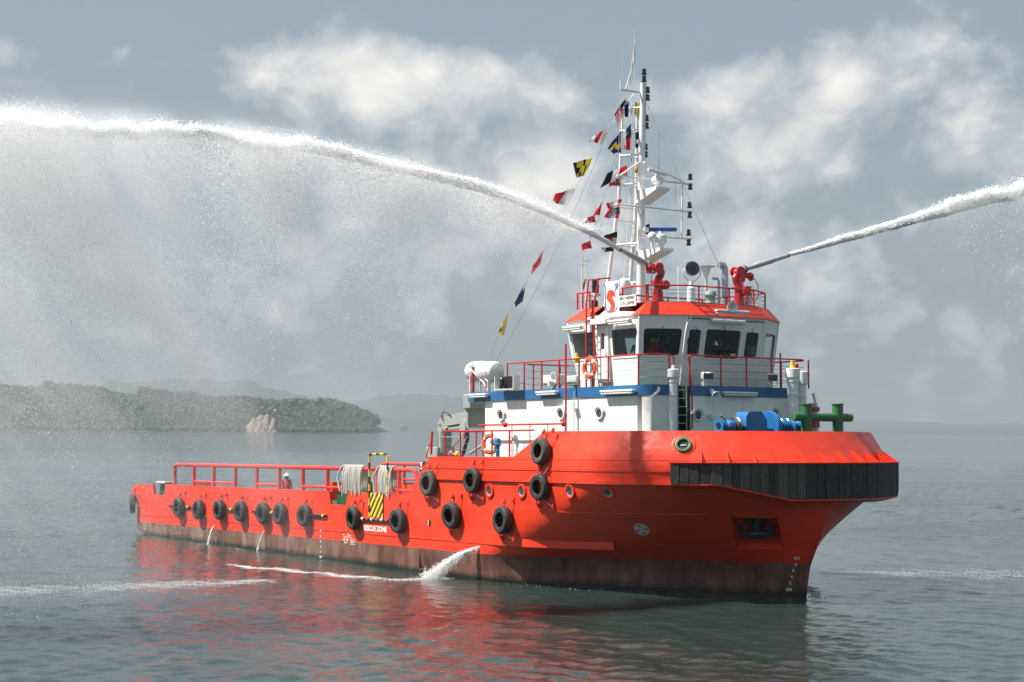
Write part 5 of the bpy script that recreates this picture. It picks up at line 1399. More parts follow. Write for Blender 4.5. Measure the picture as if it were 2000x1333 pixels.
# ------------------------------------------------------------------ lifebuoys, beacon
def buoy(p, n_, lab, r_=.30):
    R = frame_on(p, n_); t = thing('lifebuoy', lab, 'lifebuoy', p, 'orange lifebuoys on the rails', R)
    mb = MB(); vs = []; NK = 32; NM = 10
    for k in range(NK):
        a = 2*math.pi*k/NK
        for j in range(NM):
            b_ = 2*math.pi*j/NM; rr2 = r_+.075*math.cos(b_); vs.append((rr2*math.cos(a), rr2*math.sin(a), .06*math.sin(b_)))
    fs = [(k*NM+j, k*NM+(j+1) % NM, ((k+1) % NK)*NM+(j+1) % NM, ((k+1) % NK)*NM+j) for k in range(NK) for j in range(NM)]
    mb.add(vs, fs, 0, True); obj('ring', mb, LORG, t)
    for k in range(4):
        a0_ = math.pi/4+k*math.pi/2; mb = MB(); vs = []
        for i in range(4):
            a = a0_-.14+.28*i/3
            for j in range(NM):
                b_ = 2*math.pi*j/NM; rr2 = r_+.079*math.cos(b_); vs.append((rr2*math.cos(a), rr2*math.sin(a), .064*math.sin(b_)))
        mb.add(vs, [(k2*NM+j, k2*NM+(j+1) % NM, (k2+1)*NM+(j+1) % NM, (k2+1)*NM+j) for k2 in range(3) for j in range(NM)], 0, True); obj('reflective_band', mb, REFL, t)
    mb = MB(); mb.tube([((r_+.10)*math.cos(a)*(1+.05*math.cos(4*a)), (r_+.10)*math.sin(a)*(1+.05*math.cos(4*a)), 0) for a in np.linspace(0, 2*math.pi, 33)[:-1]], .01, 5, closed=True); obj('grab_line', mb, ROPE, t)


buoy(A(1151.5, 719.5, 'Y', -HY-.05), Vector((0, -1, 0)), 'orange lifebuoy on the upper railing beside the wheelhouse ladder', .29)
buoy(A(957, 868, 'Y', -4.2), Vector((.25, -1, 0)), 'orange lifebuoy on the white wall behind the forecastle rail', .30)
p = A(1126.5, 700, 'Y', -HY-.02); t = thing('lifebuoy_light', 'yellow lifebuoy beacon on the upper rail next to the lifebuoy', 'beacon', p)
obj('float', MB().lathe([(.02, -.16), (.07, -.15), (.105, -.05), (.105, .0), (.06, .04), (.05, .17), (0, .18)], p, n=16), YEL, t); obj('strap', MB().lathe([(.107, -.04), (.112, -.04), (.112, -.01), (.107, -.01)], p, n=16), BLK, t)
p = A(972, 893, 'Y', -4.5); t = thing('blue_valve_post', 'blue valve post beside the lower lifebuoy', 'valve', p); obj('post', MB().lathe([(.12, 0), (.12, .04), (.075, .05), (.075, .42), (.13, .45), (.13, .62), (.09, .70), (0, .71)], p-Vector((0, 0, .05)), n=14), BLUEW, t); obj('valve_outlet', MB().lathe([(.07, 0), (.07, .16), (.09, .16), (.09, .19), (0, .19)], p+Vector((0, 0, .48)), (-.8, -.6, 0), 12), BLUEW, t)

# life rafts on their cradle
for i, (px, py, y_) in enumerate(((934, 726, -2.85), (957, 727, -3.35))):
    c = A(px, py, 'Y', y_); t = thing('life_raft', ['white life raft canister, the one farther aft on the cradle', 'white life raft canister with a black plug on its end'][i], 'life raft', c, 'white life raft canisters')
    ax_ = Vector((1, 0, 0)); L_ = .52
    for half, m_, g0, g1 in (('upper_shell', RAFT, 0, math.pi), ('lower_shell', mat('grey_white_raft_shell', (.70, .71, .70), .35), math.pi, 2*math.pi)):
        mb = MB(); vs = []; prof = [(.0, -L_-.04), (.17, -L_-.02), (.32, -L_+.06), (.385, -L_+.2), (.385, -.04), (.40, -.03), (.40, .03), (.385, .04), (.385, L_-.2), (.32, L_-.06), (.17, L_+.02), (.0, L_+.04)]
        n = 13
        for (r_, h) in prof:
            for k in range(n): a = g0+(g1-g0)*k/(n-1); vs.append((c.x+h, c.y+r_*math.cos(a), c.z+r_*math.sin(a)))
        mb.add(vs, [(a*n+k, a*n+k+1, (a+1)*n+k+1, (a+1)*n+k) for a in range(len(prof)-1) for k in range(n-1)], 0, True); obj(half, mb, m_, t, fix=True)
    mb = MB(); mb.lathe([(.39, -.012), (.405, -.012), (.405, .012), (.39, .012)], (c.x+.25, c.y, c.z), (1, 0, 0), 20); obj('strap', mb, GREYW, t)
    if i: obj('plug', MB().lathe([(.05, 0), (.05, .03), (0, .035)], (c.x+L_-.03, c.y-.12, c.z+.08), (1, -.4, .2), 12), BLK, t)
    crd = MB()
    for s_ in (-.3, .3): crd.box((c.x+s_, c.y, c.z-.36), (.06, .5, .08)); crd.tube([(c.x+s_, c.y-.2, c.z-.38), (c.x+s_, c.y-.2, ZT)], .025, 6); crd.tube([(c.x+s_, c.y+.2, c.z-.38), (c.x+s_, c.y+.2, ZT)], .025, 6)
    obj('cradle', crd, GREYW, t)
mb = MB(); yy = -HY-.02
for (a, b_) in (((914, 716), (945, 748)), ((928, 716), (953, 746)), ((914, 716), (928, 716)), ((945, 748), (953, 763)), ((953, 746), (953, 765)), ((937, 746), (937, 764))): mb.tube([A(*a, 'Y', yy), A(*b_, 'Y', yy)], .035, 8)
obj('raft_launch_frame', mb, GREYW, TUG)
mb = MB(); a = A(924, 712, 'Y', yy+.1); mb.tube([a, (a.x, a.y, ZT)], .06, 10); obj('raft_frame_post', mb, REDR, TUG); obj('raft_frame_post', MB().tube([A(951, 747, 'Y', yy), A(950, 763, 'Y', yy)], .05, 8), REDR, TUG)
mb = MB(); a = A(918, 732, 'Y', yy); mb.tube([a, (a.x, a.y, ZT-.2)], .03, 8); obj('white_stanchion', mb, WHITE2, TUG)
# sidelight box with its black screen
a = A(971, 736, 'Y', -HY-.3); b_ = A(1006, 760, 'Y', -HY-.3); cx = (a.x+b_.x)/2; cz = (a.z+b_.z)/2; w_ = b_.x-a.x; h_ = a.z-b_.z
t = thing('sidelight_box', 'black sidelight screen box with a glossy dark lamp, hung outside the blue band', 'navigation light', (cx, -HY-.1, cz-h_/2))
obj('back_screen', MB().box((cx, -HY-.12, cz), (w_, .03, h_)), BLK, t); obj('shelf', MB().box((cx, -HY-.26, cz-h_/2), (w_+.06, .30, .03)), WHITE2, t); obj('end_screen', MB().box((a.x-.015, -HY-.26, cz), (.03, .28, h_)), WHITE2, t); obj('end_screen', MB().box((b_.x+.015, -HY-.26, cz), (.03, .28, h_)), WHITE2, t)
lp = Vector((cx-w_*.25, -HY-.28, cz-h_/2+.03)); obj('lamp', MB().lathe([(.09, 0), (.1, .02), (.1, .1), (.075, .11), (.085, .17), (.075, .24), (.1, .25), (.1, .3), (.07, .36), (.0, .44)], lp, n=16), BLACKG, t)

# ------------------------------------------------------------------ sign boards
def flat(mb_pts, y, d=.02): return MB().prism([(x, y, z) for x, z in mb_pts], (0, -d, 0))
sy = -3.0
c0 = A(1180.5, 551, 'Y', sy); c1 = A(1209, 548.5, 'Y', sy); c2 = A(1208, 616, 'Y', sy); c3 = A(1179.5, 616, 'Y', sy)
xm0, xm1 = c0.x, c1.x; zt_, zb_ = (c0.z+c1.z)/2, c2.z
t = thing('seahorse_sign', 'white sign board with a red seahorse and blue anchor emblem', 'sign', ((xm0+xm1)/2, sy, zb_))
obj('board', MB().box(((xm0+xm1)/2, sy+.02, (zt_+zb_)/2), (xm1-xm0, .04, zt_-zb_), ch=.01), WHITE2, t)
W_, H_ = xm1-xm0, zt_-zb_
def lg(pts): return [(xm0+W_*u/470, zt_-H_*(v-70)/1080) for u, v in pts]     # u from board edge, v down, in tracing units
sea_h = [(230, 330), (260, 350), (330, 420), (345, 500), (370, 570), (320, 560), (290, 520), (255, 555), (250, 600), (290, 650), (330, 720), (345, 830), (330, 930), (290, 1020), (220, 1090), (150, 1110), (90, 1080), (60, 1020), (110, 1040), (160, 1040), (205, 990), (225, 900), (210, 800), (165, 720), (110, 660), (80, 600), (80, 520), (100, 440), (120, 370), (160, 350), (200, 350)]
obj('seahorse_emblem', flat(lg(sea_h), sy-.004, .008), LOGOR, t)
def ribbon(pts, w0, mb):
    for i in range(len(pts)-1):
        a, b_ = Vector(pts[i]), Vector(pts[i+1]); d = (b_-a).normalized(); n_ = Vector((-d.y, d.x)); wa = w0*(.35+.65*math.sin(math.pi*(i+.3)/len(pts))); wb = w0*(.35+.65*math.sin(math.pi*(i+1.3)/len(pts)))
        q = [a+n_*wa, b_+n_*wb, b_-n_*wb, a-n_*wa]; mb.prism([(x, sy-.003, z) for x, z in lg([(v.x, v.y) for v in q])], (0, -.007, 0))
mb = MB(); ribbon([(20, 720), (40, 860), (90, 980), (140, 1020), (180, 960), (200, 860)], 16, mb); ribbon([(250, 1080), (320, 1040), (370, 980), (420, 880)], 14, mb); ribbon([(335, 430), (360, 340), (400, 250)], 12, mb)
ribbon([(330, 220), (370, 180), (400, 160), (430, 190), (420, 260), (400, 300)], 17, mb); ribbon([(350, 260), (410, 240), (440, 210)], 14, mb); ribbon([(390, 290), (420, 330), (430, 350)], 14, mb)
obj('anchor_emblem', mb, LOGOB, t)
mb = MB()
for u in (60, 300): x = xm0+W_*u/470; mb.tube([(x, sy+.08, zb_-.1), (x, sy+.08, zt_-.1)], .02, 6)
obj('sign_post', mb, WHITE2, t)
sy2 = -3.02; a = A(1208.5, 579, 'Y', sy2); b_ = A(1242, 577, 'Y', sy2); c = A(1241, 597, 'Y', sy2)
t = thing('imo_number_plate', 'white plate lettered IMO 9489887 O.N 338998 beside the seahorse sign', 'sign', ((a.x+b_.x)/2, sy2, c.z)); zc = (a.z+c.z)/2
obj('plate', MB().box(((a.x+b_.x)/2, sy2+.01, zc), (b_.x-a.x, .02, a.z-c.z)), WHITE2, t)
RS = Matrix(((1, 0, 0), (0, 0, -1), (0, 1, 0)))
for s, dz in (('IMO 9489887', .085), ('O.N 338998', -.085)):
    obj('lettering', place(text_mb(s, .165, .001, .003, .88), Vector(((a.x+b_.x)/2, sy2-.003, zc+dz)), RS), SIGNT, t, fix=False)
mb = MB(); mb.tube([(b_.x-.02, sy2+.04, RB), (b_.x-.02, sy2+.04, a.z)], .02, 6); mb.tube([(a.x+.1, sy2+.04, RB), (a.x+.1, sy2+.04, a.z)], .02, 6); obj('plate_post', mb, WHITE2, t)

# ------------------------------------------------------------------ bitts and windlass
XB = -.35
t = thing('towing_bitts', 'green cross shaped double bitts on the bow', 'bitts', (XB, 1.4, 4.17))
for px in (1575, 1636):
    p = A(px, 789, 'X', XB); obj('post', MB().lathe([(.175, 0), (.175, p.z-4.17-.03), (.205, p.z-4.17-.03), (.205, p.z-4.17), (0, p.z-4.17)], (XB, p.y, 4.17), n=22), GREENB, t)
p0, p1 = A(1549, 815, 'X', XB), A(1662, 816, 'X', XB); zc = (p0.z+p1.z)/2
obj('crossbar', MB().lathe([(.12, 0), (.135, .02), (.135, (p1-p0).length-.02), (.12, (p1-p0).length)], (XB, p0.y, zc), (0, 1, 0), 20), GREENB, t)
XW = -1.0
def WA(px, py): return A(px, py, 'X', XW)
t = thing('anchor_windlass', 'bright blue anchor windlass with flared drums behind the bow bulwark', 'windlass', (XW, WA(1480, 840).y, 4.17))
zc = WA(1480, 832).z
def poly_yz(pts, x0, x1): 
    q = [WA(*p_) for p_ in pts]; return MB().prism([(x0, a.y, a.z) for a in q], (x1-x0, 0, 0))
obj('gearcase', poly_yz([(1447, 815), (1452, 805), (1477, 804), (1488, 822), (1488, 850), (1447, 850)], XW-.3, XW+.25), BLUEW, t)
y0_ = WA(1495, 830).y
obj('brake_drum', MB().lathe([(.05, 0), (.50, .0), (.52, .03), (.52, .13), (.50, .16), (.05, .16)], (XW+.1, y0_, zc-.05), (0, 1, 0), 28), BLUEW, t)
obj('shaft', MB().tube([(XW, WA(1405, 832).y, zc), (XW, WA(1556, 832).y, zc)], .07, 12), BLUEW, t)
for px, dr in ((1412, -1), (1553, 1)):
    y_ = WA(px, 832).y; obj('warping_drum', MB().lathe([(.15, -.17), (.19, -.15), (.12, -.04), (.12, .04), (.21, .15), (.22, .18), (.0, .18)], (XW, y_, zc), (0, dr, 0), 22), BLUEW, t)
    obj('drum_core', MB().lathe([(.10, 0), (.10, .02), (0, .02)], (XW, y_+dr*.18, zc), (0, dr, 0), 16), BLK, t)
obj('bell_drum', MB().ball((XW+.05, WA(1424, 832).y, zc-.02), .21, 0, 16, 10), BLUEW, t)
for px in (1436, 1520, 1532): y_ = WA(px, 832).y; obj('chain_wheel', MB().lathe([(.10, -.09), (.26, -.08), (.26, -.05), (.19, 0), (.26, .05), (.26, .08), (.10, .09)], (XW, y_, zc), (0, 1, 0), 22), BLUEW if px != 1436 else STEELD, t)
mb = MB(); mb.tube([WA(1407, 812), WA(1422, 825)], .025, 6); mb.tube([WA(1418, 820), WA(1445, 818)], .03, 6); mb.tube([WA(1427, 816), WA(1427, 828)], .035, 6); obj('brake_lever', mb, STEELD, t)
for px in (1432, 1455, 1505, 1540): y_ = WA(px, 832).y; obj('bearing_stand', MB().box((XW, y_, 4.5), (.4, .08, .7)), BLUEW, t)

# ------------------------------------------------------------------ crane aft
cx, cy = -16.2, 1.2
def CA(px, py, y=.6): return A(px, py, 'Y', y)
t = thing('deck_crane', 'folded grey knuckle boom crane aft of the deckhouse', 'crane', (CA(868, 880).x, .6, 4.2))
p = CA(868, 880)
obj('column', MB().box((p.x, .6, (p.z+CA(868, 830).z)/2-.1), (.45, .5, CA(868, 830).z-p.z+.4), ch=.05), GREYC, t)
q = [CA(865, 832), CA(868, 818), CA(880, 812), CA(945, 799), CA(945, 822), CA(884, 832), CA(878, 842)]
obj('main_boom', MB().prism([(a.x, .35, a.z) for a in q], (0, .5, 0)), GREYC, t)
q = [CA(882, 834), CA(906, 832), CA(906, 838), CA(884, 840)]; obj('jib', MB().prism([(a.x, .4, a.z) for a in q], (0, .35, 0)), GREYC, t)
obj('hydraulic_ram', MB().tube([CA(918, 886, .3), CA(945, 868, .3)], .06, 10), STEEL, t)
c = CA(905, 838, .25); obj('hose_guide', MB().lathe([(.2, -.05), (.42, -.05), (.42, .05), (.2, .05)], c, (.3, 1, 0), 22), GREYC, t)
mb = MB(); mb.tube([CA(865, 822, .3), CA(862, 812, .3), CA(866, 805, .3), CA(874, 807, .3), CA(880, 812, .3)], .025, 6); mb.tube([CA(912, 840, .2), CA(914, 855, .2), CA(908, 875, .2), CA(904, 888, .2)], .075, 8); obj('hydraulic_hose', mb, BLK, t)
mb = MB(); mb.box(CA(909, 797, .5), (.15, .15, .01)); mb.tube([CA(909, 778, .5), CA(909, 808, .5)], .05, 8); mb.tube([CA(880, 818, .5), CA(945, 806, .5)], .035, 6); obj('boom_rest', mb, GREYC, t)
mb = MB(); mb.box((CA(860, 884).x, .6, CA(860, 884).z), (.9, .9, .45), ch=.03); mb.tube([CA(855, 843, 0), CA(855, 885, 0)], .03, 6); mb.tube([CA(861, 843, 0), CA(861, 885, 0)], .03, 6); mb.tube([CA(857, 836, 0), CA(900, 836, 0)], .02, 6); mb.tube([CA(857, 854, 0), CA(900, 854, 0)], .02, 6); obj('operator_platform', mb, GREYC, t)
for (px, py, m_) in ((887, 890, REDM), (893, 888, YEL), (900, 891, STEELD), (880, 886, STEEL)):
    c = A(px, py, 'Y', -1.6); obj('control_valve', MB().ball(c, .12, 0, 10, 6), m_, t)
mb = MB(); c = A(932, 785, 'Y', -2.0); mb.box((c.x, -2, c.z), (.5, 1.0, .55), ch=.03); mb.box((c.x-.1, -2, c.z-.6), (.12, .8, .8)); obj('under_deck_locker', mb, GREYC, TUG)

# ------------------------------------------------------------------ ropes over the rail
def rope_hank(px0, px1, y_, lab, seed):
    rnd = random.Random(seed); a = A(px0, 912, 'Y', y_).x; b_ = A(px1, 912, 'Y', y_).x; t = thing('mooring_rope', lab, 'rope', ((a+b_)/2, y_, 3.9), 'white ropes hung over the cargo rail')
    n = 13 if px1-px0 > 35 else 10
    for k in range(n):
        x = a+(b_-a)*(k+.5)/n; mb = MB(); L1 = rnd.uniform(.85, 1.12); L2 = rnd.uniform(.7, 1.0); j = lambda s=.04: rnd.uniform(-s, s)
        bow = (-.18 if k == 0 else 0)
        pts = [(x+j()+bow*.6, y_-.2, 3.86-L1), (x+j(.03)+bow*1.6, y_-.22, 3.5), (x+j(.03)+bow, y_-.17, 3.78), (x+bow*.5, y_-.10, 3.955), (x, y_, 3.995), (x, y_+.12, 3.94), (x+j(), y_+.17, 3.6), (x+j(.07), y_+.15, 3.86-L2)]
        sm = []
        for i in range(len(pts)-1):
            for q in range(3): sm.append(Vector(pts[i]).lerp(Vector(pts[i+1]), q/3))
        sm.append(Vector(pts[-1])); sm = [sm[0]]+[(sm[i-1]+sm[i]*2+sm[i+1])/4 for i in range(1, len(sm)-1)]+[sm[-1]]
        mb.tube(sm, [.033+.006*(i % 2) for i in range(len(sm))], 7); obj('rope_turn', mb, ROPE, t)


rope_hank(674, 714, -5.62, 'thick hank of white rope over the rail aft of the striped hoop', 1)
rope_hank(745, 772, -5.62, 'smaller hank of white rope over the rail inside the striped hoop', 2)

# ------------------------------------------------------------------ signal flags
def flag(px, cols, lab, X0, name='signal_flag', stripes='v', amp=.05, cat='flag'):
    """px: hoist top, hoist bottom, fly bottom, fly top"""
    q = [A(x, y, 'X', X0) for x, y in px]; c = q[0]; t = thing(name, lab, cat, c, 'signal flags on the mast halyards')
    nu, nv = 12, 8; rnd = random.Random(int(px[0][0]*7+px[0][1])); ph = rnd.uniform(0, 6); mb = MB(); vs = []
    for i in range(nu+1):
        for j in range(nv+1):
            u, v = i/nu, j/nv; p = (q[0].lerp(q[3], u)).lerp(q[1].lerp(q[2], u), v)
            w = math.sin(u*7+ph+v*2.2)*amp*(.3+u)+math.sin(v*5+u*3+ph)*amp*.4; vs.append((p.x+w*1.3, p.y-w*.5, p.z+.3*amp*math.sin(u*9+ph)*u))
    seen = sorted(set(''.join(cols) if isinstance(cols, (list, tuple)) else cols)); rows = cols if isinstance(cols, (list, tuple)) else [cols]
    fs = [(i*(nv+1)+j, (i+1)*(nv+1)+j, (i+1)*(nv+1)+j+1, i*(nv+1)+j+1) for i in range(nu) for j in range(nv)]
    for k, f in enumerate(fs):
        i, j = divmod(k, nv); row = rows[min(len(rows)-1, int(j/nv*len(rows)))]; ch_ = row[min(len(row)-1, int(i/nu*len(row)))]
        mb.f.append(f); mb.m.append(seen.index(ch_)); mb.smooth.append(True)
    mb.v = vs; obj('cloth', mb, [FC[s] for s in seen], t, fix=False)
    obj('hoist_line', MB().tube([q[0]+Vector((0, 0, .12)), q[0], q[1], q[1]-Vector((0, 0, .12))], .008, 4), REFL, t)


FL = [([(1190.5, 249), (1174, 284), (1151, 276), (1160, 264)], 'wrw', 'white pennant with a red middle, topmost of the outer flag line'),
      ([(1159, 308), (1141, 344), (1126, 347), (1120, 318)], ['yykyyk', 'ykyykk', 'ykykyk'], 'yellow and black striped flag on the outer line'),
      ([(1125, 367), (1104, 402), (1078, 394), (1085, 379)], 'wwrr', 'flag half white half red, just above the left water jet'),
      ([(1177, 393), (1171, 421), (1160, 420), (1167, 408)], 'r', 'plain red pennant above the left water jet'),
      ([(1161, 420), (1164, 434), (1132, 439), (1143, 427)], 'rrw', 'red flag with a white tail touching the left water jet'),
      ([(1224, 324), (1225, 343), (1173, 367), (1186, 338)], ['rrwwkk'], 'long red white and black flag beside the upper mast'),
      ([(1221, 346), (1220, 363), (1189, 365), (1192, 349)], 'wgrr', 'grey and red flag right under the upper yard arm'),
      ([(1215, 389), (1210, 403), (1186, 410), (1183, 398)], 'rwgr', 'small grey flag with red edges above the middle yard arm'),
      ([(1212, 406), (1208, 427), (1178, 425), (1192, 407)], 'rwgr', 'small red and grey flag below the middle yard arm'),
      ([(1212, 257), (1213, 299), (1200, 300), (1186, 290)], ['nnn', 'nyy', 'yyn', 'nnn'], 'navy flag with a yellow centre left of the mast'),
      ([(1222, 192), (1215, 230), (1207, 246), (1200, 222)], ['nnrr', 'nnww', 'rrrr', 'wwww', 'rrrr', 'wwww', 'rrrr'], 'striped red and white ensign with a dark corner, highest flag on the mast'),
      ([(1228, 196), (1227, 229), (1218, 228), (1219, 199)], 'nn', 'plain navy flag next to the striped ensign'),
      ([(1253, 202), (1252, 229), (1238, 226), (1240, 199)], 'yyo', 'plain yellow flag at the top of the mast'),
      ([(1232, 242), (1231, 293), (1217, 294), (1215, 262)], ['nnww', 'nnww', 'rrww', 'rrrw'], 'navy white and red flag inside the upper mast'),
      ([(1251, 258), (1250, 289), (1241, 288), (1242, 258)], ['nn', 'kk', 'ww', 'nn'], 'navy flag with a white stripe against the mast'),
      ([(1249, 319), (1249, 337), (1240, 338), (1242, 325)], 'yky', 'tiny yellow and black flag where the mast legs meet'),
      ([(1206, 452), (1203, 478), (1172, 470), (1182, 460)], ['kkkk', 'grrg'], 'dark flag with a red patch just above the left monitor barrel'),
      ([(1201, 483), (1196, 492), (1178, 492), (1174, 484)], 'kkg', 'dark flag sliver below the left water jet'),
      ([(1268, 437), (1270, 460), (1261, 460), (1261, 440)], ['nn', 'nw', 'wn'], 'navy and white checked flag behind the blue radar'),
      ([(1153, 470), (1156, 485), (1138, 489), (1136, 477)], 'rr', 'crumpled red flag just below the left water jet'),
      ([(1163, 449), (1161, 459), (1150, 466), (1155, 455)], 'gk', 'small grey flag directly above the left water jet beside the red one')]
for (q, c, lab) in FL: flag(q, c, lab, -8.9 if q[0][0] < 1200 else -8.7)
flag([(1062, 488), (1056, 515), (1038, 537), (1041, 519)], 'rr', 'narrow red flag low on the outer line, clear of the jet', -12.3, amp=.04)
flag([(1030, 547), (1021, 588), (1008, 600), (1005, 591)], 'wwnnn'[::1] if False else ['wnnn', 'nnnn', 'nnnn'], 'narrow navy flag with a white top on the outer line', -12.9, amp=.05)
flag([(997, 603), (984, 655), (972, 656), (976, 640)], ['yyyy', 'yyyn', 'yynn', 'yyyy'], 'furled yellow and navy flag, lowest on the outer line', -13.4, amp=.05)
flag([(1145, 540), (1142, 560), (1136, 578), (1138, 556)], 'oo', 'furled olive flag on the staffs aft of the wheelhouse', -9.3, amp=.03)
mbw = MB(); mbw.tube([A(1241, 178, 'X', -8.5), A(1192, 246, 'X', -8.9), A(1127, 364, 'X', -9.6), A(1064, 486, 'X', -12.0), A(1030, 546, 'X', -12.7), A(998, 603, 'X', -13.2), A(972, 657, 'X', -13.5), (-13.9, -3.3, 6.9)], .006, 4)
mbw.tube([A(1236, 240, 'X', -8.5), A(1197, 320, 'X', -8.9), A(1178, 392, 'X', -9.0), A(1160, 455, 'X', -9.1), A(1137, 505, 'X', -9.3)], .006, 4); obj('halyard', mbw, STEELD, mast)

# ------------------------------------------------------------------ people
def person(loc, face, lab, cloth, hat=None, pose='stand', h=1.70, sit=False, R0=None):
    root = thing('person', lab, 'person', loc, None, Matrix.Rotation(face, 3, 'Z'))
    s = h/1.7; hz = .92*s
    J = {'pelvis': (0, 0, hz), 'waist': (0, 0, 1.12*s), 'chest': (.01, 0, 1.32*s), 'neck': (.01, 0, 1.47*s), 'skull': (.03, 0, 1.58*s),
         'shL': (0, .19*s, 1.40*s), 'shR': (0, -.19*s, 1.40*s)}
    if pose == 'point': J.update(elL=(.22*s, .30*s, 1.30*s), haL=(.48*s, .28*s, 1.36*s), elR=(.05, -.27*s, 1.13*s), haR=(.22*s, -.20*s, 1.02*s))
    elif pose == 'rest': J.update(elL=(.12, .27*s, 1.15*s), haL=(.36*s, .12*s, 1.08*s), elR=(.12, -.27*s, 1.15*s), haR=(.36*s, -.12*s, 1.08*s))
    else: J.update(elL=(-.02, .25*s, 1.13*s), haL=(.06, .27*s, .88*s), elR=(-.02, -.25*s, 1.13*s), haR=(.06, -.27*s, .88*s))
    J.update(hpL=(0, .10*s, .88*s), knL=(.04, .11*s, .50*s), anL=(0, .12*s, .09), toL=(.16, .13*s, .04), hpR=(0, -.10*s, .88*s), knR=(.02, -.11*s, .50*s), anR=(-.02, -.12*s, .09), toR=(.14, -.13*s, .04))
    rad = dict(pelvis=.15, waist=.135, chest=.16, neck=.055, skull=.085, shL=.075, shR=.075, elL=.05, elR=.05, haL=.042, haR=.042, hpL=.10, hpR=.10, knL=.068, knR=.068, anL=.05, anR=.05, toL=.045, toR=.045)
    ed = [('pelvis', 'waist'), ('waist', 'chest'), ('chest', 'neck'), ('neck', 'skull'), ('chest', 'shL'), ('shL', 'elL'), ('elL', 'haL'), ('chest', 'shR'), ('shR', 'elR'), ('elR', 'haR'), ('pelvis', 'hpL'), ('hpL', 'knL'), ('knL', 'anL'), ('anL', 'toL'), ('pelvis', 'hpR'), ('hpR', 'knR'), ('knR', 'anR'), ('anR', 'toR')]
    ks = list(J); me = bpy.data.meshes.new('person'); me.from_pydata([J[k] for k in ks], [(ks.index(a), ks.index(b_)) for a, b_ in ed], []); o = bpy.data.objects.new('tmp', me); COL.objects.link(o)
    md = o.modifiers.new('s', 'SKIN'); sb = o.modifiers.new('u', 'SUBSURF'); sb.levels = 1; sb.render_levels = 1
    sk = me.skin_vertices[0].data
    for i, k in enumerate(ks): sk[i].radius = (rad[k]*s,)*2; sk[i].use_root = (k == 'pelvis')
    dg = bpy.context.evaluated_depsgraph_get(); m2 = bpy.data.meshes.new_from_object(o.evaluated_get(dg)); bpy.data.objects.remove(o)
    m2.materials.clear(); m2.materials.append(cloth); m2.materials.append(SKIN)
    for p in m2.polygons:
        p.use_smooth = True; c = p.center
        hd = any((c-Vector(J[k])).length < .075 for k in ('haL', 'haR'))
        p.material_index = 1 if (c.z > 1.475*s or hd) else 0
    b_ = bpy.data.objects.new('body', m2); COL.objects.link(b_); b_.parent = root
    mb = MB(); mb.ball((.03, 0, 1.60*s), .105, 0, 14, 10, (1.0, .82, 1.15)); mb.box((.135, 0, 1.585*s), (.03, .025, .045), ch=.008)
    for s_ in (-1, 1): mb.ball((.03, s_*.088, 1.59*s), .024, 0, 6, 4)
    obj('head', mb.mesh('head'), SKIN, root)
    if hat is not None:
        mb = MB(); mb.lathe([(.16, -.005), (.155, .01), (.118, .015), (.112, .06), (.08, .105), (.0, .125)], (.02, 0, 1.635*s), n=18); obj('hard_hat', mb.mesh('hard_hat'), hat, root)
    else:
        mb = MB(); mb.lathe([(.095, -.06), (.108, .0), (.10, .05), (.06, .10), (0, .11)], (.01, 0, 1.62*s), n=16); obj('hair', mb.mesh('hair'), HAIR, root)
    return root


p = A(561, 927, 'Y', -4.3); person((p.x, -4.3, 1.93), -1.2, 'person in red coveralls and white hard hat on the aft deck behind the rail', CLOTHR, HATW, 'stand', min(1.8, p.z-1.93))
fl_ = WB+.07
for (px, X0, cl, hat, lab, fc, ps) in ((1276, -5.6, CLOTHR, HATW, 'person in red with a white cap behind the large corner window', -.6, 'rest'), (1300, -5.4, CLOTHG, None, 'person in dark green leaning behind the large corner window', .6, 'point'),
                                (1405, -4.75, CLOTHB, None, 'person in navy shirt bent over behind the middle front window', -.2, 'rest'), (1467, -4.7, CLOTHW, None, 'person in a pale shirt behind the right hand front window', .1, 'rest'),
                                (1428, -5.4, CLOTHR, None, 'person in red standing deep behind the middle front window', .2, 'stand'), (1222, -5.3, CLOTHB, HATW, 'person in blue with a white cap behind the starboard side window', -1.0, 'rest'), (1137, -7.6, CLOTHW, HATW, 'person in a pale shirt behind the aft side window', -1.4, 'rest')):
    p = A(px, 680, 'X', X0); yy = max(-2.6, min(2.6, p.y)); person((X0, yy, fl_), fc, lab, cl, hat, ps, 1.52 if hat else 1.58)

# ------------------------------------------------------------------ droplets and spray (stuff: nobody could count them)
def drop_mat(name, col=(.985, .985, .985), tr=.55):
    m = bpy.data.materials.new(name); m.use_nodes = True; N, L = nt_new(m.node_tree); out = N('ShaderNodeOutputMaterial')
    d = N('ShaderNodeBsdfDiffuse'); d.inputs[0].default_value = col+(1,); t = N('ShaderNodeBsdfTranslucent'); t.inputs[0].default_value = col+(1,)
    mx = N('ShaderNodeMixShader', ins={0: tr}); L(d.outputs[0], mx.inputs[1]); L(t.outputs[0], mx.inputs[2])
    L(mx.outputs[0], out.inputs[0]); return m


DROP = drop_mat('white_water'); 


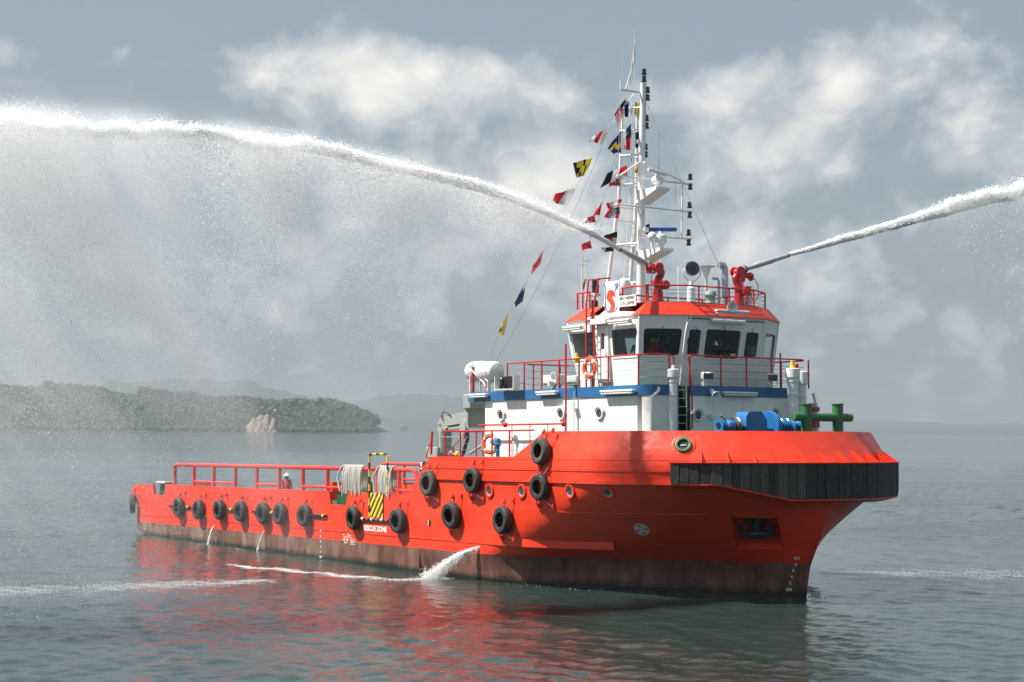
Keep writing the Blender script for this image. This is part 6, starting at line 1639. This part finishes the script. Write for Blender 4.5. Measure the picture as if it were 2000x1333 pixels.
def droplets(name, P, D, ln, w, label, m=DROP, tri=False):
    """one tetra-like shard per droplet, stretched along D"""
    n = len(P); rnd = RNG.normal(size=(n, 3)); D = D/np.linalg.norm(D, axis=1, keepdims=True); s1 = np.cross(D, rnd); s1 /= np.linalg.norm(s1, axis=1, keepdims=True)+1e-9; s2 = np.cross(D, s1)
    ln = np.asarray(ln)[:, None]; w = np.asarray(w)[:, None]
    if tri:
        v = np.stack([P+D*ln*.5, P-D*ln*.5+s1*w*.7, P-D*ln*.5-s1*w*.7], 1).reshape(-1, 3); o = obj(name, np_mesh(name, v, np.arange(n*3).reshape(-1, 3), False), m); o['kind'] = 'stuff'; o['label'] = label; return o
    v = np.stack([P+D*ln*.5, P-D*ln*.35+s1*w*.6, P-D*ln*.35-s1*w*.3+s2*w*.52, P-D*ln*.35-s1*w*.3-s2*w*.52], 1).reshape(-1, 3)
    b_ = (np.arange(n)*4)[:, None]; f = np.concatenate([b_+np.array([[0, 1, 2]]), b_+np.array([[0, 2, 3]]), b_+np.array([[0, 3, 1]]), b_+np.array([[1, 3, 2]])], 0)
    o = obj(name, np_mesh(name, v, f, False), m); o['kind'] = 'stuff'; o['label'] = label; return o


def jet_curve(pxs, X0, ext=None):
    q = [SHIP @ AN(x, y, (X0, 0, 0), (1, 0, 0)) for x, y in pxs]; return np.array([list(v) for v in q])


def sample_curve(C, t):
    d = np.r_[0, np.cumsum(np.linalg.norm(np.diff(C, axis=0), axis=1))]; s = t*d[-1]
    p = np.stack([np.interp(s, d, C[:, k]) for k in range(3)], 1); e = .2; p2 = np.stack([np.interp(s+e, d, C[:, k]) for k in range(3)], 1); p1 = np.stack([np.interp(s-e, d, C[:, k]) for k in range(3)], 1)
    return p, p2-p1, s


def n1(x, seed):
    g = np.random.default_rng(seed); tab = g.random(4096); i = np.floor(x).astype(int); f = x-i; f = f*f*(3-2*f); return tab[i % 4096]*(1-f)+tab[(i+1) % 4096]*f


def fbm(x, seed, o=4): return sum(n1(x*2**k, seed+k)*.5**k for k in range(o))/sum(.5**k for k in range(o))


def fbm2(x, y, seed, o=3):
    g = np.random.default_rng(seed); tab = g.random((256, 256)); r = 0; tot = 0
    for k in range(o):
        X, Y = x*2**k, y*2**k; i, j = np.floor(X).astype(int), np.floor(Y).astype(int); fx, fy = X-i, Y-j; fx = fx*fx*(3-2*fx); fy = fy*fy*(3-2*fy)
        a = tab[i % 256, j % 256]*(1-fx)+tab[(i+1) % 256, j % 256]*fx; b_ = tab[i % 256, (j+1) % 256]*(1-fx)+tab[(i+1) % 256, (j+1) % 256]*fx; r = r+(a*(1-fy)+b_*fy)*.5**k; tot += .5**k
    return r/tot


def make_jet(pxs, X0, r0_, growth, n_core, veil, seed, lab, frac=1.0):
    C = jet_curve(pxs, X0); g = np.random.default_rng(seed)
    L_ = np.linalg.norm(np.diff(C, axis=0), axis=1).sum()
    # dense core
    t = g.random(n_core)**.68; p, d, s = sample_curve(C, t); rad = r0_+growth*s
    dn = d/np.linalg.norm(d, axis=1, keepdims=True); a = np.cross(dn, [0, 0, 1.]); a /= np.linalg.norm(a, axis=1, keepdims=True); b_ = np.cross(a, dn)
    b_[b_[:, 2] < 0] *= -1
    th = g.random(n_core)*2*np.pi; rr = np.abs(g.normal(0, .48, n_core)); lump = .75+.9*(fbm(s*.9, seed+9)-.4)
    x = np.cos(th)*rr*rad; y = np.sin(th)*rr*rad*lump; open_ = np.clip((s-7)/14, 0, 1)*veil; dn_ = (y < 0); y = np.where(dn_, y*.6, y*(1-.25*open_)); vx = fbm2(s*.8+y*.5, y*.35+9, seed+11, 3); far_ = dn_ & (g.random(n_core) < open_*.75) & (vx > .36); y = np.where(far_, -g.exponential(1, n_core)*(.25+.085*s)*(vx-.2)*2.2, y)
    y = y+rad*1.9*np.clip(fbm(s*.6+5, seed+3)-.5, -.15, 1)*np.clip(s/10, .2, 1)+rad*.45*(fbm(s*2.6+5, seed+4)-.5)
    P = p+a*x[:, None]+b_*y[:, None]
    w = np.clip(.014+.0006*s, 0, .026)*g.uniform(.6, 1.5, n_core); ln = np.clip(.26-.014*s, .045, .26)*g.uniform(.5, 1.4, n_core)
    D = dn+g.normal(0, 1, (n_core, 3))*np.clip(.06+.04*s, 0, .8)[:, None]
    o1 = droplets('water_jet', P, D, ln, w, lab)
    return C, L_


# inner opaque cores near the nozzles
def core(C, r0_, growth, length, seed, lab):
    t = np.linspace(0, 1, 220); d = np.r_[0, np.cumsum(np.linalg.norm(np.diff(C, axis=0), axis=1))]; t = t*length/d[-1]; p, dd, s = sample_curve(C, t); g = np.random.default_rng(seed)
    r = (r0_+growth*s)*np.clip((length-s)/(length*.5), 0, 1)**.5; n = 14; vs = []
    for i in range(len(t)):
        dn = Vector(dd[i]).normalized(); a = dn.cross(Vector((0, 0, 1))).normalized(); b_ = a.cross(dn)
        for k in range(n):
            an = 2*math.pi*k/n; q = 1+.22*(pnoise(Vector((s[i]*1.6, math.cos(an)*1.3+seed, math.sin(an)*1.3))))*min(1, s[i]*.5)+.18*pnoise(Vector((s[i]*6, math.cos(an)*3, math.sin(an)*3+seed)))*min(1, s[i]); vs.append(Vector(p[i])+(a*math.cos(an)+b_*math.sin(an))*r[i]*q)
    mb = MB(); mb.add(vs, [(i*n+k, i*n+(k+1) % n, (i+1)*n+(k+1) % n, (i+1)*n+k) for i in range(len(t)-1) for k in range(n)], 0, True); o = obj('jet_core', mb.mesh('jet_core'), DROP); o['kind'] = 'stuff'; o['label'] = lab


JL = [(1211, 488), (1180, 470), (1150, 453), (1100, 430), (1050, 407), (1000, 388), (950, 371), (900, 357), (850, 345), (800, 333), (740, 319), (680, 305), (600, 292), (520, 279), (440, 268), (360, 261), (280, 256), (200, 251), (120, 245), (40, 238), (-40, 232), (-140, 228)]
JR = [(1540, 498), (1600, 482), (1700, 453), (1800, 424), (1900, 397), (2000, 373), (2100, 355), (2200, 342)]
CLc, LLc = make_jet(JL, -5.2, .075, .0185, 105000, 1.0, 21, 'dense white water jet thrown from the monitor beside the mast')
CRc, LRc = make_jet(JR, -5.2, .075, .0250, 70000, .25, 22, 'dense white water jet thrown to the right from the forward monitor')
core(CLc, .075, .012, 13.0, 4, 'solid start of the left water jet'); core(CRc, .072, .017, 16.0, 5, 'solid start of the right water jet')


def mist(C, n, seed, lab, smax_frac, drop_scale, lag, start=1.5, wob=.5, up_=0.12):
    g = np.random.default_rng(seed); d = np.linalg.norm(np.diff(C, axis=0), axis=1).sum(); m_ = int(n*2.6)
    t = g.random(m_)**.62; p, dd, s = sample_curve(C, t)
    dn = dd/np.linalg.norm(dd, axis=1, keepdims=True); hor = dn.copy(); hor[:, 2] = 0; hor /= np.linalg.norm(hor, axis=1, keepdims=True)
    reach = drop_scale*(np.clip(s-start, 0, None))**1.12
    f = g.exponential(1, m_)**1.35; fall = f*reach*.36
    keep = (s > start) & (fall < reach*1.9+.3)
    # streaky curtains: bursts leaving the jet keep their phase while they fall back along it
    ph = s+fall*lag*.8; cur = fbm2(ph*.38, fall*.10+3, seed+2, 3); dens = np.clip((cur-.40)*4.2, .05, 1)
    fine = fbm2(ph*1.6, fall*.22, seed+5, 2); dens *= np.clip(.45+fine*1.1, 0, 1)
    keep &= g.random(m_) < dens
    lat = np.cross(hor, [0, 0, 1.]); spread = (.25+.10*fall+.03*s)
    P = p+hor*(fall*lag*-.0+g.normal(0, .3, m_))[:, None]-np.array([0, 0, 1.])*fall[:, None]+hor*(fall*(-lag))[:, None]*-1+lat*(g.normal(0, 1, m_)*spread)[:, None]
    P[:, 2] += np.abs(g.normal(0, up_, m_))*(s*.06+.4)
    keep &= P[:, 2] > .05
    P = P[keep][:n]; fa = fall[keep][:n]; hh = hor[keep][:n]; k = len(P)
    D = hh*1.0-np.array([0, 0, 1.])*(.4+.25*fa)[:, None]+g.normal(0, .15, (k, 3)); w = g.uniform(.004, .010, k)*(1+.3*(fa < 1)); ln = w*g.uniform(1.5, 4.5, k)
    droplets('water_mist', P, D, ln, w, lab, tri=True)


mist(CLc, 360000, 31, 'fine white mist falling from the left water jet', 1, .62, .55)
mist(CRc, 9000, 32, 'thin white mist under the right water jet', 1, .16, .3, start=3)

# soft body of the finest mist: a thin curtain of air full of spray under the left jet
def mist_volume(C, lab, kf=.27, dmul=.85, bodyw=1.0, botk=1.35, cw=.012, sx=7.0):
    N0 = C[0].copy(); hv = C[-1]-C[0]; hv[2] = 0; hv /= np.linalg.norm(hv); lv = np.cross([0, 0, 1.], hv)
    u = (C-N0) @ hv; cf = np.polyfit(u, C[:, 2], 2); um = u[-1]
    zj = lambda x: cf[0]*x*x+cf[1]*x+cf[2]
    xs = np.linspace(.6, um+3, 24); topp = [(x, zj(x)+.25+.05*x) for x in xs]; botp = [(x, max(.4, zj(x)-.5-botk*x)) for x in xs]
    mb = MB(); hw = lambda x: .5+.11*x; vs = []
    for (x, z1), (x2, z0) in zip(topp, botp): vs += [(x, -hw(x), z0), (x, hw(x), z0), (x, hw(x), z1), (x, -hw(x), z1)]
    n = len(xs); mb.add(vs, [(4*i+j, 4*i+4+j, 4*i+4+(j+1) % 4, 4*i+(j+1) % 4) for i in range(n-1) for j in range(4)]+[(0, 1, 2, 3), (4*n-1, 4*n-2, 4*n-3, 4*n-4)])
    o = obj('mist_cloud', fixn(mb.mesh('mist_cloud')), []); o['kind'] = 'stuff'; o['label'] = lab
    o.matrix_world = Matrix(((hv[0], lv[0], 0, N0[0]), (hv[1], lv[1], 0, N0[1]), (0, 0, 1, 0), (0, 0, 0, 1)))
    m = bpy.data.materials.new('spray_mist'); m.use_nodes = True; N, L = nt_new(m.node_tree); out = N('ShaderNodeOutputMaterial'); v = N('ShaderNodeVolumePrincipled')
    v.inputs['Color'].default_value = (.98, .985, .99, 1); v.inputs['Anisotropy'].default_value = .15
    t = N('ShaderNodeTexCoord'); sp = N('ShaderNodeSeparateXYZ'); L(t.outputs['Object'], sp.inputs[0]); x, y, z = sp.outputs
    def F(op, a, b=None, c=None):
        q = N('ShaderNodeMath', operation=op)
        for i, w in enumerate((a, b, c)):
            if w is None: continue
            if isinstance(w, (int, float)): q.inputs[i].default_value = w
            else: L(w, q.inputs[i])
        return q.outputs[0]
    zjn = F('MULTIPLY_ADD', F('MULTIPLY_ADD', x, float(cf[0]), float(cf[1])), x, float(cf[2])); fall = F('SUBTRACT', zjn, z)
    k = F('DIVIDE', fall, F('MULTIPLY_ADD', x, kf, .15)); dec = F('POWER', 2.718, F('MULTIPLY', F('MAXIMUM', k, 0), -1.0))
    mr = N('ShaderNodeMapRange', ins={1: -.5, 2: .35, 3: 0.0, 4: 1.0}); L(fall, mr.inputs[0])
    lat = F('DIVIDE', y, F('MULTIPLY_ADD', x, .05, .25)); lg_ = F('POWER', 2.718, F('MULTIPLY', F('MULTIPLY', lat, lat), -1.0))
    cx = N('ShaderNodeCombineXYZ'); L(F('MULTIPLY', F('MULTIPLY_ADD', fall, .75, x), .42), cx.inputs[0]); L(F('MULTIPLY', y, .3), cx.inputs[1]); L(F('MULTIPLY', fall, .10), cx.inputs[2])
    no = N('ShaderNodeTexNoise', ins={2: 1.0, 3: 5.0, 4: .6}); L(cx.outputs[0], no.inputs[0])
    nr_ = N('ShaderNodeMapRange', ins={1: .40, 2: .66, 3: .10, 4: 1.9}); L(no.outputs[0], nr_.inputs[0])
    gx = N('ShaderNodeMapRange', ins={1: .5, 2: sx, 3: 0.0, 4: 1.0}); L(x, gx.inputs[0])
    crest = F('POWER', 2.718, F('MULTIPLY', F('DIVIDE', F('ABSOLUTE', fall), F('MULTIPLY_ADD', x, cw, .08)), -1.0))
    body = F('MULTIPLY_ADD', crest, .3, F('MULTIPLY', F('MULTIPLY', dec, mr.outputs[0]), bodyw))
    den = F('MULTIPLY', F('MULTIPLY', body, F('MULTIPLY', lg_, nr_.outputs[0])), F('MULTIPLY', gx.outputs[0], dmul))
    L(den, v.inputs['Density']); L(v.outputs[0], out.inputs['Volume']); o.data.materials.append(m); return o


mist_volume(CLc, 'soft pale spray cloud hanging under the left water jet')
mist_volume(CRc, 'soft pale spray round the right water jet', .05, 1.4, .16, .25, .010, 9.0)

# overboard discharges
def discharge(px0, px1, py0, py1, n, r_, lab, out=.5, seed=1):
    g = np.random.default_rng(seed); h = SHELL.ray_cast(CS, ray_s(px0, py0)); p0 = np.array(SHIP @ h[0]); e = np.array(SEA(px1, py1, .02)); t = g.random(n)
    mid = p0+(e-p0)*.5; mid[2] = p0[2]*.80+.02
    P = ((1-t)**2)[:, None]*p0+(2*t*(1-t))[:, None]*mid+(t**2)[:, None]*e; sp = r_*(.35+t*1.6); strand = (g.random(n) < .45); P += g.normal(0, 1, (n, 3))*sp[:, None]*np.array([1, 1, .8])*.7; P[strand] += (e-p0)*np.array([-.16, -.16, 0])*t[strand][:, None]**1.3;  P[:, 2] -= np.abs(g.normal(0, 1, n))*sp*1.4; P[:, 2] = np.abs(P[:, 2])
    D = np.tile(e-p0, (n, 1))+g.normal(0, .3, (n, 3)); o = droplets('discharge_water', P, D, g.uniform(.03, .10, n), g.uniform(.007, .020, n), lab)
    return e


e1 = discharge(936, 826, 1069, 1131, 6500, .070, 'splashing white water from the large outlet on the red hull', seed=3)
e2 = discharge(517, 502, 1036, 1076, 700, .012, 'thin stream of water from the forward small outlet', seed=4)
e3 = discharge(417, 404, 1028, 1065, 600, .012, 'thin stream of water from the aftmost small outlet', seed=5)
# foam lines on the sea: tiny flecks lying on the surface
def foam(pts, n, wid, lab, seed, dens=1.0, sz=(.03, .09), soft=0.0):
    g = np.random.default_rng(seed); Q = np.array([list(SEA(x, y)) for x, y in pts]); t = g.random(n); p, d, s = sample_curve(Q, t)
    wv = np.interp(t, np.linspace(0, 1, len(wid)), wid); dn = d/np.linalg.norm(d, axis=1, keepdims=True); lat = np.cross(dn, [0, 0, 1.])
    off = g.normal(0, 1, n)*wv; P = p+lat*off[:, None]+dn*g.normal(0, .2, n)[:, None]
    pr = np.clip((fbm2(P[:, 0]*1.1, P[:, 1]*1.1, seed, 2)-.30)*2.2, 0, 1)*np.clip((fbm2(P[:, 0]*6, P[:, 1]*6, seed+7, 2)-.34)*4, 0.03, 1)*np.exp(-.5*(off/(wv+1e-6))**2); pr = pr*(1-soft)+soft*np.exp(-.5*(off/(wv+1e-6))**2)*np.clip(fbm2(P[:, 0]*.5, P[:, 1]*.5, seed+2, 2)*1.6, .3, 1); keep = g.random(n) < pr*dens; P = P[keep]; k = len(P)
    P[:, 2] = wave_h(P[:, 0], P[:, 1])+.012
    D = np.tile([1., .1, 0], (k, 1))+g.normal(0, .4, (k, 3))*np.array([1, 1, .25]); droplets('sea_foam', P, D, g.uniform(sz[0], sz[1], k)*1.6, g.uniform(sz[0], sz[1], k)*.5, lab)


foam([(870, 1131), (800, 1134), (740, 1132), (680, 1127), (620, 1120), (560, 1115), (500, 1109), (460, 1104)], 14000, [.26, .30, .24, .2, .18, .22, .24, .2], 'white foam line trailing aft from the large discharge', 41, .95, (.012, .034), .5)
foam([(502, 1077), (480, 1075), (455, 1074)], 450, [.10, .08, .06], 'small foam patch under the forward small outlet', 42, .9, (.012, .03))
foam([(405, 1066), (380, 1064), (352, 1063)], 450, [.10, .08, .06], 'small foam patch under the aftmost small outlet', 43, .9, (.012, .03))
foam([(-60, 1156), (100, 1152), (230, 1147), (340, 1141), (450, 1138), (520, 1134)], 80000, [1.5, 1.4, 1.2, 1.0, .8, .5], 'faint pale band of falling spray on the water at left', 44, .34, (.008, .018), .85)
foam([(1605, 1121), (1750, 1121), (1900, 1122), (2050, 1124)], 16000, [.3, 1.6, 1.9, 2.0], 'faint ripple foam right of the stem', 45, .5, (.010, .02), .8)
foam([(960, 1140), (1100, 1148), (1200, 1154), (1320, 1161), (1400, 1165)], 2500, [.16]*5, 'small sparkling foam flecks along the bow waterline', 46, .08, (.012, .03))
foam([(1585, 1150), (1590, 1160), (1596, 1170)], 1200, [.15]*3, 'small ripples of foam at the stem', 47, .5)

# ------------------------------------------------------------------ shores
def leafmat(name, c, var=.45):
    m = mat(name, c, .8, var=var, scale=.02, dirt=(c[0]*2.0, c[1]*1.7, c[2]*.9), dirt_amt=.6, dirt_scale=(.05, .05, .05)); return m


LEAF = leafmat('forest_leaves', (.020, .050, .012)); BARK = mat('tree_bark', (.10, .08, .06), .9); EARTH = mat('bare_earth', (.25, .18, .125), .9, var=.25, scale=.05, dirt=(.2, .13, .09), dirt_amt=.5, dirt_scale=(.08, .08, .03))
HILLM = mat('hill_forest', (.030, .046, .028), .9, var=.3, scale=.01)
DI = 2500.0
def DIRX(px, D): return (px-1000)/F_PX*D
def top_h(py, px, D): return CAM_H+((832+.0085*px)-py)/F_PX*D
prof = [(-260, 700), (-150, 735), (-60, 745), (0, 752), (50, 747), (95, 744), (150, 752), (190, 766), (230, 768), (262, 758), (285, 756), (300, 764), (340, 762), (380, 772), (440, 770), (475, 775), (520, 781), (560, 776), (590, 780), (625, 776), (650, 783), (675, 790), (700, 802), (722, 812), (735, 828), (742, 834)]
pxs_ = np.array([p[0] for p in prof], float); tops = np.array([top_h(p[1], p[0], DI) for p in prof])
def crest(px): return np.interp(px, pxs_, tops)
# terrain under the trees
nx_, ny_ = 120, 26; XX = np.linspace(-260, 746, nx_); vs = []
for i, px in enumerate(XX):
    H_c = max(0, crest(px)-16)
    for j in range(ny_):
        v = j/(ny_-1); dd = DI-20+v*420; z = H_c*math.sin(min(1, v*1.9)*math.pi/2)*(1-max(0, v-.7)/.3)**.7 if v < 1 else -2
        z += 3*pnoise(Vector((px*.03, v*5, 0)))*min(1, v*6); z = -.8 if j == 0 or i in (0, nx_-1) else max(z, -.6)
        vs.append((DIRX(px, DI)*(dd/DI)**.15, dd, z))
mb = MB(); mb.add(vs, [(i*ny_+j, (i+1)*ny_+j, (i+1)*ny_+j+1, i*ny_+j+1) for i in range(nx_-1) for j in range(ny_-1)], 0, True)
isl = obj('headland', mb.mesh('headland'), HILLM); isl['kind'] = 'structure'; isl['label'] = 'long low headland behind the stern'
# crowns: leaf clumps on irregular blobs
def ico(seed, sub=2, lumps=.35):
    bm = bmesh.new(); bmesh.ops.create_icosphere(bm, subdivisions=sub, radius=1)
    for v in bm.verts:
        q = 1+lumps*pnoise(v.co*1.7+Vector((seed*3.1, 0, 0)))+.28*pnoise(v.co*4.5+Vector((0, seed, 0))); v.co *= q
        v.co.z *= .85
    o = np.array([list(v.co) for v in bm.verts]); f = np.array([[v.index for v in fc.verts] for fc in bm.faces]); bm.free(); return o, f


ICO = [ico(k) for k in range(8)]
def crowns(name, cs, m, lab, leaf=0):
    V = []; Fc = []; k0 = 0
    for (c, r, rz) in cs:
        o, f = ICO[random.randrange(8)]; a = random.uniform(0, 6.28); ca, sa = math.cos(a), math.sin(a); q = o.copy(); q[:, 0], q[:, 1] = o[:, 0]*ca-o[:, 1]*sa, o[:, 0]*sa+o[:, 1]*ca
        V.append(q*np.array([r, r, rz])+np.array(c)); Fc.append(f+k0); k0 += len(q)
    V = np.concatenate(V); Fc = np.concatenate(Fc)
    if leaf:
        g = np.random.default_rng(9); idx = g.integers(0, len(Fc), leaf); cc = V[Fc[idx]].mean(1); s_ = g.uniform(.6, 2.3, leaf)[:, None]
        cc = cc+g.normal(0, 1.3, (leaf, 3)); d1 = g.normal(size=(leaf, 3)); d1 /= np.linalg.norm(d1, axis=1, keepdims=True); d2 = np.cross(d1, g.normal(size=(leaf, 3))); d2 /= np.linalg.norm(d2, axis=1, keepdims=True)
        LV = np.stack([cc+d1*s_, cc+d2*s_*.8, cc-d1*s_*.6-d2*s_*.5], 1).reshape(-1, 3); LF = np.arange(leaf*3).reshape(-1, 3)+len(V); V = np.concatenate([V, LV]); Fc = np.concatenate([Fc, LF])
    o = obj(name, np_mesh(name, V, Fc, False), m); o['kind'] = 'stuff'; o['label'] = lab; return o


cs = []
for k in range(3300):
    px = random.uniform(-255, 722); v = random.random()**1.4
    if 478 < px < 546 and v < .55 and random.random() < (.97 if 486 < px < 541 else .6) and v < (.55-.012*abs(px-512)): continue
    top = crest(px)+random.uniform(-2.5, 1.5); hgt = top*math.sin(min(1, v*1.25+.06)*math.pi/2) if top > 8 else top*.7
    r = random.choice((random.uniform(3, 5.5), random.uniform(4, 8.5))); r = min(r, max(2, top*.4)); dd = DI+v*200
    z = max(r*.5, hgt-r*.9); cs.append(((DIRX(px, DI)*(dd/DI)**.15, dd, z), r, r*random.uniform(.8, 1.2)))
for px in np.arange(-250, 730, 5.0):       # shore fringe
    if 484 < px < 543 and random.random() < .5: continue
    r = random.uniform(2, 3.4) if 480 < px < 546 else random.uniform(3, 5.5); cs.append(((DIRX(px, DI), DI-14+random.uniform(-3, 6), r*.6), r*1.2, r))
crowns('forest', cs, LEAF, 'dense tropical forest covering the headland', 170000)
# single trees that stand out of the skyline
for (px, py, r, lab) in ((280, 752, 9, 'broad tree standing above the forest skyline, tallest in the middle of the headland'), (292, 755, 8, 'tree crown just right of the tallest skyline tree'), (95, 742, 9, 'broad tree on the highest part of the headland at left'),
                         (575, 776, 8, 'rounded tree above the bare earth slope'), (625, 775, 9, 'round tree near the right end of the headland'), (665, 786, 8, 'round tree right of the last high crown on the headland'), (700, 800, 7, 'rounded tree close to the tip of the headland'), (718, 808, 6, 'last small tree at the tip of the headland')):
    z = top_h(py, px, DI); x = DIRX(px, DI); t = thing('shore_tree', lab, 'tree', (x, DI+6, z-18), 'trees standing out of the headland forest', None, ship=False); t['_loc'] = [0, 0, 0]
    tr = MB().tube([(0, 0, 0), (.4, 0, 8), (0, 0, 14)], [.8, .55, .3], 7)
    for k in range(4): a = k*1.6; tr.tube([(.2, 0, 8+k), (3*math.cos(a), 3*math.sin(a), 12+k)], [.3, .12], 5)
    obj('trunk', tr, BARK, t); V = []; Fc = []; k0 = 0
    for k in range(9):
        o, f = ICO[k % 8]; rr2 = r*random.uniform(.38, .6); c = (random.uniform(-.6, .6)*r, random.uniform(-.5, .5)*r, 18-rr2-random.uniform(0, .65)*r); V.append(o*rr2+np.array(c)); Fc.append(f+k0); k0 += len(o)
    obj('crown', np_mesh('crown', np.concatenate(V), np.concatenate(Fc)), LEAF, t)
# bare earth slope
mb = MB(); vs = []; PX = np.linspace(478, 547, 18)
for i, px in enumerate(PX):
    for j in range(8):
        v = j/7; hh = np.interp(px, [478, 484, 492, 499, 505, 512, 518, 524, 531, 538, 543, 547], [1, 9, 15, 25, 20, 27, 23, 28, 19, 21, 9, 1])*v; vs.append((DIRX(px, DI), DI-22+v*22+2.6*pnoise(Vector((px*.35, v*3.5, 1)))+1.6*pnoise(Vector((px*.9, v*7, 4))), hh+1.5*pnoise(Vector((px*.2, v*3, 5)))*v-.3))
mb.add(vs, [(i*8+j, (i+1)*8+j, (i+1)*8+j+1, i*8+j+1) for i in range(17) for j in range(7)], 0, False); o = obj('earth_slope', mb.mesh('earth_slope'), EARTH); o['kind'] = 'structure'; o['label'] = 'bare reddish landslip on the headland shore'
# radio mast dot above trees
t = thing('water_tower', 'tiny tower sticking out of the headland forest', 'tower', (DIRX(406, DI), DI+60, 30), None, None, ship=False); t['_loc'] = [0, 0, 0]
ht = top_h(760, 406, DI)-30; obj('tower_leg', MB().tube([(0, 0, 0), (0, 0, ht-2)], .5, 6), GREYW, t); obj('tank', MB().lathe([(1.6, ht-3), (2.2, ht-2.5), (2.2, ht-.5), (0, ht)], n=10), GREYW, t)


def ridge(name, pts, D, lab, depth=900, m=HILLM):
    xs = np.linspace(pts[0][0], pts[-1][0], 140); vs = []
    for px in xs:
        yy = np.interp(px, [p[0] for p in pts], [p[1] for p in pts]); H_ = max(1.0, top_h(yy, px, D))
        H_ *= 1+.05*pnoise(Vector((px*.05, D*.01, 0)))+.03*pnoise(Vector((px*.2, D*.01, 2)))
        for j in range(9):
            v = j/8; vs.append((DIRX(px, D)*(1+v*depth/D*.2), D+(v-.0)*depth, (H_*math.sin(min(1, v*1.4)*math.pi/2)*(1+.10*pnoise(Vector((px*.04, v*4, D)))) if j else -.8)))
    mb = MB(); mb.add(vs, [(i*9+j, (i+1)*9+j, (i+1)*9+j+1, i*9+j+1) for i in range(139) for j in range(8)], 0, True); o = obj(name, mb.mesh(name), m); o['kind'] = 'structure'; o['label'] = lab


ridge('hills', [(-250, 790), (60, 768), (140, 748), (175, 739), (220, 742), (262, 731), (310, 734), (370, 733), (400, 741), (425, 735), (450, 738), (490, 752), (540, 765), (600, 775), (660, 790), (720, 810), (780, 830)], 6500, 'pale blue hills behind the headland')
ridge('hills', [(560, 822), (620, 796), (680, 778), (720, 768), (760, 764), (830, 766), (900, 773), (960, 785), (1040, 800), (1150, 815), (1300, 828)], 8600, 'faint broad hill right of the headland', 1200)
ridge('hills', [(700, 828), (760, 820), (800, 819), (860, 822), (930, 820), (1000, 822), (1100, 826), (1300, 832)], 7000, 'low dark shore under the broad hill', 600)
ridge('hills', [(1480, 842), (1600, 828), (1680, 820), (1760, 819), (1850, 823), (1950, 828), (2050, 826), (2200, 830)], 9600, 'very faint far hills right of the bow', 1200)
ridge('hills', [(1400, 843), (1600, 840), (1800, 838), (2000, 839), (2200, 840)], 8200, 'low far shoreline right of the bow', 300)

# ------------------------------------------------------------------ haze
mb = MB().box((0, 0, 107), (25000, 25000, 220.4))
hz = obj('haze', mb.mesh('haze'), []); hz['kind'] = 'stuff'; hz['label'] = 'pale haze over the whole bay'
m = bpy.data.materials.new('haze_air'); m.use_nodes = True; N, L = nt_new(m.node_tree); out = N('ShaderNodeOutputMaterial'); v = N('ShaderNodeVolumePrincipled')
v.inputs['Color'].default_value = (.45, .495, .545, 1); v.inputs['Density'].default_value = 1.5e-4; v.inputs['Anisotropy'].default_value = .1
L(v.outputs[0], out.inputs['Volume']); hz.data.materials.append(m)

for o in bpy.data.objects:
    if '_loc' in o: del o['_loc']
